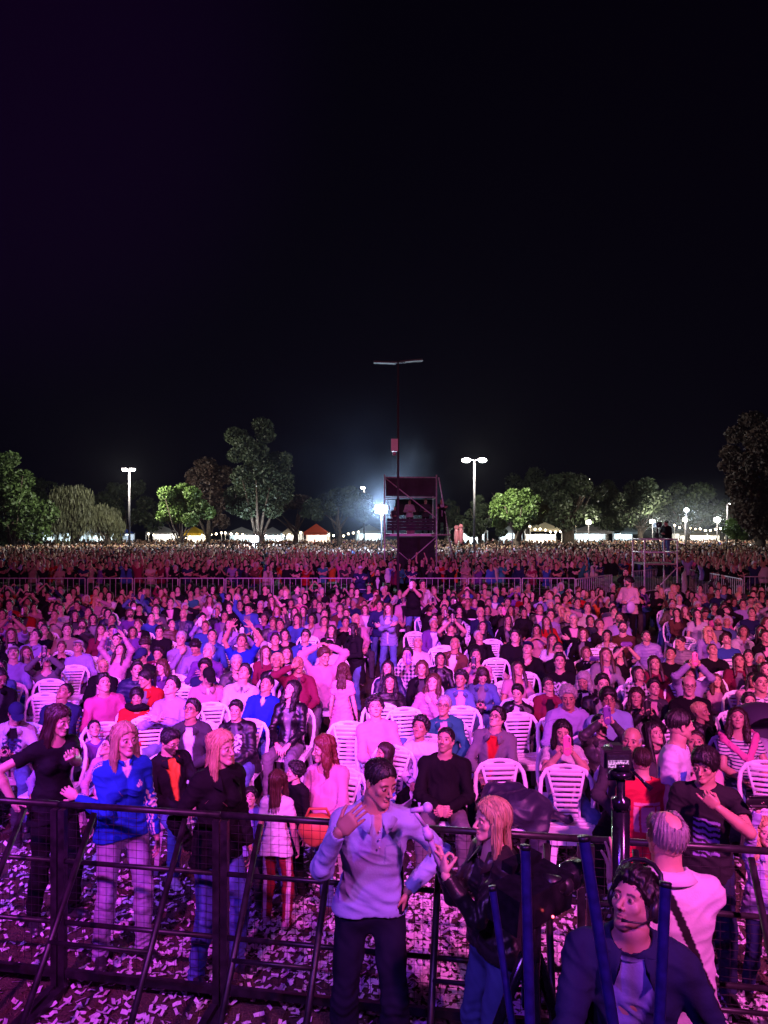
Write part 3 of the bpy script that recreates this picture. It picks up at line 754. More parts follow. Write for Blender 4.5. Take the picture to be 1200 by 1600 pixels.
    if top == 'hoodie':
        Tp += [('+', .02, _ell(NB - fw * .085 + s * .012, (.085, .05, .055))), ('+', .015, _seg(NB - fw * .05 + xx * .065 + s * .03, NB + fw * .06 + xx * .03 + s * .0, .024, .014)),
               ('+', .015, _seg(NB - fw * .05 - xx * .065 + s * .03, NB + fw * .06 - xx * .03 + s * .0, .024, .014))]
    V, Q = solid(Tp, hc); N = vnormals(V, Q)
    u = (V - p0) @ xx; wv_ = (V - p0) @ s; v = (V - p0) @ fw
    amp = {'tee': .0045, 'polo': .005, 'shirt': .005, 'sweater': .005, 'puffer': .003, 'coat': .005, 'leather': .005}.get(top, .0062)
    if S.get('lod'): amp *= .5
    dsp = wav(V, [(30, amp * .8)], S.get('seed', 1)); rd = wav(V, [(48, 1.0)], S.get('seed', 1) + 5); dsp += amp * 1.3 * (.45 - np.minimum(np.abs(rd), 1.0))
    # drag folds: across the belly and round the elbows
    dsp += amp * .9 * np.sin(wv_ * 95 + 5 * np.sin(u * 14) + 2 * np.sin(v * 17)) * np.exp(-((wv_ - .06) / .09) ** 2)
    for q in (1, -1):
        a, e, w_, hd, n_, hk = AR[q]; de = np.linalg.norm(V - e, axis=1); ax_ = (w_ - a) / (np.linalg.norm(w_ - a) + 1e-6)
        dsp += amp * 1.1 * np.sin((V - e) @ ax_ * 150) * np.exp(-(de / .085) ** 2)
    if top == 'puffer':
        ring = np.abs(np.sin(wv_ * 52)); dsp += .012 * (ring ** .5 - .7)
    inner = np.zeros(len(V))
    if top in ('jacket', 'coat', 'leather') and not S.get('closed'):
        io = S.get('open', .045); lim = io * (.30 + 1.5 * np.clip(wv_ / .47, 0, 1) ** 2)
        lo_ = .03 if top != 'leather' else -.02
        inner = np.clip((lim - np.abs(u + .004 * np.sin(wv_ * 30))) / hc + .5, 0, 1) * ((v > .02) & (wv_ > lo_ - .1) & (wv_ < .50) & (np.abs(N @ fw) > .25))
        for q in (1, -1):                        # never on the sleeves or hands crossing the chest
            a, e, w_, *_r = AR[q]
            for p_, q_ in ((a + (e - a) * .5, e), (e, w_)):
                inner[_ev(_seg(p_, q_, .075, .07), V[:, 0], V[:, 1], V[:, 2]) < 0] = 0
        dsp = dsp - inner * .012
    if top in ('zip',):
        inner = ((np.abs(u) < .010) & (v > .02) & (N @ fw > .3)).astype(float) * .0
        dsp -= .004 * np.exp(-(u / .006) ** 2) * (v > .02)
        inner = np.clip((.030 * np.clip((wv_ - .40) / .06, 0, 1) - np.abs(u)) / hc + .3, 0, 1) * (v > .02) * (wv_ > .40)
    if top == 'polo' or top == 'shirt':
        dsp -= .003 * np.exp(-((u - .012) / .005) ** 2) * (v > .02) * (wv_ > (.30 if top == 'polo' else 0))
        inner = np.clip((.022 * np.clip((wv_ - .41) / .05, 0, 1) - np.abs(u)) / hc + .3, 0, 1) * (v > .03) * (wv_ > .41) * S.get('vneck', 1)
    damp = np.clip((wv_ + hem) / .04, .15, 1)
    if not shortsl:
        for q in (1, -1): damp = np.minimum(damp, np.clip(np.linalg.norm(V - AR[q][2], axis=1) / .07 - .3, .1, 1))
    V = V + N * (dsp * damp)[:, None]
    pr = np.zeros(len(V))
    fn = S.get('print')
    if fn: pr = fn(u, wv_, v, N @ fw, V, AR).astype(float)
    gt = G(); gt.add(V, Q, M=np.stack([inner, pr, np.zeros(len(V))], 1)); out['top'] = gt
    # ---- trousers
    if S.get('bottom', True):
        bi = S.get('binf', .010); L_ = [('+', 0, infp(T[0][2], .010)), ('+', .04, infp(_seg(p0, p0 + .07 * s, hipw * f, hipw * .96 * f, fw, .76), .006))]
        for q in (1, -1):
            hi, kn, an, fd = LG[q]
            L_ += [('+', .035, _seg(hi, kn, .076 * f + bi, .054 * (1 + (f - 1) * .5) + bi)), ('+', .02, _seg(kn, kn + (an - kn) * .3, .056 + bi, .056 + bi)),
                   ('+', .02, _seg(kn + (an - kn) * .3, an + V3(0, 0, -.03), .056 + bi, .042 + bi + S.get('flare', 0)))]
        V, Q = solid(L_, hc); N = vnormals(V, Q)
        d_ = wav(V, [(40, .0035), (85, .0025)], S.get('seed', 1) + 9)
        for q in (1, -1):
            hi, kn, an, fd = LG[q]; dk = np.linalg.norm(V - kn, axis=1); da = np.linalg.norm(V - an, axis=1)
            d_ += .004 * np.sin((V - kn)[:, 2] * 130 + 2 * np.sin(V[:, 0] * 40)) * np.exp(-(dk / .10) ** 2) + .006 * np.sin(V[:, 2] * 140 + 3 * np.sin(V[:, 0] * 30)) * np.exp(-(da / .10) ** 2)
        V = V + N * d_[:, None]
        pr = np.zeros(len(V)); fn = S.get('bprint')
        if fn: pr = fn(V, LG).astype(float)
        gt = G(); gt.add(V, Q, M=np.stack([np.zeros(len(V)), pr, np.zeros(len(V))], 1)); out['trousers'] = gt
    if S.get('shoes', True):
        gs = G()
        for q in (1, -1):
            hi, kn, an, fd = LG[q]; fd = fd / np.linalg.norm(fd); b0 = V3(an[0], an[1], 0)
            V, Q = solid([('+', 0, _seg(b0 - fd * .045 + V3(0, 0, .045), b0 + fd * .14 + V3(0, 0, .035), .040, .036, (0, 0, 1), .9)), ('+', .02, _seg(b0 + V3(0, 0, .05), an + V3(0, 0, .015), .040, .040)),
                          ('+', .01, _seg(b0 - fd * .05 + V3(0, 0, .016), b0 + fd * .15 + V3(0, 0, .016), .045, .042, (0, 0, 1), .38))], .010)
            V[:, 2] = np.maximum(V[:, 2], .003); gs = G(); gs.add(V, Q); out['shoe%d' % (q + 1)] = gs
    for g_ in out.values():
        g_.V = [v_ * sc for v_ in g_.V]
    HM2 = Matrix.Scale(sc, 4) @ HM
    return out, HM2, {q: (hands[q][0] * sc, hands[q][1], hands[q][2]) for q in hands}, dict(NB=NB * sc, s=s, fw=fw, xx=xx, p0=p0 * sc, AR=AR)

COL = {'black': (.008, .0075, .009), 'charcoal': (.05, .048, .055), 'navy': (.018, .026, .085), 'grey': (.17, .165, .18), 'pale grey': (.42, .41, .44),
       'white': (.68, .68, .70), 'cream': (.60, .54, .44), 'pink': (.66, .36, .46), 'hot pink': (.70, .15, .35), 'red': (.50, .018, .02), 'maroon': (.22, .02, .06),
       'orange': (.65, .15, .03), 'mustard': (.45, .28, .04), 'lavender': (.40, .34, .66), 'purple': (.16, .06, .30), 'teal': (.03, .20, .20), 'green': (.04, .13, .06),
       'royal blue': (.015, .05, .50), 'denim blue': (.10, .17, .36), 'light blue': (.34, .48, .78), 'blue': (.05, .12, .42), 'brown': (.13, .06, .035), 'olive': (.10, .10, .04), 'beige': (.42, .33, .24)}
HCOL = {'black': (.010, .008, .008), 'dark brown': (.026, .014, .010), 'brown': (.07, .032, .018), 'auburn': (.12, .028, .018), 'blonde': (.50, .34, .17), 'grey': (.34, .33, .33), 'white': (.55, .53, .52)}
SKIN = [(.60, .38, .29), (.52, .31, .22), (.66, .44, .35), (.44, .25, .17), (.56, .35, .26)]
GAR = {'tee': 't_shirt', 'polo': 'polo_shirt', 'dress': 'dress', 'sweater': 'sweater', 'hoodie': 'hoodie', 'jacket': 'jacket', 'coat': 'coat', 'puffer': 'puffer_jacket', 'zip': 'zip_jacket', 'leather': 'leather_jacket', 'shirt': 'shirt', 'bulky': 'sweater'}
def obj_col(o, c): o.color = (*c, 1)
def put_person(S, D_, x, y, rz=0.0, z=0.0, geo=None, parts=('hair', 'top', 'trousers', 'shoes')):
    """Link one person; geo = cached meshes, else built from S. D_: colours, hair, label ..."""
    mw = Matrix.Translation((x, y, z)) @ Matrix.Rotation(math.radians(rz), 4, 'Z')
    if geo is None:
        S = dict(S)
        if S.get('world'): S['_mw'] = mw.inverted()
        gs, HM, hands, info = person_geo(S)
        geo = dict(HM=HM, hands=hands, info=info, me={})
        for k, g_ in gs.items():
            geo['me'][k] = g_.mesh({'body': 'person', 'shoe0': 'shoe', 'shoe2': 'shoe', 'top': GAR[S.get('top', 'sweater')]}.get(k, k), {'body': 'skin', 'top': 'fabric', 'trousers': 'denim', 'shoe0': 'leather', 'shoe2': 'leather', 'collar': 'fabric'}[k], mask=True)
    me = geo['me']
    o = link('person', me['body'], None); o.matrix_world = mw; obj_col(o, D_.get('skin', SKIN[0]))
    tag(o, D_['label'], D_.get('cat', 'person'), D_.get('group'))
    r = {}
    def part(name, m_, c, mat=None, mx=None):
        q = link(name, m_, o, mw=mx); obj_col(q, c)
        if mat: q.material_slots[0].link = 'OBJECT'; q.material_slots[0].material = MAT[mat]
        r[name] = q; return q
    if 'top' in me and 'top' in parts:
        t_ = part(GAR[S.get('top', 'sweater')], me['top'], D_.get('top', (.1,) * 3), D_.get('tmat'))
        t_['inner_color'] = [float(v) for v in D_.get('inner', (.5, .5, .5))]; t_['print_color'] = [float(v) for v in D_.get('pcol', (.6, .6, .6))]
        r['top'] = t_
        if 'collar' in me: q_ = part('collar', me['collar'], D_.get('ccol', D_.get('top', (.1,) * 3)), D_.get('tmat')); q_['inner_color'] = [.3] * 3; q_['print_color'] = t_['print_color']
    if 'trousers' in me and 'trousers' in parts:
        t_ = part(D_.get('bname', 'trousers'), me['trousers'], D_.get('bot', COL['denim blue']), D_.get('bmat'))
        t_['inner_color'] = [.3, .3, .3]; t_['print_color'] = [float(v) for v in D_.get('bpcol', (.6, .6, .6))]
    for k in ('shoe0', 'shoe2'):
        if k in me and 'shoes' in parts: part('shoe', me[k], D_.get('shoe', (.03, .03, .03)))['inner_color'] = [.1, .1, .1]
    if D_.get('hair'):
        hk = D_['hair']
        if hk == 'hat': part('hair', hair_mesh('crop'), D_.get('hcol', HCOL['black']), mx=geo['HM']); part('cap', cap_mesh(), D_.get('capcol', (.03, .03, .03)), mx=geo['HM'])
        else: part('hair', hair_mesh(hk, D_.get('hairh', .006)), D_.get('hcol', HCOL['black']), mx=geo['HM'])
    if D_.get('glasses'): part('glasses', glasses_mesh(), (.02,) * 3, mx=geo['HM'])
    geo['obj'] = o; geo['r'] = r; geo['mw'] = mw
    return geo
_gl = None
def glasses_mesh():
    global _gl
    if _gl: return _gl
    g = G()
    for s in (-1, 1):
        pts = [(s * .032 + .023 * math.cos(a), -.099, .0 + .017 * math.sin(a)) for a in np.linspace(0, 2 * math.pi, 13)]
        g.tube(pts, .0022, 5, False); g.tube([(s * .055, -.098, .004), (s * .079, -.06, .006), (s * .080, .01, .003)], .002, 5)
    g.tube([(-.009, -.100, .003), (.009, -.100, .003)], .002, 5)
    _gl = g.mesh('glasses', 'black_plastic'); return _gl
_ph = {}
def phone_at(geo, label, hi=None, both=True, color='black', lit=False, cat='phone', group='phones held up by the audience', off=(0, 0, 0)):
    """A phone between the hands (or in hand hi), facing the stage."""
    H_ = geo['hands']; p = (H_[1][0] + H_[-1][0]) / 2 if both else H_[hi][0]
    if not both: p = p - H_[hi][2] * -.01
    if 'ph' not in _ph:
        g = G(); V, Q = solid([('+', 0, _seg((-.028, 0, -.065), (-.028, 0, .065), .008, .008)), ('+', 0, _seg((.028, 0, -.065), (.028, 0, .065), .008, .008)), ('+', 0, _seg((0, 0, -.065), (0, 0, .065), .028, .028, (0, 1, 0), .16))], .004)
        g.add(V, Q); _ph['ph'] = g.mesh('smartphone', 'phone_body')
        l_ = G(); l_.ball((.018, -.0085, .055), (.006, .003, .006)); l_.ball((.018, -.0085, .038), (.006, .003, .006)); _ph['l'] = l_.mesh('camera_lens', 'glass_dark')
    hor = Matrix.Rotation(math.radians(90), 4, 'Y') if random.random() < .25 else Matrix.Identity(4)
    mw = geo['mw'] @ Matrix.Translation(Vector(p) + Vector((0, -.02, .02)) + Vector(off)) @ Matrix.Rotation(math.radians(-12), 4, 'X') @ hor
    o = link('smartphone', _ph['ph']); o.matrix_world = mw; tag(o, label, 'phone', group); obj_col(o, COL.get(color, (.02,) * 3))
    link('camera_lens', _ph['l'], o)
    return o
m, t, b = nm('phone_body'); MAT['phone_body'] = m
oi = t.nodes.new('ShaderNodeObjectInfo'); t.links.new(oi.outputs['Color'], b.inputs['Base Color']); b.inputs['Roughness'].default_value = .3
# ------------------------------------------------------------------ ground
m, t, b = nm('ground'); MAT['ground'] = m
tc = t.nodes.new('ShaderNodeTexCoord'); n1 = t.nodes.new('ShaderNodeTexNoise'); n1.inputs['Scale'].default_value = 1.3; n1.inputs['Detail'].default_value = 8
n2 = t.nodes.new('ShaderNodeTexNoise'); n2.inputs['Scale'].default_value = 60; n2.inputs['Detail'].default_value = 4
for n_ in (n1, n2): t.links.new(tc.outputs['Object'], n_.inputs['Vector'])
c = mixc(t, n1.outputs[0], (.035, .024, .018), (.12, .085, .055)); c = mixc(t, n2.outputs[0], mul(t, c, (.5, .5, .5)), mul(t, c, (1.5, 1.5, 1.5)))
t.links.new(c, b.inputs['Base Color']); b.inputs['Roughness'].default_value = .95
bp = t.nodes.new('ShaderNodeBump'); bp.inputs['Strength'].default_value = .9; bp.inputs['Distance'].default_value = .03
t.links.new(n2.outputs[0], bp.inputs['Height']); t.links.new(bp.outputs[0], b.inputs['Normal'])
g = G(); g.add([[-700, -40, 0], [700, -40, 0], [700, 900, 0], [-700, 900, 0]], [[0, 1, 2, 3]])
tag(link('ground', g.mesh('ground', 'ground')), kind='structure')
# stage deck the camera stands on (below the frame)
g = G(); g.box((0, -1.2, 1.28), (16, 6.6, .14)); tag(link('stage_deck', g.mesh('stage_deck', 'black_cloth', smooth=False)), kind='structure')
# matting of the service lane between the two right hand seat blocks
LANE = lambda y: 4.05 + (y - 9.8) * .30
g = G(); P_ = []
for i in range(13):
    y = 8.6 + i * .95; P_ += [[LANE(y) - .38, y, .004], [LANE(y) + .42, y, .004]]
g.add(P_, [[2 * i, 2 * i + 1, 2 * i + 3, 2 * i + 2] for i in range(12)])
simple('matting', (.11, .075, .07), .8, vary=.3, vs=3)
tag(link('path', g.mesh('path', 'matting')), kind='structure')

rs = np.random.RandomState(11)
# confetti: paper strips, thick drifts in places
m, t, b = nm('paper'); MAT['paper'] = m
b.inputs['Base Color'].default_value = (.72, .72, .74, 1); b.inputs['Roughness'].default_value = .6
def confetti(N):
    C_ = []; n = 0
    pat = rs.rand(40, 2) * (9, 5.5) + (-4.5, 3.2); pr = rs.uniform(.18, .5, 40)
    extra = np.array([[.75, 5.0], [.9, 4.6], [1.0, 4.1], [.55, 4.8], [.6, 5.4], [.35, 5.2], [1.25, 4.7], [-.7, 5.6], [-.5, 5.1], [.2, 4.7], [.3, 5.6], [1.5, 3.9], [2.1, 4.3], [-2.2, 5.6]])
    while n < N:
        k = 4000; r_ = rs.rand(k)
        y = np.where(r_ < .80, rs.uniform(2.9, 7.6, k), rs.uniform(7.6, 17, k)); x = rs.uniform(-.56, .56, k) * y
        dn = .22 + .0 * x
        for (cx_, cy_), rr in zip(pat, pr): dn += .5 * np.exp(-((x - cx_) ** 2 + ((y - cy_) * 1.0) ** 2) / rr ** 2)
        for cx_, cy_ in extra: dn += .85 * np.exp(-((x - cx_) ** 2 + (y - cy_) ** 2) / .16)
        dn *= np.where(x > -.2, 1.15, .8) * np.where(y < 3.6, .8, 1)
        kp = rs.rand(k) < dn / 1.6; C_.append(np.stack([x[kp], y[kp]], 1)); n += kp.sum()
    P = np.concatenate(C_)[:N]; a = rs.uniform(0, math.pi * 2, N); L = rs.uniform(.022, .036, N); Wd = rs.uniform(.007, .012, N)
    ux = np.stack([np.cos(a), np.sin(a)], 1); uy = np.stack([-np.sin(a), np.cos(a)], 1)
    z0 = rs.uniform(.006, .03, N); bend = rs.uniform(-.014, .022, N); tl = rs.uniform(-.012, .012, N)
    V = np.zeros((N, 6, 3)); 
    for j, (s_, t_) in enumerate([(-1, -1), (-1, 1), (0, -1), (0, 1), (1, -1), (1, 1)]):
        V[:, j, :2] = P + ux * (L * s_)[:, None] + uy * (Wd * t_)[:, None]
        V[:, j, 2] = np.maximum(z0 + (bend if s_ else 0) + tl * t_ * .6 + rs.uniform(-.003, .003, N), .006)
    o6 = (np.arange(N) * 6)[:, None]
    g = G(); g.add(V.reshape(-1, 3), np.concatenate([o6 + [0, 2, 3, 1], o6 + [2, 4, 5, 3]])); return g
tag(link('confetti', confetti(11500).mesh('confetti', 'paper', smooth=False)), 'white paper confetti strips scattered over the dark ground', 'confetti', kind='stuff')
# dry grass tufts
def grass(N):
    y = rs.uniform(2.8, 6.8, N); x = rs.uniform(-.56, .56, N) * y; a = rs.uniform(0, 6.28, N); h_ = rs.uniform(.012, .04, N); w_ = .0025
    V = np.zeros((N, 3, 3)); V[:, 0] = np.stack([x - w_ * np.cos(a), y - w_ * np.sin(a), 0 * x], 1); V[:, 1] = np.stack([x + w_ * np.cos(a), y + w_ * np.sin(a), 0 * x], 1)
    V[:, 2] = np.stack([x + rs.normal(0, .018, N), y + rs.normal(0, .018, N), h_], 1)
    g = G(); g.add(V.reshape(-1, 3), None, np.arange(N * 3).reshape(-1, 3)); return g
simple('dry_grass', (.14, .11, .06), .9, vary=.4, vs=4)
tag(link('grass', grass(24000).mesh('grass', 'dry_grass', smooth=False)), 'short dry grass on the trampled ground by the fence', 'grass', kind='stuff')

# ------------------------------------------------------------------ front fence: black stage barrier panels
FY = lambda x: 4.27 - .162 * x
def fence_panel(x0, x1, label, offs=(.24, .80)):
    A = V3(x0, FY(x0), 0); B = V3(x1, FY(x1), 0); d = (B - A) / np.linalg.norm(B - A); nrm = V3(d[1], -d[0], 0)  # towards the stage
    o = empty('stage_barrier', tuple(A), label=label, cat='barrier', group='black barrier panels along the pit')
    L = np.linalg.norm(B - A); Z = V3(0, 0, 1)
    def part(nm_, g_, mat='black_steel', sm=False): return link(nm_, g_.mesh(nm_, mat, smooth=sm), o)
    g_ = G(); g_.tube([Z * 1.2, d * L + Z * 1.2], .020, 10); part('top_rail', g_, sm=True)
    for q in (.022, L - .022):
        g_ = G(); g_.box(d * q + Z * .585, (.042, .042, 1.165), np.stack([d, -nrm, Z], 1)); part('post', g_)
    for z_ in (.84, .45):
        g_ = G(); g_.tube([d * .045 + Z * z_, d * (L - .045) + Z * z_], .016, 8); part('rail', g_, sm=True)
    g_ = G(); g_.box(d * L / 2 + Z * .13, (L - .09, .03, .05), np.stack([d, -nrm, Z], 1)); part('low_bar', g_)  # thin dark bar low across the panel
    g_ = G()
    nv = int((L - .1) / .05)
    for i in range(1, nv):
        p = d * (.05 + (L - .1) * i / nv) - nrm * .024; g_.tube([p + Z * .17, p + Z * 1.17], .0016, 3, False)
    for i in range(20):
        z_ = .18 + i * .05; g_.tube([d * .05 - nrm * .026 + Z * z_, d * (L - .05) - nrm * .026 + Z * z_], .0016, 3, False)
    part('wire_mesh', g_)
    for q in offs:
        g_ = G(); g_.tube([d * L * q + Z * 1.17 + nrm * .03, d * L * q + nrm * .95 + Z * .03], .019, 8); part('brace', g_, sm=True)
    for k in (.62, .30):
        g_ = G(); z_ = k; q_ = .95 * (1.17 - z_) / 1.14 + .03; g_.tube([d * L * offs[0] + nrm * q_ + Z * z_, d * L * offs[1] + nrm * q_ + Z * z_], .012, 8); part('cross_bar', g_, sm=True)
    g_ = G()
    for q in (.03, L - .03): g_.box(d * q + nrm * .52 + Z * .035, (.045, .98, .045), np.stack([d, -nrm, Z], 1))
    g_.box(d * L / 2 + nrm * 1.03 + Z * .03, (L, .045, .045), np.stack([d, -nrm, Z], 1)); part('foot_frame', g_)
    return o
xs = [-3.14, -2.07, -1.0, .07, 1.14, 2.21, 3.28]
fl = ['black mesh barrier panel at the far edge beside the person in a black t-shirt', 'black mesh barrier panel in front of the person in the blue track jacket',
      'black mesh barrier panel just behind the person in the light blue polo', 'black mesh barrier panel between the light blue polo and the black leather jacket',
      'black mesh barrier panel behind the person with the strap over a pale shirt', 'black mesh barrier panel in front of the person in the printed black t-shirt']
for i in range(6): fence_panel(xs[i] + .004, xs[i + 1] - .004, fl[i], (.24, .66) if i == 2 else (.24, .80))

# ------------------------------------------------------------------ grey crowd barriers
def crowd_barrier(x0, D0, x1, D1, label, group='grey crowd barriers round the seated area'):
    A = V3(x0, D0, 0); B = V3(x1, D1, 0); L = np.linalg.norm(B - A); d = (B - A) / L; Z = V3(0, 0, 1); nr = V3(-d[1], d[0], 0)
    o = empty('crowd_barrier', tuple(A), label=label, cat='barrier', group=group)
    g_ = G(); g_.tube([Z * .14, Z * 1.08, Z * 1.1 + d * .02, Z * 1.1 + d * (L - .02), Z * 1.08 + d * L, Z * .14 + d * L, Z * .14], .022, 6); link('frame', g_.mesh('frame', 'galvanised'), o)
    g_ = G(); n = int(L / .2)
    for i in range(1, n): g_.tube([d * L * i / n + Z * .15, d * L * i / n + Z * 1.09], .011, 5, False)
    link('bars', g_.mesh('bars', 'galvanised'), o)
    for q in (.25, L - .25):
        g_ = G(); g_.bar(d * q + nr * .3 + Z * .02, d * q - nr * .3 + Z * .02, .04, .03); g_.bar(d * q + Z * .02, d * q + Z * .14, .03, .03); link('foot', g_.mesh('foot', 'galvanised', smooth=False), o)
def bp_(x0, y0, x1, y1, label, z=1.1):
    D0, D1 = DZ(y0, z), DZ(y1, z); crowd_barrier(PX(x0, D0), D0, PX(x1, D1), D1, label)
brl = ['at the far left end of the main line', 'second from the left end of the main line', 'third from the left end, right of the pale willow', 'fourth from the left end of the main line', 'fifth from the left end of the main line',
       'sixth from the left end, below the tall dark tree', 'seventh from the left end of the main line', 'next to the steward, on his left', 'right of the lamp pole, below the scaffold tower', 'two panels right of the lamp pole', 'just before the line bends back']
xr = [(-12, 57), (60, 133), (137, 207), (210, 278), (281, 350), (353, 424), (427, 497), (500, 550), (640, 729), (732, 813), (816, 898)]
for (a_, b_), l_ in zip(xr, brl): bp_(a_, 903.5, b_, 903.5, 'grey barrier panel ' + l_)
bp_(900, 905, 956, 898, 'grey barrier panel angled back toward the camera platform')
bp_(988, 893, 1073, 884, 'grey barrier panel slanting past the foot of the camera platform')
bp_(1066, 897, 1076, 884, 'short grey barrier panel seen nearly end on beside the platform')
bp_(1078, 890, 1160, 905, 'grey barrier panel sloping down to the right of the platform')
bp_(1163, 901, 1238, 901, 'grey barrier panel at the far right edge')
for a_, b_, l_ in ((668, 743, 'grey rear barrier panel beneath the scaffold tower'), (752, 815, 'grey rear barrier panel right of the scaffold tower'), (818, 887, 'grey rear barrier panel at the right end of the rear line')):
    bp_(a_, 888, b_, 888, l_)

# ------------------------------------------------------------------ chairs
def chair_parts():
    P = {}
    g_ = G(); n = 8
    for i in range(n):
        y0 = -.21 + .42 * i / n; g_.box((0, y0 + .42 / n / 2, .432 + .012 * math.cos((i + .5) / n * 6.28)), (.40 - .03 * (i > 4), .42 / n + .002, .016))
    g_.box((0, -.215, .415), (.40, .02, .05)); g_.box((.20, 0, .413), (.02, .42, .05)); g_.box((-.20, 0, .413), (.02, .42, .05)); P['seat'] = g_
    g_ = G(); yb = lambda z: .19 + (z - .44) * .26
    rim = [(-.20, .44), (-.222, .55), (-.228, .66), (-.215, .76), (-.17, .83), (-.09, .862), (0, .87)]
    rim = rim + [(-x, z) for x, z in rim[-2::-1]]
    V, Q = solid([('+', 0, _seg((a[0], yb(a[1]), a[1]), (b[0], yb(b[1]), b[1]), .021, .021, (0, 1, .26), .55)) for a, b in zip(rim[:-1], rim[1:])] +
                 [('+', .008, _seg((-.11, yb(.82), .82), (.11, yb(.82), .82), .030, .030, (0, 1, .26), .35))], .009); g_.add(V, Q)
    for i in range(9):
        z_ = .47 + i * .041; w_ = .19 + .13 * (i / 8) ** 1.3
        g_.box((0, yb(z_) + .004 * math.cos(i), z_), (w_, .011, .027), np.array(Matrix.Rotation(-.25, 3, 'X')))
    for q in (-1, 1):
        g_.bar((q * .100, yb(.45), .45), (q * .105, yb(.60), .60), .022, .012, (0, 1, 0)); g_.bar((q * .105, yb(.60), .60), (q * .160, yb(.82), .82), .022, .012, (0, 1, 0))
    P['backrest'] = g_
    for i, (x, y) in enumerate(((-1, -1), (1, -1), (-1, 1), (1, 1))):
        g_ = G(); a, b = (x * .185, y * .185, .42), (x * .225, y * (.215 if y < 0 else .27), .0)
        g_.add([(a[0] - x * .05, a[1], a[2]), (a[0] + x * .012, a[1] + y * .012, a[2]), (a[0], a[1] - y * .05, a[2]), (b[0] - x * .028, b[1], b[2]), (b[0] + x * .006, b[1] + y * .006, b[2]), (b[0], b[1] - y * .028, b[2])],
               [[0, 1, 4, 3], [1, 2, 5, 4], [2, 0, 3, 5]], [[3, 4, 5]]); P['leg%d' % i] = g_
    return P
_cp = chair_parts(); CH_ME = {k: v.mesh(k[:3] if k.startswith('leg') else k, 'plastic_white', smooth=k == 'backrest') for k, v in _cp.items()}
_all = G()
for v_ in _cp.values(): _all.join(v_)
CH_ONE = _all.mesh('plastic_chair', 'plastic_white', smooth=False)
CHN = []
def chair(x, y, rz, label, detail=True):
    if detail:
        o = empty('plastic_chair', (x, y, 0), math.radians(rz))
        for k, me in CH_ME.items(): link('leg' if k.startswith('leg') else k, me, o)
    else: o = link('plastic_chair', CH_ONE, None, (x, y, 0)); o.rotation_euler.z = math.radians(rz)
    tag(o, label, 'chair', 'white plastic chairs of the audience'); CHN.append(o); return o

# ------------------------------------------------------------------ tall unlit lamp pole
D = 28.0; X = PX(622, D); zt = PZ(566, D)
o = empty('lamp_pole', (X, D, 0), label='tall slim lamp pole with two unlit flat heads and a box halfway', cat='lamp post')
g = G(); g.tube([(0, 0, 0), (0, 0, zt)], [.055, .035], 10); link('pole', g.mesh('pole', 'lamp_metal'), o)
for s, z1 in ((-1, -.03), (1, .08)):
    g = G(); g.box((s * .52, 0, zt + z1 * .6), (.85, .26, .055), np.array(Matrix.Rotation(-s * .06 - .02, 3, 'Y'))); g.box((s * .12, 0, zt + .0), (.3, .08, .06)); link('lamp_head', g.mesh('lamp_head', 'lamp_metal', smooth=False), o)
g = G(); g.box((-.14, -.06, PZ(696, D)), (.26, .2, .48)); g.tube([(-.16, -.1, PZ(708, D)), (-.14, -.14, PZ(711, D))], .07, 8); link('junction_box', g.mesh('junction_box', 'white_paint', smooth=False), o)

# ------------------------------------------------------------------ scaffold tower
D = 32.0; TX0, TX1, TD = PX(601, D), PX(682, D), 2.3
tow = empty('scaffold_tower', (TX0, D, 0), label='scaffold tower with dark cloth roof panel and control deck', cat='scaffold tower')
TW = TX1 - TX0; ZT = PZ(746, D); ZD = 2.72; ZR = PZ(777, D)
def tp(name, fn, mat='galvanised', sm=True):
    g_ = G(); fn(g_); return link(name, g_.mesh(name, mat, smooth=sm), tow)
for x_, y_ in ((0, 0), (TW, 0), (0, TD), (TW, TD)): tp('upright', lambda g_: g_.tube([(x_, y_, 0), (x_, y_, ZT + .12)], .03, 8))
for z_ in (.9, ZD - .06, ZR, ZT):
    for a_, b_ in (((0, 0), (TW, 0)), ((0, TD), (TW, TD)), ((0, 0), (0, TD)), ((TW, 0), (TW, TD))):
        if z_ == .9 and a_[1] == 0 == b_[1]: continue
        tp('ledger', lambda g_: g_.tube([(*a_, z_), (*b_, z_)], .024, 6))
tp('diagonal_brace', lambda g_: g_.tube([(.05, -.05, ZT - .05), (TW - .05, -.05, ZD + .75)], .026, 6))
tp('diagonal_brace', lambda g_: g_.tube([(TW, -.05, ZD - .1), (TW * .45, -.05, 1.5)], .026, 6))
tp('diagonal_brace', lambda g_: g_.tube([(.1, -.03, 2.4), (TW * .5, -.03, 1.5)], .018, 6))
tp('diagonal_brace', lambda g_: g_.tube([(TW + .1, 0, ZT), (TW + .9, 1.8, 1.5)], .03, 6))
tp('diagonal_brace', lambda g_: g_.tube([(.1, .2, ZR), (.45, .9, ZD + .3)], .018, 6))
def clothf(g_, x0, x1, y_, z0, z1, nx=26, nz=10, amp=.03):
    V = [[x0 + (x1 - x0) * i / nx, y_ + amp * math.sin(i * 1.3 + .6 * math.sin(j)) * (1 - .5 * j / nz), z0 + (z1 - z0) * j / nz] for j in range(nz + 1) for i in range(nx + 1)]
    n_ = nx + 1; g_.add(V, [[j * n_ + i, j * n_ + i + 1, (j + 1) * n_ + i + 1, (j + 1) * n_ + i] for j in range(nz) for i in range(nx)])
tp('roof_cloth', lambda g_: clothf(g_, .05, TW - .04, .03, ZR + .05, ZT - .02), 'tower_cloth')
tp('roof', lambda g_: g_.box((TW / 2, TD / 2, ZT + .02), (TW, TD, .02)), 'tower_cloth', False)
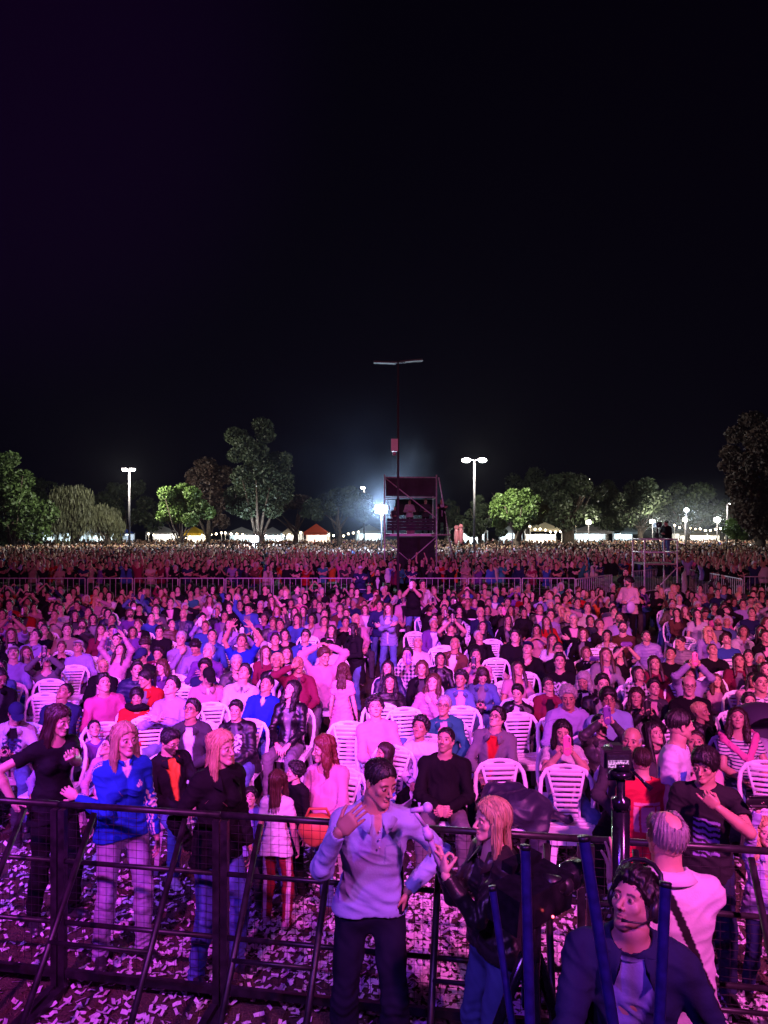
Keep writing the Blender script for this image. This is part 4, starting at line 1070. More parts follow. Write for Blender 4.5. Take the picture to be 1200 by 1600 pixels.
tp('back_cloth', lambda g_: clothf(g_, .5, TW - .04, TD - .05, ZD + .9, ZR, amp=.02), 'black_cloth')
tp('skirt_cloth', lambda g_: clothf(g_, .55, TW - .06, .12, .1, ZD - .12), 'black_cloth')
tp('deck', lambda g_: g_.box((TW / 2, TD / 2, ZD), (TW - .02, TD - .02, .07)), 'plank', False)
for k in range(4): tp('fascia_board', lambda g_: g_.box((TW / 2 + .03, -.04, ZD + .24 + k * .135), (TW - .15, .03, .115)), 'tower_cloth', False)
tp('toe_board', lambda g_: g_.box((TW / 2, -.07, ZD - .02), (TW * .8, .05, .1)), 'white_paint', False)
g = G(); g.box((0, 0, .35), (1.9, .6, .05))
for x_ in (-.9, .9):
    for y_ in (-.25, .25): g.box((x_, y_, .175), (.04, .04, .30))
con = empty('control_desk', (TX0 + 1.3, D + .55, ZD + .06), label='mixing desk with small equipment on the tower deck', cat='control desk')
link('table', g.mesh('table', 'black_plastic', smooth=False), con)
for k in range(5):
    g = G(); g.box((-.7 + k * .35, -.1, .41), (.22, .16, .06 + .05 * (k % 2))); link('console', g.mesh('console', 'white_paint' if k in (1, 3) else 'galvanised', smooth=False), con)
g = G(); g.box((0, 0, .2), (.36, .3, .40)); g.ball((0, -.12, .2), (.13, .05, .13)); o = link('speaker', g.mesh('speaker', 'plank', smooth=False), None, (TX0 + 1.15, D + .17, ZD + .24)); o.location.z = ZD + .04
tag(o, 'small pale speaker box at the front of the tower deck', 'speaker')

# ------------------------------------------------------------------ camera platform on the right
D = 27.5; PX0, PX1 = PX(1007, D), PX(1058, D); PW = PX1 - PX0; PZD = 1.62
plat = empty('camera_platform', (PX0, D, 0), label='small scaffold platform with guard rails under a cameraman', cat='platform')
def pp(name, a, b, r=.022):
    g_ = G(); g_.tube([a, b], r, 6); link(name, g_.mesh(name, 'galvanised'), plat)
for x_ in (0, PW):
    for y_ in (0, 1.3): pp('upright', (x_, y_, 0), (x_, y_, PZD + .98), .026)
for z_ in (PZD + .95, PZD + .45):
    for a_, b_ in (((0, 0), (PW, 0)), ((0, 1.3), (PW, 1.3)), ((0, 0), (0, 1.3)), ((PW, 0), (PW, 1.3))): pp('guard_rail', (*a_, z_), (*b_, z_))
pp('diagonal_brace', (0, -.03, .2), (PW, -.03, PZD - .1), .018)
g = G(); g.box((PW / 2, .65, PZD), (PW - .03, 1.27, .06)); link('deck', g.mesh('deck', 'plank', smooth=False), plat)

# ------------------------------------------------------------------ street lamps and floodlights (lit)
def emis(name, col, st):
    m, t, b = nm(name); b.inputs['Base Color'].default_value = (.8, .8, .8, 1)
    b.inputs['Emission Color'].default_value = (*col, 1); b.inputs['Emission Strength'].default_value = st; MAT[name] = m
emis('lamp_glow', (1.0, .97, .86), 60); emis('flood_glow', (.72, .86, 1.0), 900); emis('warm_glow', (1.0, .80, .5), 26); emis('cool_glow', (.75, .93, 1.0), 9); emis('booth_glow', (1.0, .93, .74), 4.0)
def street_lamp(px, py, D, heads, label, power=900, col=(1, .96, .84), size=.28, lp=True):
    X = PX(px, D); z_ = PZ(py, D)
    o = empty('street_lamp', (X, D, 0), label=label, cat='street lamp', group='lit street lamps behind the crowd')
    g_ = G(); g_.tube([(0, 0, 0), (0, 0, z_)], [.11, .07], 8); link('pole', g_.mesh('pole', 'lamp_metal'), o)
    for dx in heads:
        g_ = G(); g_.tube([(0, 0, z_), (dx * .5, 0, z_ + .12), (dx, 0, z_ + .12)], .04, 6); g_.box((dx, 0, z_ + .14), (size * 1.6, .4, .05)); link('arm', g_.mesh('arm', 'lamp_metal', smooth=False), o)
        g_ = G(); g_.ball((dx, -.06, z_ + .04), (size * .8, .2, size * .45)); link('lamp', g_.mesh('lamp', 'lamp_glow'), o)
    if lp: point('street_light', (X, D - .5, z_ - .3), col, power, .3)
street_lamp(202, 735, 57.5, (-.35, .30), 'lit street lamp behind the pale willow tree', 4200, size=.24)
street_lamp(741, 720, 55, (-.62, .62), 'lit double headed street lamp right of the scaffold tower', 4500, size=.40)
street_lamp(569, 763, 80, (-.15,), 'small lit street lamp just left of the scaffold tower', 700, (1, .9, .7))
street_lamp(1136, 788, 75, (.35, .9), 'distant lit street lamp in front of the large right tree', 500, size=.16)
street_lamp(921, 750, 110, (0, ), 'faint far street lamp above the dark right hand trees', 100, size=.22, lp=False)
def flood(px, py, D, label, power, mat='flood_glow', r=.3, col=(.75, .87, 1.0), nm_='floodlight'):
    X = PX(px, D); z_ = PZ(py, D)
    o = empty(nm_, (X, D, 0), label=label, cat='floodlight', group='floodlights behind the crowd')
    g_ = G(); g_.tube([(0, .1, 0), (0, .1, z_)], .05, 6); link('mast', g_.mesh('mast', 'lamp_metal'), o)
    g_ = G(); g_.box((0, .08, z_), (r * 2.2, .12, r * 1.5)); link('housing', g_.mesh('housing', 'black_plastic', smooth=False), o)
    g_ = G(); g_.ball((0, 0, z_), (r * .85, .05, r * .8)); link('lamp', g_.mesh('lamp', mat), o)
    point('flood_light', (X, D - .6, z_), col, power, r)
flood(596, 796, 46, 'dazzling blue white floodlight beside the scaffold tower', 3000, r=.36, col=(.45, .66, 1.0))
flood(1073, 797, 76, 'bright blue white floodlight above the right hand stalls', 900, r=.24)
flood(1071, 812, 77, 'bright warm floodlight low behind the crowd', 900, 'lamp_glow', .26, (1, .95, .8))
flood(1121, 812, 77, 'warm floodlight furthest right above the crowd', 1200, 'lamp_glow', .34, (1, .95, .8))
flood(1020, 815, 80, 'warm floodlight behind the cameraman on the platform', 1500, 'lamp_glow', .28, (1, .93, .75))
flood(920, 816, 70, 'warm oval floodlight under the dark right hand tree', 500, 'lamp_glow', .26, (1, .93, .75))
flood(397, 842, 60, 'blue white floodlight at the foot of the tall tree', 900, 'flood_glow', .35)
flood(436, 855 - 12, 92, 'small white floodlight right of the tall tree trunk', 350, 'flood_glow', .25)

# ------------------------------------------------------------------ stalls
def stall(px0, px1, D, colr, label, glow='booth_glow', power=500, zt=2.9, peak=.9):
    x0, x1 = PX(px0, D), PX(px1, D); W_ = x1 - x0; nme = 'canopy_' + '_'.join('%d' % (c * 99) for c in colr)
    if nme not in MAT: simple(nme, colr, .7)
    o = empty('market_stall', ((x0 + x1) / 2, D, 0), label=label, cat='stall', group='lit stalls behind the crowd')
    n = max(1, round(W_ / 4)); g_ = G()
    for i in range(n):
        a = -W_ / 2 + W_ * i / n; b_ = a + W_ / n - .1; c_ = (a + b_) / 2
        g_.add([[a, 0, zt - .5], [b_, 0, zt - .5], [b_, 3, zt - .5], [a, 3, zt - .5], [c_, 1.5, zt + peak - .5], [a, 0, zt - .8], [b_, 0, zt - .8]], [[0, 1, 6, 5]], [[0, 1, 4], [1, 2, 4], [2, 3, 4], [3, 0, 4]])
    link('canopy', g_.mesh('canopy', nme, smooth=False), o)
    g_ = G()
    for i in range(n + 1):
        for y_ in (0, 3): g_.tube([(-W_ / 2 + W_ * i / n, y_, 0), (-W_ / 2 + W_ * i / n, y_, zt - .5)], .05, 5)
    link('posts', g_.mesh('posts', 'white_paint'), o)
    g_ = G(); g_.box((0, .4, .55), (W_ * .9, .6, 1.1)); link('counter', g_.mesh('counter', 'white_paint', smooth=False), o)
    g_ = G(); g_.box((0, 2.9, 1.2), (W_ * .96, .06, 2.3)); link('back_wall', g_.mesh('back_wall', 'white_paint', smooth=False), o)
    for i in range(n):
        g_ = G(); g_.box((-W_ / 2 + W_ * (i + .5) / n, 1.4, zt - .72), (W_ / n * .7, .14, .10)); link('tube_lamp', g_.mesh('tube_lamp', glow, smooth=False), o)
    point('stall_light', ((x0 + x1) / 2, D + 1.4, zt - .95), (1, .95, .82) if glow != 'cool_glow' else (.72, .93, 1), power * .3, .5)
emis('booth_glow', (1.0, .93, .76), 9); emis('cool_glow', (.75, .93, 1.0), 9)
W8 = (.7, .7, .7)
stall(30, 72, 100, W8, 'white stall at the far left edge behind the crowd', 'cool_glow', 900)
stall(76, 122, 96, (.5, .6, .75), 'pale stall glowing blue under the willow', 'cool_glow', 1500, 3.2)
stall(124, 170, 100, W8, 'long white stall right of the willow trunk', 'cool_glow', 1300)
stall(178, 197, 88, (.02, .06, .6), 'small stall with a bright blue canopy', 'cool_glow', 250, 3.0, .6)
stall(228, 268, 98, W8, 'white stall below the bright green tree', 'booth_glow', 900, 3.1)
stall(282, 316, 86, (.75, .5, .03), 'stall with a yellow canopy behind the crowd', 'booth_glow', 900, 3.0, .8)
stall(352, 398, 104, W8, 'white stall left of the tall tree trunk', 'cool_glow', 900)
stall(408, 440, 104, (.6, .62, .65), 'pale grey stall right of the tall tree trunk', 'cool_glow', 900)
stall(442, 468, 88, (.6, .55, .45), 'cream stall beside the red canopy', 'booth_glow', 500, 3.1)
stall(474, 512, 82, (.55, .07, .03), 'stall with a big red peaked canopy', 'booth_glow', 700, 3.1, 1.0)
stall(556, 598, 96, (.62, .72, .75), 'pale stall behind the scaffold tower', 'cool_glow', 1500, 3.2)
stall(716, 762, 92, W8, 'brightly lit white stall below the double street lamp', 'cool_glow', 2600, 3.3)
stall(786, 816, 96, W8, 'white stall under the bright green spreading tree', 'cool_glow', 1200, 3.2)
stall(828, 878, 84, (.75, .68, .5), 'warm lit stall left of the thick dark trunk', 'booth_glow', 2400, 3.5)
stall(900, 958, 92, W8, 'pale stall right of the thick dark trunk', 'cool_glow', 1600, 3.2)
stall(970, 1000, 96, (.5, .65, .75), 'pale blue stall left of the camera platform', 'cool_glow', 900, 3.1)
stall(1062, 1150, 98, (.7, .62, .45), 'long warm lit stall row right of the cameraman', 'booth_glow', 2600, 2.9)
# strings of bulbs
def bulb_string(px0, px1, py, D, n, label, sag=.5):
    x0, x1 = PX(px0, D), PX(px1, D); z_ = PZ(py, D)
    o = empty('string_lights', (x0, D, 0), label=label, cat='string lights', group='festoon lights behind the crowd')
    P = [(0 + (x1 - x0) * i / n, 0, z_ - sag * math.sin(math.pi * i / n) + (rs.rand() - .5) * .2) for i in range(n + 1)]
    g_ = G(); g_.tube(P, .012, 4); link('cable', g_.mesh('cable', 'black_plastic'), o)
    for x_ in (P[0], P[-1]):
        g_ = G(); g_.tube([(x_[0], 0, 0), (x_[0], 0, x_[2] + .1)], .04, 5); link('pole', g_.mesh('pole', 'galvanised'), o)
    g_ = G(); g_.ball((0, 0, 0), .11, 8, 6); me = g_.mesh('bulb', 'warm_glow')
    for p in P: link('bulb', me, o, (p[0], p[1], p[2] - .1))
bulb_string(1054, 1150, 820, 88, 12, 'string of bulbs right of the cameraman')
bulb_string(232, 346, 832, 84, 14, 'string of bulbs under the green tree and yellow canopy')
bulb_string(352, 470, 830, 84, 13, 'string of bulbs across the tall tree trunk')
bulb_string(498, 560, 829, 84, 8, 'string of bulbs right of the red canopy')
bulb_string(828, 900, 822, 82, 9, 'string of bulbs across the thick dark trunk')
# red and white shop sign and inflatable behind the crowd
g = G(); o = empty('banner_sign', (PX(812, 60), 60, 0), label='small red sign on a post before the bright green tree', cat='sign')
g.tube([(-.6, 0, 0), (-.6, 0, PZ(797, 60))], .06, 6); link('post', g.mesh('post', 'galvanised'), o)
simple('sign_red', (.42, .02, .03), .5, vary=.5, vs=4)
for k, (dx, w_) in enumerate(((-.6, .35), (.15, .7), (.9, .35))):
    g = G(); g.box((dx, 0, PZ(798, 60)), (w_, .08, .45)); link('sign_panel', g.mesh('sign_panel', 'sign_red', smooth=False), o)
o = empty('inflatable', (PX(716, 62), 62, 0), label='pink inflatable toy figures held above the crowd', cat='inflatable')
simple('pink_vinyl', (.7, .22, .28), .3)
for dx, dz in ((-.15, 0), (.22, .1)):
    g = G(); g.ball((dx, 0, PZ(838, 62) + dz), (.22, .2, .75)); g.ball((dx, 0, PZ(838, 62) + dz + .75), (.2, .18, .22)); link('figure', g.mesh('figure', 'pink_vinyl'), o)
g = G(); g.tube([(0, 0, 0), (0, 0, PZ(845, 62))], .03, 5); link('stick', g.mesh('stick', 'white_paint'), o)

# ------------------------------------------------------------------ trees
def leafmat(name, col, tr=.25):
    m, t, b = nm(name); tc = t.nodes.new('ShaderNodeTexCoord'); n = t.nodes.new('ShaderNodeTexNoise'); n.inputs['Scale'].default_value = .9; n.inputs['Detail'].default_value = 4
    t.links.new(tc.outputs['Object'], n.inputs['Vector'])
    r = t.nodes.new('ShaderNodeValToRGB'); r.color_ramp.elements[0].position = .35; r.color_ramp.elements[1].position = .7
    r.color_ramp.elements[0].color = (*[c * .55 for c in col], 1); r.color_ramp.elements[1].color = (*[c * 1.35 for c in col], 1)
    t.links.new(n.outputs[0], r.inputs[0]); t.links.new(r.outputs[0], b.inputs['Base Color']); b.inputs['Roughness'].default_value = .6; MAT[name] = m
leafmat('leaf_green', (.07, .12, .03)); leafmat('leaf_pale', (.13, .14, .07)); leafmat('leaf_dark', (.045, .065, .03)); leafmat('leaf_rust', (.06, .035, .025)); leafmat('leaf_bright', (.10, .17, .035))
def tree(px, D, py_top, px_w, label, kind='round', mat='leaf_dark', n=2600, leaf=.2, trunk=None, seed=0, py_base=None, clumps=None):
    r = np.random.RandomState(seed); n = int(n * 1.7); leaf *= .74; X = PX(px, D); H_ = PZ(py_top, D); W_ = px_w / F * D / 2; zb = PZ(py_base, D) if py_base else H_ * .25
    o = empty('tree', (X, D, 0), label=label, cat='tree', group='trees behind the crowd')
    tr = trunk or .25; g_ = G(); zm = zb + (H_ - zb) * .35
    g_.tube([(0, 0, 0), (r.normal(0, .1), 0, zb * .6), (r.normal(0, .2), 0, zm)], [tr, tr * .8, tr * .5], 8)
    nb = 6
    for i in range(nb):
        a = i * 2 * math.pi / nb + r.rand(); L = W_ * r.uniform(.4, .8); z1 = zb * r.uniform(.6, 1.0)
        g_.tube([(0, 0, z1), (L * .45 * math.cos(a), L * .45 * math.sin(a), z1 + (H_ - z1) * .25), (L * math.cos(a), L * math.sin(a), z1 + (H_ - z1) * r.uniform(.4, .75))], [tr * .45, tr * .28, tr * .1], 6)
    link('trunk', g_.mesh('trunk', 'bark'), o)
    C_ = []
    if clumps: C_ = [(cx_ / F * D, r.normal(0, W_ * .25), CH - (cy_ - HOR) / F * D, cr / F * D) for cx_, cy_, cr in clumps]
    else:
        k = 26
        for i in range(k):
            if kind == 'flat': u = r.uniform(-1, 1); z_ = zb + (H_ - zb) * (.55 + .35 * (1 - u * u)) * r.uniform(.75, 1.0); rad = W_ * .22
            else:
                u = r.normal(0, .45); u = max(-1, min(1, u)); t_ = r.uniform(0, 1); z_ = zb + (H_ - zb) * (t_ * .9 * (1 - .35 * u * u) + .05); rad = W_ * r.uniform(.18, .34) * (1.1 - .45 * t_)
                u *= (1 - .35 * t_)
            C_.append((u * W_ * .85, r.uniform(-.7, .7) * W_, z_ - (rad * .4 if t_ > .8 else 0) if kind != 'flat' else z_, rad))
    Cn = np.array([c[:3] for c in C_]); Rr = np.array([c[3] for c in C_]); wgt = Rr ** 2 / np.sum(Rr ** 2); id_ = r.choice(len(C_), n, p=wgt)
    dirv = r.normal(size=(n, 3)); dirv /= np.linalg.norm(dirv, axis=1)[:, None]; rad = r.uniform(.45, 1.08, n) ** .6
    P = Cn[id_] + dirv * (Rr[id_] * rad)[:, None] * (1, 1, .8)
    if kind == 'willow': P[:, 2] -= r.rand(n) ** 2 * (H_ - zb) * .35
    P[:, 2] = np.maximum(P[:, 2], .8)
    s_ = leaf * r.uniform(.6, 1.4, n); u = r.normal(size=(n, 3)); u /= np.linalg.norm(u, axis=1)[:, None]; v = np.cross(u, r.normal(size=(n, 3))); v /= np.linalg.norm(v, axis=1)[:, None]
    if kind == 'willow': u = u * .25 + (0, 0, 1); u /= np.linalg.norm(u, axis=1)[:, None]; s2 = s_ * .35; s_ = s_ * 1.6
    else: s2 = s_ * .62
    V = np.stack([P - u * s_[:, None], P + v * s2[:, None], P + u * s_[:, None], P - v * s2[:, None]], 1).reshape(-1, 3)
    g_ = G(); g_.add(V, np.arange(n * 4).reshape(-1, 4)); link('crown', g_.mesh('crown', mat, smooth=False), o)
    return o
tree(20, 60, 703, 110, 'dark conical tree at the far left edge', mat='leaf_green', n=5200, seed=1, leaf=.19, py_base=850,
     clumps=[(-5, 718, 16), (-12, 745, 24), (10, 750, 22), (-25, 775, 30), (18, 785, 28), (40, 800, 24), (-5, 810, 34), (30, 828, 26), (-25, 835, 26), (0, 770, 26)])
tree(118, 66, 757, 110, 'pale drooping willow lit from the side', 'willow', 'leaf_pale', 4600, .20, .35, 2, 840, clumps=[(-18, 775, 20), (5, 778, 24), (-30, 800, 18), (20, 800, 20), (-8, 808, 20), (-2, 790, 20)])
tree(168, 66, 786, 56, 'smaller pale drooping willow', 'willow', 'leaf_pale', 2600, .18, .25, 3, 840, clumps=[(-6, 800, 14), (8, 806, 15), (-14, 816, 12), (16, 820, 12)])
tree(282, 60, 755, 84, 'bright green leafy tree lit by a street lamp', mat='leaf_bright', n=4600, leaf=.17, trunk=.2, seed=4, py_base=838,
     clumps=[(-18, 772, 14), (2, 766, 13), (20, 772, 14), (-26, 790, 13), (0, 790, 18), (26, 792, 17), (-24, 806, 10), (-8, 806, 14), (40, 800, 14), (18, 812, 13)])
tree(403, 62, 648, 120, 'tallest tree with a split dark crown and straight trunk', mat='leaf_dark', n=9000, leaf=.17, trunk=.38, seed=5, py_base=850,
     clumps=[(4, 664, 17), (-36, 680, 18), (12, 680, 16), (-20, 695, 18), (-5, 710, 24), (-34, 712, 14), (30, 722, 22), (45, 716, 10), (12, 740, 28), (42, 748, 16), (-20, 745, 22), (-5, 768, 28), (30, 772, 24), (-36, 775, 22), (50, 764, 8), (-40, 790, 16), (-15, 795, 20), (24, 797, 16)])
tree(325, 68, 712, 90, 'rusty dark tree leaning against the tallest tree', mat='leaf_rust', n=3600, leaf=.2, trunk=.3, seed=6, py_base=840,
     clumps=[(0, 730, 18), (-16, 745, 18), (20, 742, 20), (0, 760, 24), (-24, 770, 16), (24, 780, 20), (0, 795, 22), (-20, 810, 14), (22, 815, 14)])
tree(528, 66, 764, 112, 'wide flat topped tree with bare slanting limbs', 'flat', 'leaf_dark', 4600, .18, .3, 7, 820, clumps=[(-38, 792, 16), (-20, 782, 16), (0, 776, 16), (20, 774, 16), (40, 782, 15), (50, 798, 12), (-50, 802, 10), (-10, 795, 14), (22, 795, 16), (38, 806, 12), (-30, 806, 10)])
tree(462, 70, 774, 90, 'low spreading dark tree beside the tallest tree', 'flat', 'leaf_rust', 3200, .2, .3, 8, 820)
tree(808, 58, 765, 94, 'bright green layered spreading tree', 'flat', 'leaf_bright', 5600, .16, .3, 9, 835, clumps=[(-6, 774, 13), (14, 773, 12), (-26, 779, 10), (-28, 790, 14), (0, 787, 16), (26, 785, 14), (38, 797, 12), (-34, 802, 10), (-10, 803, 16), (16, 802, 16), (30, 812, 10), (-22, 817, 12), (0, 819, 12)])
tree(748, 66, 772, 76, 'dim green tree behind the double street lamp pole', mat='leaf_dark', n=3200, leaf=.19, trunk=.25, seed=10, py_base=835)
tree(886, 74, 728, 150, 'broad black tree with a thick leaning trunk', mat='leaf_dark', n=5200, leaf=.22, trunk=.75, seed=11, py_base=815)
tree(1000, 84, 741, 130, 'greyish tree with a ragged top left of the cameraman', mat='leaf_dark', n=4600, leaf=.24, trunk=.4, seed=12, py_base=820)
tree(1075, 88, 744, 130, 'hazy rounded tree above the right hand floodlights', mat='leaf_dark', n=4200, leaf=.26, trunk=.4, seed=13, py_base=815)
tree(1185, 56, 632, 170, 'huge rusty tree at the far right edge', mat='leaf_rust', n=9000, leaf=.19, trunk=.5, seed=14, py_base=840,
     clumps=[(0, 655, 20), (-20, 675, 18), (25, 670, 24), (-5, 690, 26), (-35, 705, 16), (20, 705, 28), (-15, 725, 28), (-50, 728, 12), (25, 740, 30), (-30, 750, 24), (0, 765, 30), (-45, 768, 14), (30, 785, 30), (-20, 795, 26), (5, 820, 28), (-35, 815, 14)])
tree(1150, 72, 800, 46, 'small yellow green tree beside the far right street lamp', mat='leaf_bright', n=1500, leaf=.18, trunk=.15, seed=15, py_base=840)
far = [(62, 735, 120, 'far dark tree between the conical tree and willow'), (196, 745, 130, 'far dark tree behind the left street lamp'), (700, 776, 60, 'far dark tree just right of the scaffold tower'), (825, 728, 150, 'far black tree behind the bright green spreading tree'), (948, 750, 90, 'far dark tree between the black tree and the grey one'), (1130, 775, 60, 'far dark tree between the hazy tree and the huge rusty tree'), (640, 800, 60, 'far low dark tree behind the scaffold tower')]
for i, (px, py, w_, l_) in enumerate(far): tree(px, 95, py, w_, l_, mat='leaf_dark', n=2800, leaf=.32, trunk=.35, seed=30 + i, py_base=825)
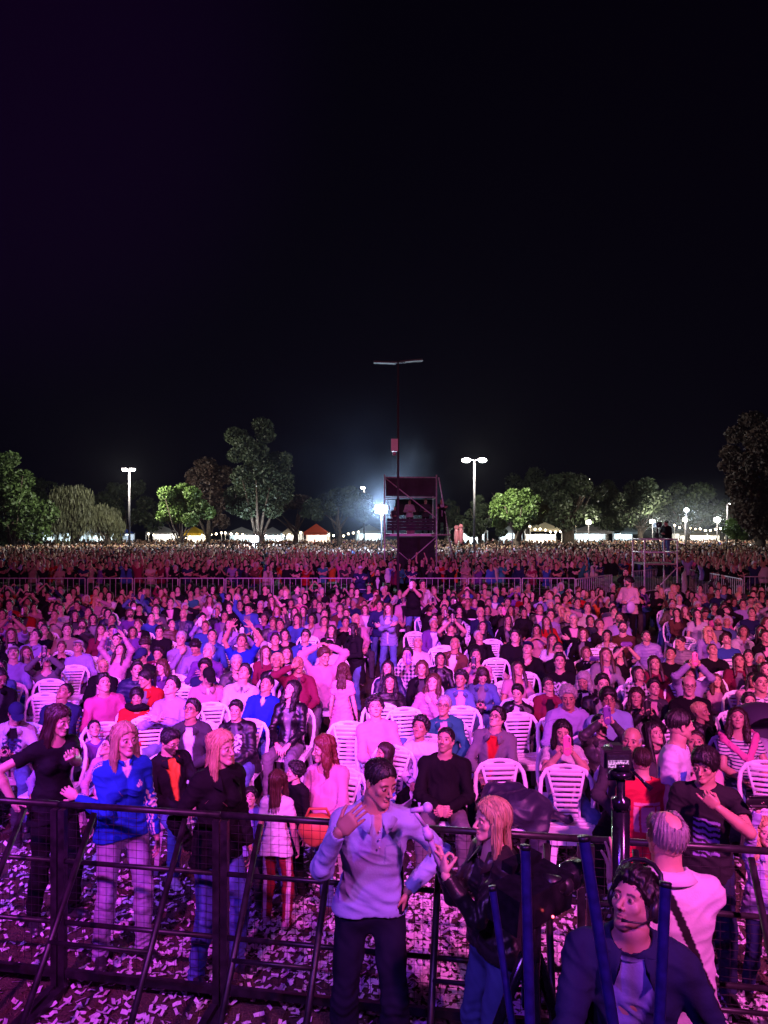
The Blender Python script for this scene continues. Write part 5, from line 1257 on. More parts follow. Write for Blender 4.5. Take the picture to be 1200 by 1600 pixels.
# ------------------------------------------------------------------ the audience: one line per person, read off the photo
# head x, head y, build, hair, hair colour, garment, colour, pose, head yaw, extras
HR = {'c': 'crop', 's': 'short', 'm': 'messy', 'f': 'fringe', 'u': 'curly', 'a': 'afro', 'd': 'bald', 'l': 'long', 'w': 'wavy', 'b': 'bob', 'p': 'pony', 'n': 'bun', 'h': 'hat'}
HC_ = {'k': 'black', 'd': 'dark brown', 'b': 'brown', 'r': 'auburn', 'y': 'blonde', 'g': 'grey', 'w': 'white'}
PO = {'L': 'lap', 'N': 'knees', 'F': 'clasp', 'P': 'phone', 'H': 'phonehigh', '1': 'onephone', 'K': 'clap', 'X': 'crossed', 'C': 'chin', 'U': 'cup', 'O': 'overhead', 'A': 'up', 'B': 'brow', 'R': 'read', 'W': 'wave'}
TABLE = """
17 1019 m h d sweater lavender L 10 beard=3
32 1001 f l d coat black L -10
45 993 m s k shirt lavender L -25
18 973 m m k tee lavender H 5
70 983 m s k tee black N -5
17 988 f l b coat black L 5
85 1007 f s b jacket black U 5
78 1031 f m d sweater grey H 15
10 1052 m c k jacket black L 40 pitch=-20
52 1099 f h d jacket white R 20 print=x
108 981 m s d sweater beige L 15
127 1006 m h g hoodie lavender L 0 glasses=1
180 1013 f l d sweater pink A -15
155 1040 f c y coat black L 10 pitch=5
213 1046 m s k puffer navy L 15
225 1024 m h k coat black L -20 pitch=-15
241 1019 f a k coat maroon L -10
252 1036 f w b shirt purple L -30 pitch=-10
113 1076 m c k hoodie navy F -25 pitch=38 print=hlogo
166 1067 f p k coat red L -45 pitch=-10
142 1066 m s k sweater hot_pink L 30
183 1103 f f k sweater red L 5 pitch=0 scarf=1
254 1072 m s k sweater lavender K -20 pitch=30
138 1150 f n k sweater lavender L -50 kid=1
156 1160 m s d shirt pink L -60 kid=1 glasses=1
172 1136 f c k tee purple L 20 kid=1
270 1150 m s k jacket black L 50 pitch=-15 glasses=1 inner=orange beard=2 fat=1.05
310 1010 m s g sweater purple K -20
302 1042 f a k sweater navy L -10
330 1052 m h k polo pink R 25 pitch=-30
364 1034 f s g coat charcoal C 10
388 1000 m s d tee royal_blue A 0
407 1014 f l b sweater maroon L 20
424 1032 f u y coat black L -5 pitch=30
426 998 m s k sweater navy L 10
385 1053 m s k shirt white L -15 pitch=40
408 1068 m c k zip royal_blue L -25 pitch=30 inner=white fat=1.08
428 1068 f w k leather black L -40
468 1034 m d g shirt maroon B 10 fat=1.1 pitch=5
500 1022 m m b hoodie pink O 30 pitch=-5
453 1019 f l d coat black L 10
520 1006 m s k tee white R 10
558 1098 m u k hoodie pink L 5 pitch=25
308 1100 m s k jacket charcoal L -25 pitch=25 inner=white glasses=1
368 1108 f s k jacket black L -10 pitch=5 fat=1.45 inner=charcoal print=pic
515 1165 f w r sweater pink L -70 pitch=-5 sc=1.0 fat=1.15
578 1160 f l d shirt blue L -60 kid=1 tmat=plaid
652 1016 m s k shirt navy 1 -10 tmat=plaid
687 1026 f b k jacket black L 5
665 1041 f b b coat black L -5
618 1037 f l k coat navy L -10
608 1064 f w k puffer black L 0
657 1064 f w b puffer pink C -20 inner=red
706 1062 f u k jacket denim_blue L -20 pitch=15
750 1023 m s k tee pink P 5
752 1050 f w d jacket denim_blue R 5 pitch=-30
803 1042 f l d tee pink L 10 pitch=30
815 1073 f s k jacket black F -20 pitch=0
870 1078 m m g hoodie lavender L -5 pitch=-3
850 1072 f s k coat maroon L 10 glasses=1
882 1030 m s k tee black L -5 print=pic
696 1106 f c g jacket teal L -15 pitch=15 glasses=1 inner=pink
757 1113 m s k jacket grey L -35 pitch=28 glasses=1 inner=rugby fat=1.05
637 1123 m m k hoodie white F -20 pitch=22 kid=2 print=scrib
693 1148 m c k sweater black F -20 pitch=22 fat=1.18 beard=1
886 1137 f l k tee white P 0 pitch=0
925 1018 f b b coat black P 10
975 1018 f l k tee black H 5
1047 1020 m c k tee black L -20 pitch=22 mouth=1
1025 1034 f l d coat maroon L 5
1065 1042 m s d sweater lavender H 10 pitch=20
920 1057 f w g coat black R -20 pitch=-15
942 1068 m s k jacket black L 5
944 1092 m f k hoodie light_blue L 0 glasses=1 pitch=8
1000 1050 f b k shirt black L 20 tmat=plaid
1012 1068 f s k coat charcoal L 10
1016 1088 f l d coat black P -10
1080 1070 m d k sweater black L -5 glasses=1 fat=1.05 pitch=5
1085 1104 f c y coat black L 55 pitch=10
1145 1116 f w d tee white L -10 pitch=25 tmat=thin scarf=2
1025 1137 f l k coat black L 30
987 1152 m d g sweater charcoal L -20 pitch=12
930 1135 f s k jacket charcoal H 20 pitch=15
1068 1158 m c d shirt pink L -10
1118 1014 m c d tee black L 10
1134 1022 f s k coat black L -10
1150 1028 f l d jacket maroon L 0
1168 1043 f b d coat charcoal L 5
1176 1058 f l k coat pink L -15
1190 1066 m c k shirt white L 10 tmat=thin
1148 1064 f w b sweater pink L 0 kid=1
1094 1005 m c k puffer grey L -50 pitch=0
53 928 f f k coat black L 0
72 930 m c k hoodie black L -10
115 944 m s k hoodie navy L -10 fat=1.15
53 948 f s d sweater pink L 15
81 959 m c b sweater cream U -10
16 943 m s k shirt red L 0
44 939 m c k jacket black L -15
95 936 f b k coat black L 5
95 950 m c d tee white L 0
142 953 m s k jacket charcoal L -20
163 957 f b k coat navy L 15
178 965 m s k sweater purple L -10
148 965 f l k jacket black L 10
140 985 f l d sweater maroon L 5
175 984 m s k jacket purple 1 10
184 998 m c k tee white P -5
206 986 f b d hoodie purple L 10
220 1000 f u d sweater navy R -10
252 985 m m k hoodie black L 5
285 958 m d g jacket navy L -20 beard=1
313 964 f n k shirt lavender P 10
320 976 m c b tee blue L -10
334 988 m c k jacket blue L 5
300 996 m s g sweater lavender C 0 fat=1.05
316 1006 m m k sweater lavender R -10
354 974 f l d coat lavender L -20
347 961 m s k jacket purple L 5
371 944 m s k sweater navy L -10
388 933 m s k tee black X 0 print=badge
248 949 f b k jacket charcoal L 5
232 962 m c k sweater blue L 15
214 949 m h k tee black L 0 glasses=1
216 927 m s k jacket blue L -10
270 940 m s k coat black L 10
330 935 f w b coat pink L 0
405 988 f b k shirt white L -15
432 974 m s k jacket purple L 0
449 990 f b k sweater black L 10
436 951 f l r jacket lavender L -15
456 941 f u k coat black L 10
473 952 f l d jacket blue L -20
490 965 f b k sweater white C 5
498 946 m s k coat black L 0 pitch=35
510 957 m s k shirt pink L 15
508 970 f b d tee pink L -5
511 984 f w d coat black L -10
531 969 m s k hoodie black U 10
541 936 f l d jacket blue K 5
545 956 m c b shirt blue L -10
558 967 m m y coat pink L 25
576 950 f b b jacket pink L -5
594 944 m c k hoodie navy F 0
622 925 m s k tee navy L -5 print=badge
630 935 m c k jacket pink L 5
692 951 m s k jacket brown P -10
683 965 f s k tee black L 0
674 972 m c g jacket purple L 15
700 978 m s k tee black H -10
711 976 f l k coat black L 10
711 930 m s k tee black L -5
723 953 f s k coat black U 0
754 953 f b k jacket black L 10
757 976 f l k coat black L -10
775 950 m s k coat black 1 5
753 992 m c g jacket black L 15 pitch=32
797 992 m s k sweater black L -10
687 1007 m d g jacket brown L -15 pitch=30
649 1002 m c g sweater white L 5
738 938 m c k sweater purple L 0
793 966 f l d coat black C 10
770 932 m h k jacket blue L -5
816 956 f s k coat black L 5
842 949 m s k coat charcoal L -10
856 958 m s k sweater lavender L 0
886 961 f b y jacket black L 15
897 965 m c g jacket black X -10
841 982 f l k tee pink U 0
810 988 f l k coat black L 10
826 1010 m h k hoodie black C -15
867 996 f l d tee white L 5
908 988 f b b jacket black L -10
930 968 f b k jacket charcoal L 5
918 948 m s k shirt white L -5
954 946 m s k sweater grey L 10 beard=1
965 964 m s k hoodie lavender L -10 beard=2
976 978 m s k sweater brown L 0 beard=2
955 990 f b k shirt beige L -15 tmat=camo
878 1012 m s k sweater black L 5 glasses=1
1004 990 m s k puffer lavender N 0 beard=1
900 940 m s k coat navy L 10
866 935 m m k jacket charcoal L -5
1112 948 m m k jacket teal X 0 beard=1 fat=1.15 inner=black
1128 942 f l d sweater maroon R 0
1172 956 m s k sweater navy X -10 fat=1.1
1165 942 m s k sweater lavender L 10
1086 955 m h k tee black L -5 kid=1
1082 937 f l b jacket brown L 5
1063 934 m s g jacket purple L -10
1052 928 f l y coat brown L 5
1026 916 m c k sweater black L 0
1044 916 f b k coat black L 10
1195 984 f l k coat black L -10
1123 925 m s k sweater navy L 10
1092 918 m s k shirt pink C -15
1123 912 m s k coat black A 5
1170 1090 f s k tee white P 0 tmat=thin
12 1105 m s k coat black L 20
"""
EMPTY = """785 1190 4
882 1199 -4
1183 1192 -20
814 1116 6
592 1101 -5
240 1121 12
78 1063 2
118 1041 8
72 1085 6
335 1100 10
776 1030 2
822 1052 4
696 1010 6
1163 990 0
1028 926 25
640 1108 12
720 1106 -3
690 1012 4
170 958 0
282 1072 8
100 1018 0
490 1008 4
480 995 -4
355 1008 0
738 968 5
772 1000 8
652 988 12
862 905 0
1050 920 20
1150 930 -5
60 1000 0
320 968 0
455 960 6
930 1015 0
540 1130 -6"""
DEF = dict(shirt='shirt')
POSEP = {'lap': 'hands in lap', 'knees': 'hands on knees', 'clasp': 'hands clasped', 'phone': 'filming with a phone', 'phonehigh': 'holding a phone overhead', 'onephone': 'holding a phone out', 'clap': 'clapping', 'crossed': 'arms crossed',
         'chin': 'hand at chin', 'cup': 'hands cupped at mouth', 'overhead': 'hands on head', 'up': 'both arms raised', 'brow': 'hand on forehead', 'read': 'looking down at a phone', 'wave': 'one arm raised'}
GARP = {'tee': 't-shirt', 'polo': 'polo shirt', 'zip': 'zipped jacket', 'puffer': 'puffer jacket', 'leather': 'leather jacket', 'shirt': 'shirt', 'bulky': 'sweater'}
MATP = {'plaid': 'checked ', 'thin': 'striped ', 'camo': 'mottled '}
random.seed(5)
BOT = [COL['denim blue'], COL['denim blue'], COL['black'], COL['charcoal'], COL['navy'], COL['blue'], COL['grey'], (.2, .25, .4)]
def px_person(x, y, g, hair, hc, top, col, pose, yaw, **e):
    sc = float(e.get('sc', random.uniform(.96, 1.05) * (.95 if g == 'f' else 1.0)))
    kid = e.get('kid')
    sc *= .955
    if kid: sc = .74 if kid == '1' else .85
    D = DZ(y, 1.225 * sc)
    return dict(x=PX(x, D), y=D, px=x, py=y, sc=sc, g=g, hair=HR[hair], hc=hc, top=top, col=col.replace('_', ' '), pose=PO[pose], yaw=yaw, kid=bool(kid), e=e, fixed=False)
PEO = []
for ln in TABLE.strip().split('\n'):
    f_ = ln.split(); e = dict(v.split('=') for v in f_[9:])
    PEO.append(px_person(float(f_[0]), float(f_[1]), f_[2], f_[3], f_[4], f_[5], f_[6], f_[7], float(f_[8]), **e))
EMP = []
for ln in EMPTY.split('\n'):
    x, y, a = map(float, ln.split()); D = DZ(y, .87); EMP.append([PX(x, D), D - .25, a])
# fill the rows between and behind them in the same mixture
AISLE = lambda y: -.7 + (y - 6.5) * .095
NEARN = 284
def free(x, y, dx=.42, dy=.58):
    for p in PEO:
        if abs(p['x'] - x) < dx and abs(p['y'] - y) < dy: return False
    for c_ in EMP:
        if abs(c_[0] - x) < .40 and abs(c_[1] - y) < .5: return False
    return True
def rand_person(x, y):
    g = random.choice('mf'); hair = random.choice('csmssfuhd' if g == 'm' else 'lwwllbbpnu'); hc = random.choice('kkkdddbbyg' if hair != 'd' else 'gk')
    top = random.choice(['sweater', 'hoodie', 'jacket', 'jacket', 'coat', 'puffer', 'zip', 'tee', 'shirt', 'sweater']); col = random.choice(['black'] * 13 + ['charcoal'] + ['navy', 'charcoal', 'navy', 'grey', 'lavender', 'pink', 'maroon', 'white', 'purple', 'blue', 'beige', 'red', 'cream', 'brown', 'denim blue', 'pale grey', 'olive', 'hot pink'])
    pose = random.choice('LLLLLNFFKXCPH1URBLW'[:19]); e = {}
    if random.random() < .15: e['glasses'] = '1'
    if g == 'm' and random.random() < .3: e['beard'] = random.choice('12')
    kid = random.random() < .06
    if kid: e['kid'] = '1'
    return dict(x=x, y=y, sc=(.76 if kid else random.uniform(.88, 1.0)), g=g, hair=HR[hair], hc=hc, top=top, col=col, pose=PO[pose], yaw=random.gauss(0, 17), kid=kid, e=e, fixed=False)
y = 7.0; rows = []
while y < 22.4:
    sp_ = .56 if y < 11 else .50; n = int(1.12 * y / sp_)
    for i in range(n):
        x = (i + .5 - n / 2) * sp_ + random.uniform(-.07, .07); yy = y + random.uniform(-.12, .12)
        if abs(x - AISLE(yy)) < (.52 if yy < 17 else .35) or abs(x - LANE(yy)) < .5 and yy < 20.5: continue
        if yy < 8.6 and abs(x) > .45 * yy: continue
        if yy < 10 and random.random() < .4: continue
        if random.random() < .10: 
            if yy < 15 and free(x, yy) and len(EMP) < 60: EMP.append([x, yy, random.uniform(-8, 8)])
            continue
        rows.append((yy, x))
    y += .84 if y < 11 else .78
rows.sort(); CROWD = []
cnt = len(PEO)
for yy, x in rows:
    if not free(x, yy): continue
    if cnt < NEARN and yy > 7.4:
        PEO.append(rand_person(x, yy)); cnt += 1
    elif cnt >= NEARN: CROWD.append((x, yy))
DMAX = max(p['y'] for p in PEO)
# nobody may sit in anybody else
for it in range(60):
    for i, a in enumerate(PEO):
        for b_ in PEO[i + 1:]:
            dx = b_['x'] - a['x']; dy = b_['y'] - a['y']
            if abs(dx) > .46 or abs(dy) > .70: continue
            q = math.hypot(dx / .46, dy / .70)
            if q < 1:
                k = (1 - q) * .25; s_ = 1 if dx > 0 else -1; t_ = 1 if dy > 0 else -1
                a['x'] -= s_ * k * .46 * .6; b_['x'] += s_ * k * .46 * .6; a['y'] -= t_ * k * .35; b_['y'] += t_ * k * .35
        for c_ in EMP:
            dx = a['x'] - c_[0]; dy = a['y'] - c_[1]; q = math.hypot(dx / .42, dy / .55)
            if q < 1: a['x'] += (1 if dx > 0 else -1) * (1 - q) * .08; a['y'] += (1 if dy > 0 else -1) * (1 - q) * .08
# ---- labels
def core(p):
    e = p['e']; ac = ' and cap' if p['hair'] == 'hat' else (' and glasses' if 'glasses' in e else (' and scarf' if 'scarf' in e else ''))
    c_ = p['col']
    return '%s %s%s%s' % (c_, MATP.get(e.get('tmat'), ''), GARP.get(p['top'], p['top']), ac)
def short(p): return p['col'] + ' ' + GARP.get(p['top'], p['top'])
NUM = ['zero', 'first', 'second', 'third', 'fourth', 'fifth', 'sixth', 'seventh', 'eighth', 'ninth', 'tenth', 'eleventh', 'twelfth', 'thirteenth', 'fourteenth', 'fifteenth', 'sixteenth']
used = set()
def cap12(s): return ' '.join(s.split()[:13])
def opts(p):
    b0 = 'person in %s, %s' % (core(p), POSEP[p['pose']]); 
    if p['kid']: b0 = 'small ' + b0
    yield b0
    near = sorted([q for q in PEO if q is not p], key=lambda q: math.hypot(q['x'] - p['x'], (q['y'] - p['y']) * .8))[:6]
    for q in near:
        dx = q['x'] - p['x']; dy = q['y'] - p['y']
        rel = ('left of' if dx > 0 else 'right of') if abs(dx) > abs(dy) * .7 else ('behind' if dy < 0 else 'in front of')
        yield '%s, %s %s' % (b0, rel, short(q))
    for q in near:
        for r_ in near:
            if r_ is q: continue
            yield 'person in %s between %s and %s' % (core(p), short(q), short(r_))
cores = {}
for p in PEO: cores.setdefault((core(p), p['pose'], p['kid']), []).append(p)
for p in PEO:
    for i, s_ in enumerate(opts(p)):
        if i == 0 and len(cores[(core(p), p['pose'], p['kid'])]) > 1: continue
        if s_ not in used and len(s_.split()) <= 14: break
    used.add(s_); p['label'] = s_
def chr_label(p):
    s_ = 'white chair under ' + p['label']
    return s_ if len(s_.split()) <= 16 else ' '.join(s_.replace('person in ', '', 1).split()[:16])
# ---- prints
def pr_pic(u, w_, v, nf, V, AR): return (np.abs(u) < .10) & (np.abs(w_ - .30) < .09) & (v > .03) & (nf > .2) & (np.sin(u * 90 + 3 * np.sin(w_ * 60)) + np.sin(w_ * 110 + 2 * np.sin(u * 70)) > -.2)
def pr_badge(u, w_, v, nf, V, AR): return (np.abs(u - .05) < .03) & (np.abs(w_ - .34) < .018) & (v > .03) & (nf > .2)
def pr_scrib(u, w_, v, nf, V, AR): return (np.abs(u + .02) < .08) & (np.abs(w_ - .24) < .09) & (v > .03) & (nf > .1) & (np.abs(np.sin(u * 60 + w_ * 40) + np.sin(w_ * 90 - u * 30)) < .45)
def pr_h(u, w_, v, nf, V, AR):
    f_ = (v > .03) & (nf > .1); a_ = u + .25 * (w_ - .30)
    return f_ & (np.abs(w_ - .30) < .05) & ((np.abs(a_ + .028) < .007) | (np.abs(a_ - .028) < .007) | ((np.abs(w_ - .30 - u * .3) < .007) & (np.abs(a_) < .06)))
def pr_rug(u, w_, v, nf, V, AR): return 0 * u
PRN = {'pic': pr_pic, 'badge': pr_badge, 'scrib': pr_scrib, 'hlogo': pr_h, 'x': pr_pic}
TM = {'plaid': 'fabric_plaid', 'thin': 'fabric_thin', 'camo': 'fabric_camo'}
def scarf_on(geo, mode):
    I = geo['info']; NB, s_, fw, xx = I['NB'], I['s'], I['fw'], I['xx']; P = []
    if mode == '1':
        for i in range(16):
            a1, a2 = i * math.pi / 8, (i + 1) * math.pi / 8
            pt = lambda a: NB + s_ * (.03 + .01 * math.sin(3 * a)) + (fw * math.cos(a) * .095 + xx * math.sin(a) * .10)
            P += [('+', .01, _seg(pt(a1), pt(a2), .034, .034))]
    else:
        P = [('+', .01, _seg(NB - xx * .15 - s_ * .02 + fw * .05, NB + xx * .03 - s_ * .22 + fw * .16, .03, .032, fw, .5)), ('+', .01, _seg(NB + xx * .15 - s_ * .02 + fw * .05, NB + xx * .02 - s_ * .22 + fw * .17, .034, .032, fw, .5)), ('+', .01, _seg(NB + xx * .15 - s_ * .02 + fw * .04, NB + xx * .14 - s_ * .0 - fw * .07, .04, .04, xx, .6)), ('+', .01, _seg(NB - xx * .13 - s_ * .0 - fw * .07, NB - xx * .15 - s_ * .02 + fw * .05, .035, .035))]
    V, Q = solid(P, .009); V = V + vnormals(V, Q) * wav(V, [(90, .004)], 4)[:, None]
    g_ = G(); g_.add(V, Q, M=np.zeros((len(V), 3))); q = link('scarf', g_.mesh('scarf', 'fabric', mask=True), geo['obj']); obj_col(q, COL['hot pink'] if mode == '2' else COL['black']); return q
PHN = 0
def build_seated(p, i):
    global PHN
    e = p['e']; D = p['y']; near = D < 8.5; mid = D < 13
    h = .010 if D < 7 else (.013 if mid else .018)
    yaw = p['yaw']; body = max(-60, min(60, yaw * .45 + random.uniform(-14, 14))); toward = math.degrees(math.atan2(p['x'], D + 2)) * -.6
    pitch = float(e.get('pitch', random.uniform(8, 38) if p['pose'] != 'read' else -28))
    S = dict(pose=p['pose'], g=p['g'], head=(yaw - body, pitch, random.uniform(-5, 5)), top=p['top'], sc=p['sc'], kid=p['kid'], fat=float(e.get('fat', random.choice([.95, 1, 1, 1.05, 1.12]))),
             h=h, hc=h + .001 if D < 9 else .016, hh=.0045 if D < 7.5 else (.0065 if mid else .0085), seed=i, flip=random.choice((1, -1)), lean=random.uniform(-14, 9), side=random.uniform(-8, 8),
             beard=int(e.get('beard', 0)), mouth=float(e.get('mouth', 0)) or (random.random() < .12) * .7, hseed=random.randrange(4), full=False, shoes=D < 9.5, print=PRN.get(e.get('print')), spread=random.uniform(.03, .12), tuck=random.uniform(-.04, .12))
    if e.get('inner') == 'rugby':
        S['print'] = pr_rug
    hk = p['hair']; inn = e.get('inner')
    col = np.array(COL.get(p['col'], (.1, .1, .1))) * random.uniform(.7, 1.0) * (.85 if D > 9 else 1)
    Dd = dict(label=p['label'], cat='person', group='seated audience facing the stage', hair=hk, hcol=HCOL[HC_[p['hc']]], top=tuple(col), skin=SKIN[i % 5], hairh=.006 if D < 9 else .010,
              inner=COL.get(inn, random.choice([COL['white'], COL['charcoal'], COL['pink'], COL['black'], COL['grey']])), pcol=COL['white'] if p['col'] != 'white' else COL['navy'], bot=random.choice(BOT), glasses='glasses' in e and D < 13,
              tmat=TM.get(e.get('tmat'), {'leather': 'leather', 'puffer': 'nylon'}.get(p['top'])), bmat=None, shoe=random.choice([(.02, .02, .02), (.5, .5, .5), (.1, .05, .04)]), capcol=COL['pale grey'] if p['px' if 'px' in p else 'x'] in (17.0, 127.0) else random.choice([COL['black'], COL['navy']]))
    if p['top'] in ('jacket', 'zip', 'coat') and p['col'] in ('black', 'charcoal', 'navy', 'royal blue') and random.random() < .4: Dd['tmat'] = 'nylon'
    if inn == 'rugby': Dd['inner'] = COL['red']
    geo = put_person(S, Dd, p['x'], p['y'], rz=body + toward, parts=('top', 'trousers', 'shoes') if D < 12.5 else ('top', 'trousers'))
    if 'scarf' in e: scarf_on(geo, e['scarf'])
    if p['pose'] in ('phone', 'phonehigh', 'onephone', 'read'):
        both = p['pose'] != 'onephone'
        hi = 1 if S['flip'] > 0 else -1
        l_ = ('phone held by ' + p['label'].replace(', filming with a phone', '').replace(', holding a phone overhead', '').replace(', holding a phone out', '').replace(', looking down at a phone', ''))
        if l_ in used: l_ = 'phone held by ' + p['label'].replace('a phone', 'it')
        used.add(l_); phone_at(geo, ' '.join(l_.split()[:16]), hi, both, random.choice(['black', 'black', 'white', 'purple', 'hot pink', 'charcoal']), off=(0, 0, 0) if p['pose'] != 'read' else (0, .02, 0))
    p['rz'] = body + toward
    return geo
BYPX = {}
for i, p in enumerate(PEO):
    BYPX[(p.get('px'), p.get('py'))] = build_seated(p, i)
    if p['y'] < 19: chair(p['x'], p['y'] + .06 * p['sc'] , p['rz'] * .7, chr_label(p), p['y'] < 8.8)
near_of = lambda c_: sorted(PEO, key=lambda q: math.hypot(q['x'] - c_[0], q['y'] - c_[1]))
for c_ in EMP:
    nb = near_of(c_)
    for k in range(5):
        q = nb[k]; rel = 'left of' if q['x'] > c_[0] else 'right of'; l_ = 'empty white plastic chair %s person in %s' % (rel, core(q))
        if l_ in used: l_ = 'empty white chair %s person in %s, %s' % (rel, core(q), POSEP[q['pose']])
        if l_ not in used: break
    used.add(l_); chair(c_[0], c_[1], c_[2], ' '.join(l_.split()[:16]), c_[1] < 12)
# ------------------------------------------------------------------ figures with poses of their own
PW_ = lambda px, py, D: (PX(px, D), D, PZ(py, D))
def hero(px, D, S, Dd, rz=0, z=0.0):
    S.setdefault('h', .008); S.setdefault('hc', .009); S.setdefault('hh', .004); S['world'] = True
    Dd.setdefault('hairh', .0045)
    return put_person(S, Dd, PX(px, D), D, rz, z)
def patch(name, parent_geo, c, size, mat, u, v, n, thick=.004):
    g_ = G(); g_.box(c, (size[0], size[1], thick), np.stack([u, v, n], 1)); return link(name, g_.mesh(name, mat, smooth=False), parent_geo['obj'])
simple('button', (.6, .6, .62), .4)
# man in the light blue polo, hand raised
def pr_pocket(u, w_, v, nf, V, AR):
    f_ = (v > .03) & (nf > .2); x_ = u - .085; z_ = w_ - .36
    return (f_ & (((np.abs(z_) < .004) & (np.abs(x_) < .042)) | ((np.abs(np.abs(x_) - .042) < .0035) & (z_ < 0) & (z_ > -.09)))) * .8
A_ = hero(578, 3.84, dict(sit=False, g='m', sc=1.035, top='polo', h=.007, hc=.007, hh=.0035, fat=1.0, hs=.95, head=(30, -12, 4), side=3, lean=4, twist=8, hseed=1, shortsl=False, print=pr_pocket, vneck=1, hem=-.015, binf=.012,
     arms={-1: dict(t=PW_(530, 1300, 3.42), e=(-.45, 0, -.9), n=(.6, .7, .2), d=(.75, -.2, .75), k='relax'), 1: dict(t=PW_(637, 1392, 3.84), e=(1, .35, .1), n=(-1, .1, 0), d=(-.35, -.1, -1), k='relax')}),
     dict(label='person in light blue polo talking with one hand raised, other at pocket', hair='crop', hcol=HCOL['black'], top=(.38, .44, .72), inner=SKIN[1], pcol=(.20, .24, .5), bot=(.012, .012, .028), skin=SKIN[1], shoe=(.02, .02, .02)))
I = A_['info']
for k in range(3): g_ = G(); g_.ball(I['p0'] + I['s'] * (.44 - .035 * k) * 1.035 + I['fw'] * (.122 + .012 * k) + I['xx'] * .012, .005); link('button', g_.mesh('button', 'button'), A_['obj'])
# woman with the microphone
MICP = PW_(671, 1322, 3.56)
B_ = hero(774, 3.62, dict(sit=False, g='f', sc=.945, top='leather', h=.007, hc=.007, hh=.0035, head=(-4, 2, 0), hs=.96, hseed=1, open=.06, hem=-.01, twist=0, side=0, lean=0, binf=.006,
     arms={-1: dict(t=PW_(690, 1352, 3.56), e=(-.2, .1, -1), n=(.3, -1, .2), d=(-.45, -.1, .8), k='grip'), 1: dict(t=PW_(696, 1368, 3.50), e=(.3, .1, -1), n=(-.2, 1, .2), d=(-.5, .1, .6), k='grip')}),
     dict(label='person in black leather jacket and blue jeans holding the microphone out', hair='long', hcol=(.42, .28, .15), top=(.016, .014, .016), tmat='leather', inner=(.015, .014, .016), bot=(.05, .09, .22), skin=SKIN[2]), rz=-68)
g_ = G(); p_ = [PW_(690, 1362, 3.55), PW_(676, 1322, 3.54), PW_(664, 1291, 3.53), PW_(650, 1272, 3.52)]
simple('mic_pale', (.55, .45, .72), .45); mic = empty('microphone', PW_(690, 1362, 3.55), label='pale lavender microphone with round foam head held up to the polo shirt', cat='microphone')
o0 = np.array(p_[0]); g_.tube([np.array(q) - o0 for q in p_[:3]], [.012, .014, .018], 10); link('handle', g_.mesh('handle', 'mic_pale'), mic)
g_ = G(); g_.tube([np.array(PW_(671, 1310, 3.535)) - o0, np.array(PW_(667, 1298, 3.53)) - o0], .024, 10); g_.tube([np.array(PW_(641, 1267, 3.5)) - o0, np.array(PW_(664, 1263, 3.5)) - o0], [.012, .015], 8); link('collar', g_.mesh('collar', 'mic_pale'), mic)
g_ = G(); g_.tube([np.array(PW_(664, 1291, 3.53)) - o0, np.array(PW_(648, 1268, 3.5)) - o0], .010, 8); g_.ball(np.array(PW_(668, 1262, 3.5)) - o0, .026, 12, 9); link('foam_head', g_.mesh('foam_head', 'mic_pale'), mic)
# headset man
def pr_none(*a): return 0 * a[0]
C2 = hero(978, 2.72, dict(hs=.93, sit=False, g='m', sc=1.0, top='jacket', h=.008, hc=.009, hh=.0032, head=(-38, 25, -4), hseed=3, beard=1, twist=-14, lean=6, open=.055, fat=1.08,
     arms={-1: dict(t=(PX(880, 2.4), 2.35, .95), e=(-.8, .5, -.5), n=(0, 0, -1), k='relax'), 1: dict(t=(PX(1040, 2.6) + .08, 2.45, .95), e=(1, .5, -.5), n=(-1, 0, 0), k='relax')}),
     dict(label='person in navy jacket wearing a headset, looking up toward the stage', hair='messy', hcol=HCOL['black'], top=(.022, .028, .075), inner=(.20, .22, .45), bot=COL['black'], skin=SKIN[0]))
hs = empty('headset', (0, 0, 0), label='black over ear headset with a boom microphone', cat='headset'); hs.matrix_world = C2['mw'] @ C2['HM']
for q in (1, -1):
    g_ = G(); g_.ball((q * .097, .010, -.006), (.022, .040, .046), 14, 10); link('ear_cup', g_.mesh('ear_cup', 'black_plastic'), hs)
    g_ = G(); g_.ball((q * .085, .010, -.006), (.018, .036, .042), 12, 8); link('cushion', g_.mesh('cushion', 'black_plastic'), hs)
g_ = G(); g_.tube([(q * 1.0, .012 + .02 * (1 - abs(q) / .1), z_) for q, z_ in ((-.102, .03), (-.102, .08), (-.085, .13), (-.045, .158), (0, .166), (.045, .158), (.085, .13), (.102, .08), (.102, .03))], .010, 8); link('headband', g_.mesh('headband', 'black_plastic'), hs)
g_ = G(); g_.tube([(.105, -.01, -.03), (.092, -.07, -.062), (.055, -.112, -.072), (.030, -.122, -.074)], [.004, .004, .004, .008], 7); link('boom', g_.mesh('boom', 'black_plastic'), hs)
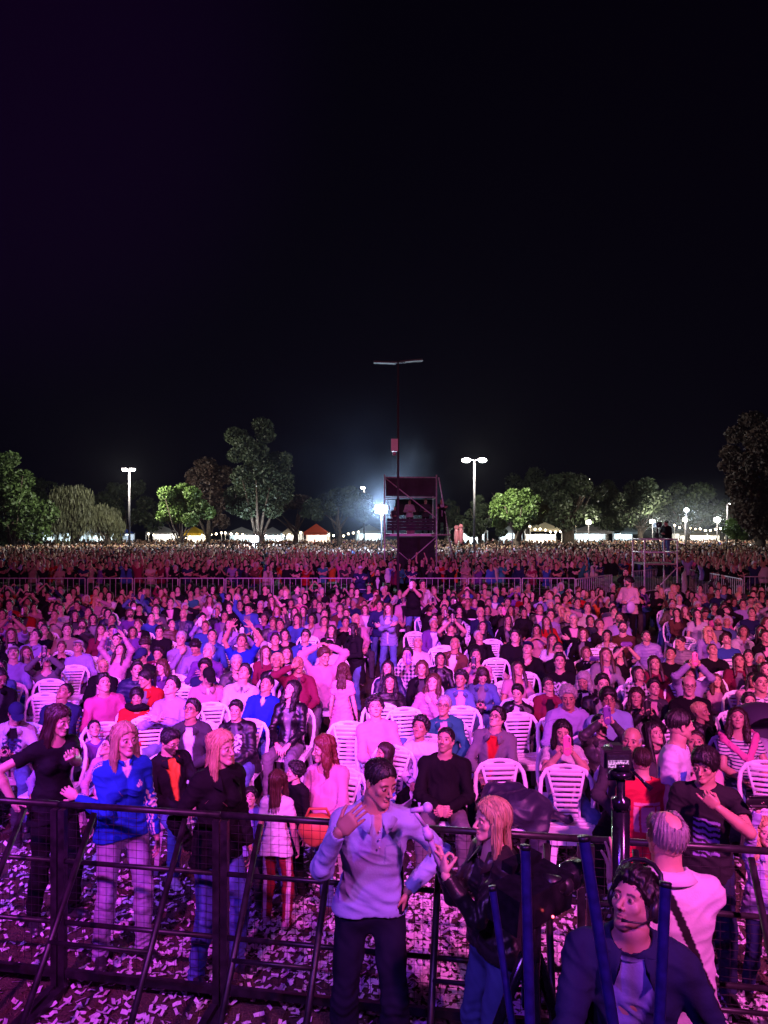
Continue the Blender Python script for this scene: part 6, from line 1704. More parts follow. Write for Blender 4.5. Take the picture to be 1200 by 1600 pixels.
# balding man from behind with a strap, hand on the tripod
def pr_strap(u, w_, v, nf, V, AR): return ((np.abs(u + .10 - (w_ - .1) * .42 + .02) < .020) & (v < .03) & (nf < .1)).astype(float)
D2 = hero(1050, 3.12, dict(sit=False, g='m', sc=1.0, top='shirt', h=.008, hc=.008, hh=.0035, fat=1.15, head=(16, 4, 0), lean=6, print=pr_strap, hem=.16, vneck=0,
     arms={1: dict(t=PW_(958, 1378, 3.10), e=(-1, -.2, -1), n=(.6, -.6, 0), d=(.05, .0, 1), k='open'), -1: dict(t=(PX(1090, 3.1) + .02, 3.05, .92), e=(1, 0, -.3), n=(-1, 0, 0), k='relax')}),
     dict(label='person in long pale shirt seen from behind, black strap across the back', hair='monk', hcol=(.22, .20, .20), top=(.62, .55, .60), pcol=(.015, .012, .015), bot=COL['charcoal'], skin=SKIN[0]), rz=176)
# the row of standing figures just behind the fence
def pr_stripe3(u, w_, v, nf, V, AR):
    m_ = np.zeros(len(V), bool)
    for q in (1, -1):
        a, e, w2, *_ = AR[q]; d = (w2 - a) / np.linalg.norm(w2 - a); up = np.array([0, 0, 1.]); r_ = V - a
        out = np.array([q * .94, .3, 0]); sd = np.cross(d, out); sd /= np.linalg.norm(sd); t_ = r_ @ sd
        on = (_ev(_seg(a, e, .075, .07), V[:, 0], V[:, 1], V[:, 2]) < 0) | (_ev(_seg(e, w2, .07, .06), V[:, 0], V[:, 1], V[:, 2]) < 0)
        st = (np.abs(t_) < .004) | (np.abs(t_ - .019) < .004) | (np.abs(t_ + .019) < .004)
        m_ |= on & st & ((V - a) @ out > .0)
    x_ = u - .085; z_ = w_ - .36                       # small three bar chest mark
    m_ |= (v > .03) & (nf > .2) & (np.abs(z_) < .022) & (np.abs(x_) < .03) & (z_ < .02 - np.abs(x_ - .004) * 1.0) & (np.mod(x_ * 1.0 + .5 * z_, .018) > .004)
    return m_
hero(82, 5.45, dict(sit=False, g='f', sc=.96, top='tee', head=(18, -12, 0), h=.009, hc=.009, arms={-1: dict(t=PW_(20, 1252, 5.2), e=(-1, .3, -.5), n=(1, 0, 0), k='relax'), 1: dict(t=PW_(112, 1186, 5.1), e=(.6, .2, -1), n=(-.5, 0, 1), k='grip')}),
     dict(label='person in black t-shirt with long straight hair standing at the far left', hair='long', hcol=(.035, .014, .012), top=COL['black'], bot=COL['black'], skin=SKIN[2]), rz=52)
hero(190, 4.98, dict(sit=False, g='f', sc=.955, top='zip', hem=.01, head=(10, 0, 0), h=.008, hc=.0065, print=pr_stripe3, arms={-1: dict(t=PW_(120, 1245, 4.85), e=(-.6, .2, -1), n=(0, 1, 0), k='relax')}),
     dict(label='person in blue track jacket with white sleeve stripes and pale trousers', hair='long', hcol=(.40, .27, .17), top=(.014, .07, .46), inner=COL['white'], pcol=(.7, .66, .6), bot=(.40, .36, .52), skin=SKIN[2]), rz=38)
hero(338, 4.78, dict(sit=False, g='f', sc=.955, top='coat', head=(14, 0, 0), h=.008, hc=.009, closed=True, hem=.08, arms={-1: dict(t=PW_(297, 1325, 4.7), e=(-1, .3, -.5), n=(1, 0, 0), k='relax')}),
     dict(label='person in black coat and blue jeans standing behind the fence', hair='long', hcol=(.48, .31, .17), top=COL['black'], bot=(.10, .15, .42), skin=SKIN[2]), rz=48)
hero(432, 5.4, dict(sit=False, g='f', kid=True, sc=.66, top='tee', head=(0, 0, 0), bprint=lambda V, LG: (np.abs(np.abs(V[:, 0]) - .145) < .022)),
     dict(label='small person seen from behind in white top and dark red striped trousers', hair='long', hcol=(.05, .02, .012), top=COL['white'], bot=(.22, .02, .03), bpcol=(.6, .5, .55), bmat='fabric', skin=SKIN[0], shoe=(.6, .4, .45)), rz=172)
hero(392, 5.6, dict(sit=False, g='m', kid=True, sc=.55, top='hoodie', head=(10, 28, 0)), dict(label='smallest person, pale lavender hoodie, looking up beside dark red trousers', hair='fringe', hcol=HCOL['black'], top=COL['lavender'], bot=COL['charcoal'], skin=SKIN[2]))
hero(466, 5.85, dict(sit=False, g='m', kid=True, sc=.62, top='sweater', head=(-30, 5, 0)), dict(label='small person in black sweater turned sideways beside the dark red trousers', hair='messy', hcol=HCOL['black'], top=COL['black'], bot=COL['black'], skin=SKIN[2]), rz=-45)
def pr_tee(u, w_, v, nf, V, AR): return (np.abs(u - .0) < .085) & (w_ > .06) & (w_ < .32) & (v > .02) & (nf > .0) & (np.sin(w_ * 150 + 2.2 * np.sin(u * 25) + np.sin(u * 90)) > -.1)
hero(1102, 4.62, dict(sit=False, g='m', sc=.92, top='tee', head=(-22, -6, 0), h=.0075, hc=.007, hseed=2, print=pr_tee, fat=1.0, arms={1: dict(t=PW_(1122, 1262, 4.33), e=(1, .0, -.9), n=(-.2, 1, .4), d=(-.7, 0, .55), k='horns'), -1: dict(t=(PX(1065, 4.5), 4.62, .75), e=(-1, .3, -.3), n=(1, 0, 0), k='relax')}),
     dict(label='person in black t-shirt with purple print making a hand sign', hair='fringe', hcol=HCOL['black'], top=(.02, .018, .02), pcol=(.28, .20, .48), bot=(.02, .025, .06), skin=SKIN[1]), rz=-20)
def pr_side(u, w_, v, nf, V, AR): return (np.abs(np.abs(u) - .115) < .028) & (w_ < .36)
hero(1050, 5.25, dict(sit=False, g='m', sc=.965, top='tee', head=(38, 0, 0), print=pr_side, hseed=3), dict(label='person in white shirt with blue side panels looking away in profile', hair='crop', hcol=HCOL['black'], top=(.60, .58, .68), pcol=(.05, .10, .42), bot=COL['navy'], skin=SKIN[0]), rz=58)
def pr_back(u, w_, v, nf, V, AR): return (v < 0) & (np.abs(u) < .115) & (w_ > .10) & (w_ < .34) & ~((np.abs(u) > .06) & (np.abs(u) < .075) & (w_ < .31)) & ~((w_ > .31) & (w_ < .32))
hero(1006, 5.1, dict(sit=False, g='m', sc=.82, top='tee', head=(0, 5, 0), hem=.14, print=pr_back), dict(label='person in red t-shirt seen from behind with pink square print', hair='crop', hcol=HCOL['dark brown'], top=(.55, .02, .05), pcol=(.62, .26, .34), bot=COL['charcoal'], skin=SKIN[0]), rz=182)
K_ = hero(1192, 4.55, dict(sit=False, g='f', kid=True, sc=.66, top='jacket', head=(-10, 12, 0), arms={-1: dict(t=PW_(1185, 1262, 4.4), e=(-1, 0, -.6), n=(.3, -1, 0), d=(0, 0, 1), k='phone')}), dict(label='small person in pale jacket lifting a phone over the fence at the right edge', hair='wavy', hcol=HCOL['blonde'], top=COL['lavender'], bot=COL['navy'], skin=SKIN[2]))
phone_at(K_, 'black phone in the raised hand of the small person at the right edge', -1, False, 'black')
# child in a pink dress from behind, standing in the aisle
hero(535, 9.0, dict(sit=False, g='f', kid=True, sc=.74, top='dress', head=(0, 0, 0), h=.011, hc=.011, shortsl=True), dict(label='small person in long pink dress standing in the aisle, back turned', hair='wavy', hcol=HCOL['brown'], top=COL['pink'], bot=COL['pink'], skin=SKIN[2]), rz=165)
# people on their feet farther back
def std(px, y_head, g, S, Dd, sc=1.0, rz=0, z=0.0):
    D = DZ(y_head, 1.60 * sc + z); S = dict(sit=False, g=g, sc=sc, h=.013, hc=.014, hh=.007, **S); Dd.setdefault('hairh', .009)
    return put_person(S, Dd, PX(px, D), D, rz, z)
q_ = std(646, 912, 'm', dict(top='tee', pose='phone', head=(-5, 15, 0), fat=1.15), dict(label='person in black t-shirt and jeans standing at the barrier, filming with a phone', hair='crop', hcol=HCOL['black'], top=COL['black'], bot=COL['denim blue'], skin=SKIN[0]), rz=-10)
phone_at(q_, 'phone of the standing person in black t-shirt by the lamp pole', 1, True, 'white')
std(659, 912, 'm', dict(top='tee', head=(0, 5, 0)), dict(label='person in white t-shirt standing behind the one filming at the barrier', hair='short', hcol=HCOL['black'], top=COL['white'], bot=COL['charcoal'], skin=SKIN[1]), sc=.98, rz=20)
std(984, 909, 'm', dict(top='hoodie', pose='front', head=(-35, -5, 0), fat=1.1, beard=2), dict(label='person in pale pink hoodie standing by the lane, holding a bag', hair='short', hcol=HCOL['black'], top=(.62, .45, .45), bot=COL['black'], skin=SKIN[0]), rz=-45)
g_ = G(); D = DZ(909, 1.6); V, Q = solid([('+', 0, _ell((PX(979, D), D - .33, .98), (.11, .05, .15))), ('+', .02, _seg((PX(979, D) - .09, D - .3, 1.1), (PX(979, D) + .09, D - .25, 1.25), .012, .012))], .012); g_.add(V, Q)
o = link('shoulder_bag', g_.mesh('shoulder_bag', 'mic_pale')); tag(o, 'pale bag hanging in front of the standing pink hoodie', 'bag')
q_ = std(556, 981, 'f', dict(top='coat', pose='front', head=(-30, -10, 0), closed=True, fat=1.1), dict(label='person in long black coat standing in the aisle reading a phone', hair='wavy', hcol=HCOL['black'], top=COL['black'], bot=COL['denim blue'], skin=SKIN[2]), sc=.84, rz=-50)
phone_at(q_, 'phone read by the person in long black coat', 1, True, 'white')
std(608, 950, 'f', dict(top='jacket', pose='crossed', head=(-5, 12, 0)), dict(label='person in denim jacket standing with arms crossed at the aisle', hair='long', hcol=HCOL['brown'], top=(.22, .25, .42), bot=COL['denim blue'], skin=SKIN[2]), sc=.9, rz=-15)
std(593, 945, 'm', dict(top='hoodie', pose='front', head=(0, 10, 0)), dict(label='person in navy hoodie and jeans standing beside the denim jacket', hair='short', hcol=HCOL['black'], top=COL['navy'], bot=COL['denim blue'], skin=SKIN[1]), sc=.84)
std(978, 893, 'm', dict(top='coat', pose='phone', head=(-10, 5, 0), fat=1.1), dict(label='person in black coat standing behind the pale pink hoodie, arms raised', hair='crop', hcol=HCOL['black'], top=COL['black'], bot=COL['black'], skin=SKIN[0]), rz=-20)
st = std(563, 889, 'm', dict(top='jacket', pose='crossed', head=(0, 0, 0), fat=1.15, closed=True), dict(label='steward in dark uniform with reflective straps and a white cap at the barrier', hair='hat', hcol=HCOL['black'], top=COL['navy'], bot=COL['black'], skin=SKIN[1], capcol=COL['white']))
I = st['info']; g_ = G()
for q in (1, -1): g_.bar(I['p0'] + I['s'] * .44 + I['xx'] * .10 * q + I['fw'] * .13, I['p0'] + I['s'] * .24 + I['fw'] * .19 + I['xx'] * .01 * q, .05, .012)
g_.bar(I['p0'] - I['xx'] * .2 + I['fw'] * .19, I['p0'] + I['xx'] * .2 + I['fw'] * .19, .05, .012, (0, 0, 1)); link('reflective_strap', g_.mesh('reflective_strap', 'white_paint', smooth=False), st['obj'])
std(590, 893, 'f', dict(top='coat', pose='phone', head=(5, 8, 0)), dict(label='person in black coat filming beside the steward at the barrier', hair='long', hcol=HCOL['black'], top=COL['black'], bot=COL['black'], skin=SKIN[0]))
# cameraman on the platform
cmn = std(1042, 817, 'm', dict(top='jacket', head=(-45, -3, 0), fat=1.35, closed=True, pose='front', beard=1), dict(label='person in dark jacket and jeans operating a camera on the raised platform', hair='crop', hcol=HCOL['black'], top=COL['black'], bot=COL['denim blue'], skin=SKIN[0]), rz=-55, z=1.65)
def tripod(loc, hgt, label, spread=.5, mat='black_plastic', r=.02):
    o = empty('tripod', loc, label=label, cat='tripod')
    for k in range(3):
        a = k * 2.094 + .5; g_ = G(); g_.tube([(0.03 * math.cos(a), .03 * math.sin(a), hgt * .85), (spread * math.cos(a) * .5, spread * math.sin(a) * .5, hgt * .42), (spread * math.cos(a), spread * math.sin(a), 0)], [r, r * .8, r * .5], 8); link('leg', g_.mesh('leg', mat), o)
    g_ = G(); g_.tube([(0, 0, hgt * .7), (0, 0, hgt)], r * 1.6, 10); link('column', g_.mesh('column', mat), o)
    return o
D = 27.4; tripod((PX(1033, D), D + .4, 1.65), 1.35, 'tripod under the camera on the raised platform', .35)
o = empty('video_camera', (PX(1033, D), D + .4, 3.02), label='video camera on the raised platform beside the person in dark jacket', cat='camera')
g_ = G(); g_.box((0, 0, .1), (.2, .35, .2)); link('camera_body', g_.mesh('camera_body', 'black_plastic', smooth=False), o)
g_ = G(); g_.tube([(0, -.17, .1), (0, -.35, .1)], .06, 10); link('lens', g_.mesh('lens', 'black_plastic'), o)
# tower crew
D = 33.2
for px_, l_, c_, s_, hd, zz in ((640, 'crew person in pale hoodie behind the desk on the tower', (.45, .40, .42), 1.0, (0, -5, 0), 2.755), (665, 'crew person in dark shirt at the right of the tower deck', COL['charcoal'], 1.02, (10, 5, 0), 2.755), (617, 'crew person half hidden by the lamp pole on the tower deck', COL['charcoal'], .8, (10, -10, 0), 2.755)):
    put_person(dict(sit=False, g='m', sc=s_ * .92, top='hoodie', pose='front', head=hd, h=.02, hc=.02, hh=.01, shoes=False), dict(label=l_, hair='short', top=c_, bot=COL['black'], skin=SKIN[1], hairh=.012), PX(px_, D), D, 0, zz)
for px_, l_ in ((617, 'crew person in black standing under the tower deck at left'), (640, 'crew person in black standing under the tower deck at centre')):
    put_person(dict(sit=False, g='m', sc=1.0, top='tee', pose='stand', head=(0, 5, 0), h=.02, hc=.02, hh=.01, shoes=False), dict(label=l_, hair='short', top=COL['black'], bot=COL['black'], skin=SKIN[1], hairh=.012), PX(px_, 31.5), 31.5, 0, 0)
put_person(dict(sit=False, g='m', sc=.95, top='coat', pose='crossed', head=(-10, 5, 0), h=.02, hc=.02, hh=.01, shoes=False), dict(label='crew person in black leaning at the right side of the tower', hair='short', top=COL['black'], bot=COL['black'], skin=SKIN[1], hairh=.012), TX1 + .30, 32.8, 0, 2.72)
tp('side_deck', lambda g_: g_.box((TW + .35, .9, ZD - .02), (.66, 1.2, .06)), 'plank', False)

# ------------------------------------------------------------------ gear and small things near the stage
# photo tripod with a camera whose screen shows the crowd
D = 3.0; X = PX(970, D)
o = empty('camera_tripod', (X, D, 0), label='black tripod with fluid head and pan handle beside the red t-shirt', cat='tripod')
zt = PZ(1222, D)
g = G(); g.tube([(0, 0, .55), (0, 0, zt - .10)], .036, 14); link('column', g.mesh('column', 'gloss_black'), o)
g = G(); g.tube([(0, 0, zt - .11), (0, 0, zt - .07), (0, 0, zt - .06), (0, 0, zt + .01)], [.040, .040, .018, .018], 12); link('collar', g.mesh('collar', 'gloss_black'), o)
g = G(); g.ball((0, 0, zt + .035), (.05, .045, .022)); g.tube([(-.055, 0, zt + .02), (.055, 0, zt + .02)], .014, 8); g.box((0, 0, zt + .065), (.05, .06, .03)); link('fluid_head', g.mesh('fluid_head', 'gloss_black'), o)
g = G(); g.tube([(.045, -.02, zt + .05), (.075, -.04, zt + .02), (.105, -.06, zt - .01)], [.006, .007, .013], 8); link('pan_handle', g.mesh('pan_handle', 'gloss_black'), o)
for k in range(3):
    a = k * 2.094 + 1.2; g = G(); g.tube([(.03 * math.cos(a), .03 * math.sin(a), 1.3), (.5 * math.cos(a), .5 * math.sin(a), 0)], [.018, .012], 8); link('leg', g.mesh('leg', 'black_plastic'), o)
m, t, b = nm('screen_picture'); MAT['screen_picture'] = m
tc = t.nodes.new('ShaderNodeTexCoord'); vo = t.nodes.new('ShaderNodeTexNoise'); vo.inputs['Scale'].default_value = 9; vo.inputs['Detail'].default_value = 4
t.links.new(tc.outputs['Generated'], vo.inputs['Vector']); sx = t.nodes.new('ShaderNodeSeparateXYZ'); t.links.new(tc.outputs['Generated'], sx.inputs[0])
rp = t.nodes.new('ShaderNodeValToRGB'); rp.color_ramp.elements[0].position = .40; rp.color_ramp.elements[0].color = (.02, .0, .06, 1); rp.color_ramp.elements[1].position = .6; rp.color_ramp.elements[1].color = (.9, .35, .9, 1); t.links.new(vo.outputs[0], rp.inputs[0])
r2 = t.nodes.new('ShaderNodeValToRGB'); r2.color_ramp.elements[0].position = .55; r2.color_ramp.elements[0].color = (1, 1, 1, 1); r2.color_ramp.elements[1].position = .62; r2.color_ramp.elements[1].color = (.01, .01, .03, 1); t.links.new(sx.outputs[2], r2.inputs[0])
t.links.new(mul(t, rp.outputs[0], r2.outputs[0]), b.inputs['Emission Color']); b.inputs['Emission Strength'].default_value = 1.3; b.inputs['Base Color'].default_value = (.01, .01, .01, 1)
c_ = empty('camera', (PX(966, D), D, PZ(1187, D)), label='small camera on the tripod, its screen showing the crowd', cat='camera')
g = G(); g.box((0, .03, 0), (.115, .05, .075)); g.box((0, .03, .045), (.04, .045, .025)); link('camera_body', g.mesh('camera_body', 'black_plastic', smooth=False), c_)
g = G(); g.box((0, -.008, 0), (.10, .012, .066)); link('screen_frame', g.mesh('screen_frame', 'black_plastic', smooth=False), c_)
g = G(); g.box((-.004, -.0155, -.002), (.085, .004, .052)); link('screen', g.mesh('screen', 'screen_picture', smooth=False), c_)
g = G(); g.tube([(0, .055, 0), (0, .12, 0)], .032, 12); link('lens', g.mesh('lens', 'black_plastic'), c_)
# video camera rig behind the reporter
D = 3.05; ox, oz = PX(830, D), PZ(1400, D)
v_ = empty('video_camera', (ox, D, oz), label='large black video camera rig beside the leather jacket', cat='camera')
R_ = np.array(Euler((0, math.radians(6), math.radians(-50))).to_matrix())
g = G(); g.box((0, 0, 0), (.16, .36, .15), R_); g.box((-.02, .1, .10), (.06, .2, .04), R_); link('camera_body', g.mesh('camera_body', 'gloss_black', smooth=False), v_)
g = G(); e1 = R_ @ V3(0, 1, 0); g.tube([e1 * .15, e1 * .24, e1 * .25, e1 * .33], [.05, .052, .062, .066], 16); link('lens', g.mesh('lens', 'gloss_black'), v_)
g = G(); g.tube([(.06, .0, .06), (.14, .03, .03)], .034, 14); g.ball((.15, .035, .028), (.04, .04, .04)); link('focus_wheel', g.mesh('focus_wheel', 'black_plastic'), v_)
g = G(); g.box((-.12, -.07, .02), (.11, .03, .09), R_); g.box((-.12, -.09, .02), (.09, .012, .07), R_); link('viewfinder', g.mesh('viewfinder', 'glass_dark', smooth=False), v_)
g = G(); g.tube([(.0, 0, .07), (-.03, -.02, .13), (-.02, .1, .15), (.0, .14, .08)], .011, 8); link('handle', g.mesh('handle', 'black_plastic'), v_)
emis('red_lamp', (1, .08, .05), 6); g = G(); g.ball((.075, -.07, -.05), .006); link('tally_lamp', g.mesh('tally_lamp', 'red_lamp'), v_)
tt = tripod((ox, D, 0), oz - .06, 'heavy black tripod carrying the large video camera', .48, 'gloss_black', .026)
# steel tubes standing at the stage edge
def tube_post(px0, py0, px1, py1, D0, D1, label, r=.026):
    a = np.array(PW_(px0, py0, D0)); b_ = np.array(PW_(px1, py1, D1)); d = (b_ - a); k = (1.21 - a[2]) / d[2]
    e_ = a + d * k
    o = empty('steel_post', tuple(e_), label=label, cat='post', group='steel tube posts at the stage edge')
    g_ = G(); g_.tube([a - e_, V3(0, 0, 0)], r, 20, False); link('tube', g_.mesh('tube', 'post_light_tint'), o)
    g_ = G(); dn = -d / np.linalg.norm(d); g_.tube([a - e_ + dn * .003, a - e_ - dn * .01], r * 1.06, 20); link('end_cap', g_.mesh('end_cap', 'black_plastic'), o)
    g_ = G(); g_.tube([V3(0, 0, 0), V3(0, 0, -.012)], r * 2.0, 16); link('foot_plate', g_.mesh('foot_plate', 'black_steel', smooth=False), o)
simple('post_light_tint', (.025, .025, .16), .28, .2, vary=.3, vs=30)  # black steel with the blue stage-light reflection put into its base colour
g = G(); g.box((.75, 2.0, 1.12), (1.6, .5, .12)); g.box((.75, 2.0, .53), (1.4, .3, 1.06)); tag(link('stage_step', g.mesh('stage_step', 'black_cloth', smooth=False)), kind='structure')
tube_post(821, 1322, 828, 1600, 2.10, 2.02, 'upright blue lit black tube post nearest the leather jacket', .0145)
tube_post(912, 1308, 958, 1600, 2.08, 2.0, 'long slanting blue lit black tube post across the navy jacket', .0165)
tube_post(769, 1386, 800, 1600, 2.16, 2.08, 'thin slanting blue lit black tube post in front of the jeans', .011)
tube_post(1040, 1380, 1030, 1600, 2.10, 2.02, 'upright blue lit black tube post over the shoulder of the navy jacket', .016)
# jacket thrown over the front chair
cx_, cy_ = EMP[0][0], EMP[0][1]
P = [('+', 0, _ell((cx_ + .02, cy_ - .02, .56), (.26, .24, .13))), ('+', .06, _ell((cx_ + .15, cy_ - .10, .60), (.20, .16, .14))), ('+', .06, _seg((cx_ + .1, cy_ + .1, .64), (cx_ - .12, cy_ + .12, .66), .09, .07)),
     ('+', .05, _seg((cx_ + .20, cy_ - .20, .52), (cx_ + .25, cy_ - .28, .18), .10, .07, (0, 1, 0), .5)), ('+', .04, _seg((cx_ + .18, cy_ - .05, .58), (cx_ + .50, cy_ - .12, .50), .06, .045)), ('+', .04, _seg((cx_ - .2, cy_ - .1, .55), (cx_ - .27, cy_ - .2, .30), .07, .05))]
V, Q = solid(P, .010); V = V + vnormals(V, Q) * (wav(V, [(26, .012)], 8) + .012 * (.5 - np.minimum(1, np.abs(wav(V, [(34, 1.)], 12)))))[:, None]
g = G(); g.add(V, Q); o = link('draped_jacket', g.mesh('draped_jacket', 'nylon', mask=True)); obj_col(o, (.022, .022, .045)); o['inner_color'] = [.1] * 3; o['print_color'] = [.1] * 3
tag(o, 'dark jacket thrown over the front plastic chair', 'jacket')
# handbag on the lap of the kneeling figure, pushchair at the right
D = 5.7; V, Q = solid([('+', 0, _ell((PX(505, D), D - .42, PZ(1262, D)), (.15, .09, .12)))], .01); V = V + vnormals(V, Q) * wav(V, [(40, .006)], 3)[:, None]; g = G(); g.add(V, Q); simple('orange_leather', (.50, .13, .05), .5)
o = empty('handbag', (0, 0, 0), label='orange brown handbag on the lap of the pink sweater', cat='bag'); link('bag_body', g.mesh('bag_body', 'orange_leather'), o)
g = G(); c0 = np.array((PX(505, D), D - .44, PZ(1262, D))); g.tube([c0 + (-.1, 0, .08), c0 + (-.06, -.02, .17), c0 + (.06, -.02, .17), c0 + (.1, 0, .08)], .010, 7); link('bag_strap', g.mesh('bag_strap', 'orange_leather'), o)
D = 7.3; o = empty('pushchair', (PX(1188, D), D, 0), label='dark pushchair with a red edged hood at the right edge', cat='pushchair')
V, Q = solid([('+', 0, _ell((0, 0, 1.0), (.27, .26, .20))), ('-', .01, _ell((0, -.20, .92), (.22, .27, .18)))], .012); g = G(); g.add(V, Q); simple('pram_cloth', (.03, .026, .05), .8); link('hood', g.mesh('hood', 'pram_cloth'), o)
simple('pram_red', (.5, .05, .02), .6); g = G(); g.tube([(.25 * math.cos(a), -.12, .93 + .20 * math.sin(a)) for a in np.linspace(0, math.pi, 15)], .012, 8); link('hood_edge', g.mesh('hood_edge', 'pram_red'), o)
simple('pram_pale', (.40, .36, .50), .8); V, Q = solid([('+', 0, _ell((0, 0, .62), (.26, .24, .22)))], .014); g = G(); g.add(V, Q); link('seat', g.mesh('seat', 'pram_pale'), o)
for x_ in (-.27, .27):
    for y_ in (-.3, .3): g = G(); g.tube([(x_, y_ - .0, .11), (x_ + .03 * (1 if x_ > 0 else -1), y_, .11)], .11, 16); link('wheel', g.mesh('wheel', 'black_plastic'), o)
    g = G(); g.tube([(x_, -.3, .11), (x_, 0, .5), (x_, .38, .95)], .014, 8); link('side_frame', g.mesh('side_frame', 'galvanised'), o)

# ------------------------------------------------------------------ the rest of the audience, too many to count
def crowd_variant(kind, i):
    r = random.Random(100 + i); g_ = r.choice('mf'); sit = kind == 'sit'; far_ = kind == 'far'
    if far_:
        out = []
        t_ = G(); t_.ball((0, 0, 1.18), (.21, .13, .30), 7, 5); out.append(('top', t_))
        if i % 3 == 0:
            a_ = G(); a_.tube([(.2, 0, 1.35), (.24, -.15, 1.2), (.05, -.28, 1.5)], .05, 5); a_.tube([(-.2, 0, 1.35), (-.24, -.15, 1.2), (-.05, -.28, 1.5)], .05, 5); out.append(('top', a_))
        h_ = G(); h_.ball((0, -.01, 1.60), (.078, .095, .115), 7, 5); h_.tube([(0, 0, 1.42), (0, 0, 1.55)], .05, 5); out.append(('skin', h_))
        k_ = G(); k_.ball((0, .022, 1.65), (.090, .102, .105), 7, 5)
        if g_ == 'f': k_.ball((0, .07, 1.5), (.09, .05, .16), 6, 4)
        out.append(('hair', k_)); return out
    hx = (r.uniform(-25, 25), r.uniform(0, 30), 0)
    S = dict(sit=sit, g=g_, pose=r.choice(['lap', 'lap', 'clasp', 'phone', 'phonehigh', 'clap', 'crossed', 'chin', 'cup'] if sit else ['stand', 'crossed', 'phone', 'front', 'stand', 'up']), top=r.choice(['sweater', 'hoodie', 'jacket', 'tee']), head=hx, h=.035, hc=.032 if sit else .045, hh=.017 if sit else .026, full=False, bottom=sit, shoes=False, lod=True, seed=i, binf=.02)
    gs, HM, _h, _i = person_geo(S); me = hair_mesh(r.choice(['short', 'crop', 'messy', 'hat'] if g_ == 'm' else ['long', 'wavy', 'bob', 'pony']).replace('hat', 'crop') if 0 else r.choice(['short', 'crop', 'messy'] if g_ == 'm' else ['long', 'wavy', 'bob']), .018 if sit else .028)
    hv = np.zeros(len(me.vertices) * 3); me.vertices.foreach_get('co', hv); hv = hv.reshape(-1, 3); hq = np.array([list(p.vertices) for p in me.polygons])
    hg = G(); hg.add(hv, hq); h2 = G(); h2.join(hg, HM)
    out = [('skin', gs['body']), ('top', gs['top']), ('hair', h2)]
    if 'trousers' in gs: out.append(('bot', gs['trousers']))
    return out
CV = {'sit': [crowd_variant('sit', i) for i in range(16)], 'std': [crowd_variant('std', i) for i in range(12)], 'far': [crowd_variant('far', i) for i in range(6)]}
CVA = {k: [] for k in CV}
for k, vs_ in CV.items():
    for v_ in vs_:
        Vs, Qs, Ts, Cs, n0 = [], [], [], [], 0
        for cls, g_ in v_:
            V, Q, T, M = g_.arrays(); Vs.append(V); Qs.append(Q + n0); Ts.append(T + n0); Cs.append(np.stack([np.full(len(V), {'skin': 0, 'hair': 1, 'top': 2, 'bot': 3}[cls]), M[:, 0] if cls == 'top' else M[:, 1]], 1)); n0 += len(V)
        CVA[k].append((np.concatenate(Vs), np.concatenate(Qs), np.concatenate(Ts), np.concatenate(Cs)))
TOPC = [COL[c] for c in ['black'] * 20 + ['charcoal', 'navy', 'navy'] + ['navy', 'navy', 'charcoal', 'charcoal', 'grey', 'white', 'lavender', 'pink', 'maroon', 'red', 'blue', 'beige', 'cream', 'brown', 'purple', 'denim blue', 'pale grey', 'teal', 'orange', 'hot pink']]
HAIRC = [HCOL[c] for c in ['black'] * 4 + ['dark brown'] * 4 + ['brown', 'brown', 'auburn', 'blonde', 'grey', 'white']]
PL = []
for x, y in CROWD: PL.append(('sit', x, y))
r = random.Random(3)
def blocked(x, y):
    if TX0 - .3 < x < TX1 + 1.2 and 31.2 < y < TX0 * 0 + 35: return True
    if PX0 - .4 < x < PX1 + .4 and 26.8 < y < 29.3: return True
    if abs(x - PX(622, 28)) < .3 and abs(y - 28) < .4: return True
    return False
y = 28.6
while y < 96:
    near = y < 41; sp = .52 if near else (.62 if y < 62 else .80); W_ = .57 * y; n = int(2 * W_ / sp)
    for i in range(n):
        if r.random() < .12: continue
        x = -W_ + (i + .5) * sp + r.uniform(-.16, .16); yy = y + r.uniform(-.22, .22)
        if blocked(x, yy): continue
        if x > 8.6 and yy < 33 and x < 13.6: continue
        PL.append(('std' if near else 'far', x, yy))
    y += .62 if near else (.75 if y < 62 else 1.15)
# a few seated rows behind the slanting barriers at the right
Vs, Qs, Ts, Cs, n0 = [], [], [], [], 0
for kind, x, y in PL:
    V, Q, T, Cc = r.choice(CVA[kind]); a = math.radians(r.gauss(0, 22)) + math.atan2(x, y) * -.7; s_ = r.uniform(.86, 1.02) * (r.uniform(.6, .8) if r.random() < .05 else 1)
    ca, sa = math.cos(a), math.sin(a); P = np.stack([(V[:, 0] * ca - V[:, 1] * sa) * s_ + x, (V[:, 0] * sa + V[:, 1] * ca) * s_ + y, V[:, 2] * s_], 1)
    pal = np.array([r.choice(SKIN), r.choice(HAIRC), r.choice(TOPC), r.choice(BOT)]) * r.uniform(.7, 1.2)
    c = pal[Cc[:, 0].astype(int)]; inn = np.array(r.choice(TOPC)); f_ = Cc[:, 1:2]
    c = np.where(Cc[:, :1] == 2, c * (1 - f_) + inn * f_, c * (1 - .8 * f_))
    Vs.append(P); Qs.append(Q + n0); Ts.append(T + n0); Cs.append(c); n0 += len(V)
g = G(); g.V = Vs; g.Q = Qs; g.T = Ts; g.M = [np.zeros((0, 3))]; g.n = n0
me = g.mesh('crowd', 'crowd'); at = me.attributes.new('col', 'FLOAT_COLOR', 'POINT'); at.data.foreach_set('color', np.concatenate([np.concatenate(Cs), np.ones((n0, 1))], 1).astype(np.float32).ravel())
tag(link('crowd', me), 'packed audience filling the park out to the lit stalls', 'crowd', kind='stuff')
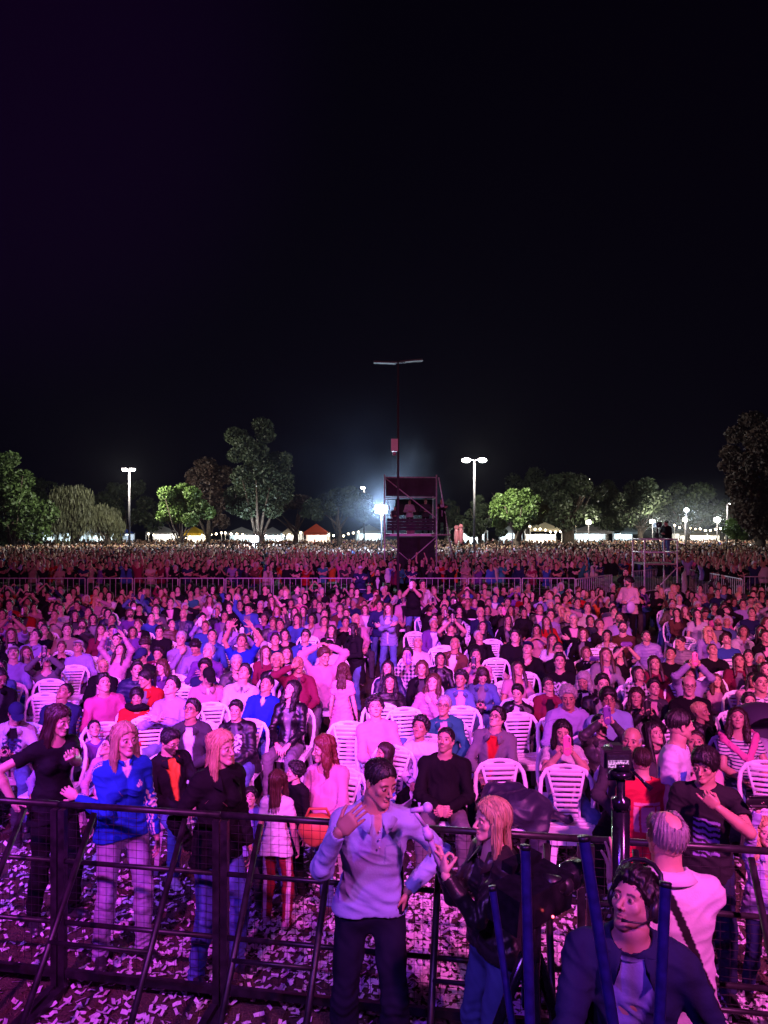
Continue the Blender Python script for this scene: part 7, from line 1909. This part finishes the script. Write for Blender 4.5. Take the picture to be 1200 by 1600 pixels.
print('crowd', len(PL), 'verts', n0, 'individuals', len(PEO), 'DMAX', DMAX, 'chairs', len(CHN))

# ------------------------------------------------------------------ night air: one even box of haze round everything
g = G(); g.box((0, 430, 14.5), (1360, 900, 31)); 
m = bpy.data.materials.new('night_air'); m.use_nodes = True; t = m.node_tree; t.nodes.clear()
ou = t.nodes.new('ShaderNodeOutputMaterial'); pv = t.nodes.new('ShaderNodeVolumePrincipled'); pv.inputs['Density'].default_value = .0001
pv.inputs['Color'].default_value = (.8, .85, 1, 1); pv.inputs['Anisotropy'].default_value = .35; t.links.new(pv.outputs[0], ou.inputs['Volume'])
tag(link('haze', g.mesh('haze', m, smooth=False)), 'thin smoky night air over the field', 'haze', kind='stuff')

def puff(c, r, dens, nscale, label, col=(.75, .85, 1, 1)):
    g = G(); g.ball((0, 0, 0), 1.0, 24, 16)
    m = bpy.data.materials.new('smoke'); m.use_nodes = True; t = m.node_tree; t.nodes.clear(); N_ = t.nodes.new; K_ = t.links.new
    ou = N_('ShaderNodeOutputMaterial'); pv = N_('ShaderNodeVolumePrincipled'); tc = N_('ShaderNodeTexCoord'); gr = N_('ShaderNodeTexGradient'); gr.gradient_type = 'QUADRATIC_SPHERE'
    K_(tc.outputs['Object'], gr.inputs[0]); nz = N_('ShaderNodeTexNoise'); nz.inputs['Scale'].default_value = nscale; nz.inputs['Detail'].default_value = 3; K_(tc.outputs['Object'], nz.inputs['Vector'])
    mr = N_('ShaderNodeMapRange'); mr.inputs[1].default_value = .42; mr.inputs[2].default_value = .68; K_(nz.outputs[0], mr.inputs[0])
    mu = N_('ShaderNodeMath'); mu.operation = 'MULTIPLY'; K_(gr.outputs['Fac'], mu.inputs[0])
    ad = N_('ShaderNodeMath'); ad.operation = 'MULTIPLY_ADD'; ad.inputs[1].default_value = .8; ad.inputs[2].default_value = .2; K_(mr.outputs[0], ad.inputs[0]); K_(ad.outputs[0], mu.inputs[1])
    m3 = N_('ShaderNodeMath'); m3.operation = 'MULTIPLY'; m3.inputs[1].default_value = dens; K_(mu.outputs[0], m3.inputs[0]); K_(m3.outputs[0], pv.inputs['Density'])
    pv.inputs['Color'].default_value = col; K_(pv.outputs[0], ou.inputs['Volume'])
    o = link('smoke', g.mesh('smoke', m), None, c); o.scale = r; tag(o, label, 'smoke', kind='stuff')
FX, FZ = PX(596, 46), PZ(796, 46)
puff((FX - .3, 46.5, FZ + .5), (5.5, 3.2, 4.6), .06, 1.6, 'smoke added as a glare halo round the blue white floodlight')  # volume added to give the floodlight its halo of glare
puff((PX(640, 45), 45, PZ(722, 45)), (2.2, 1.6, 3.0), .05, 2.4, 'thin pale smoke wisps rising over the tower roof')
puff((PX(540, 47), 47, PZ(700, 47)), (9, 4, 6.5), .010, 1.8, 'faint blue smoke drifting up behind the scaffold tower', (.5, .62, 1, 1))
puff((PX(1085, 78), 79, 4.0), (9.5, 4.5, 5.5), .035, 1.5, 'pale grill smoke added for the glow of the right hand floodlights')  # volume added so these floodlights get a soft glow
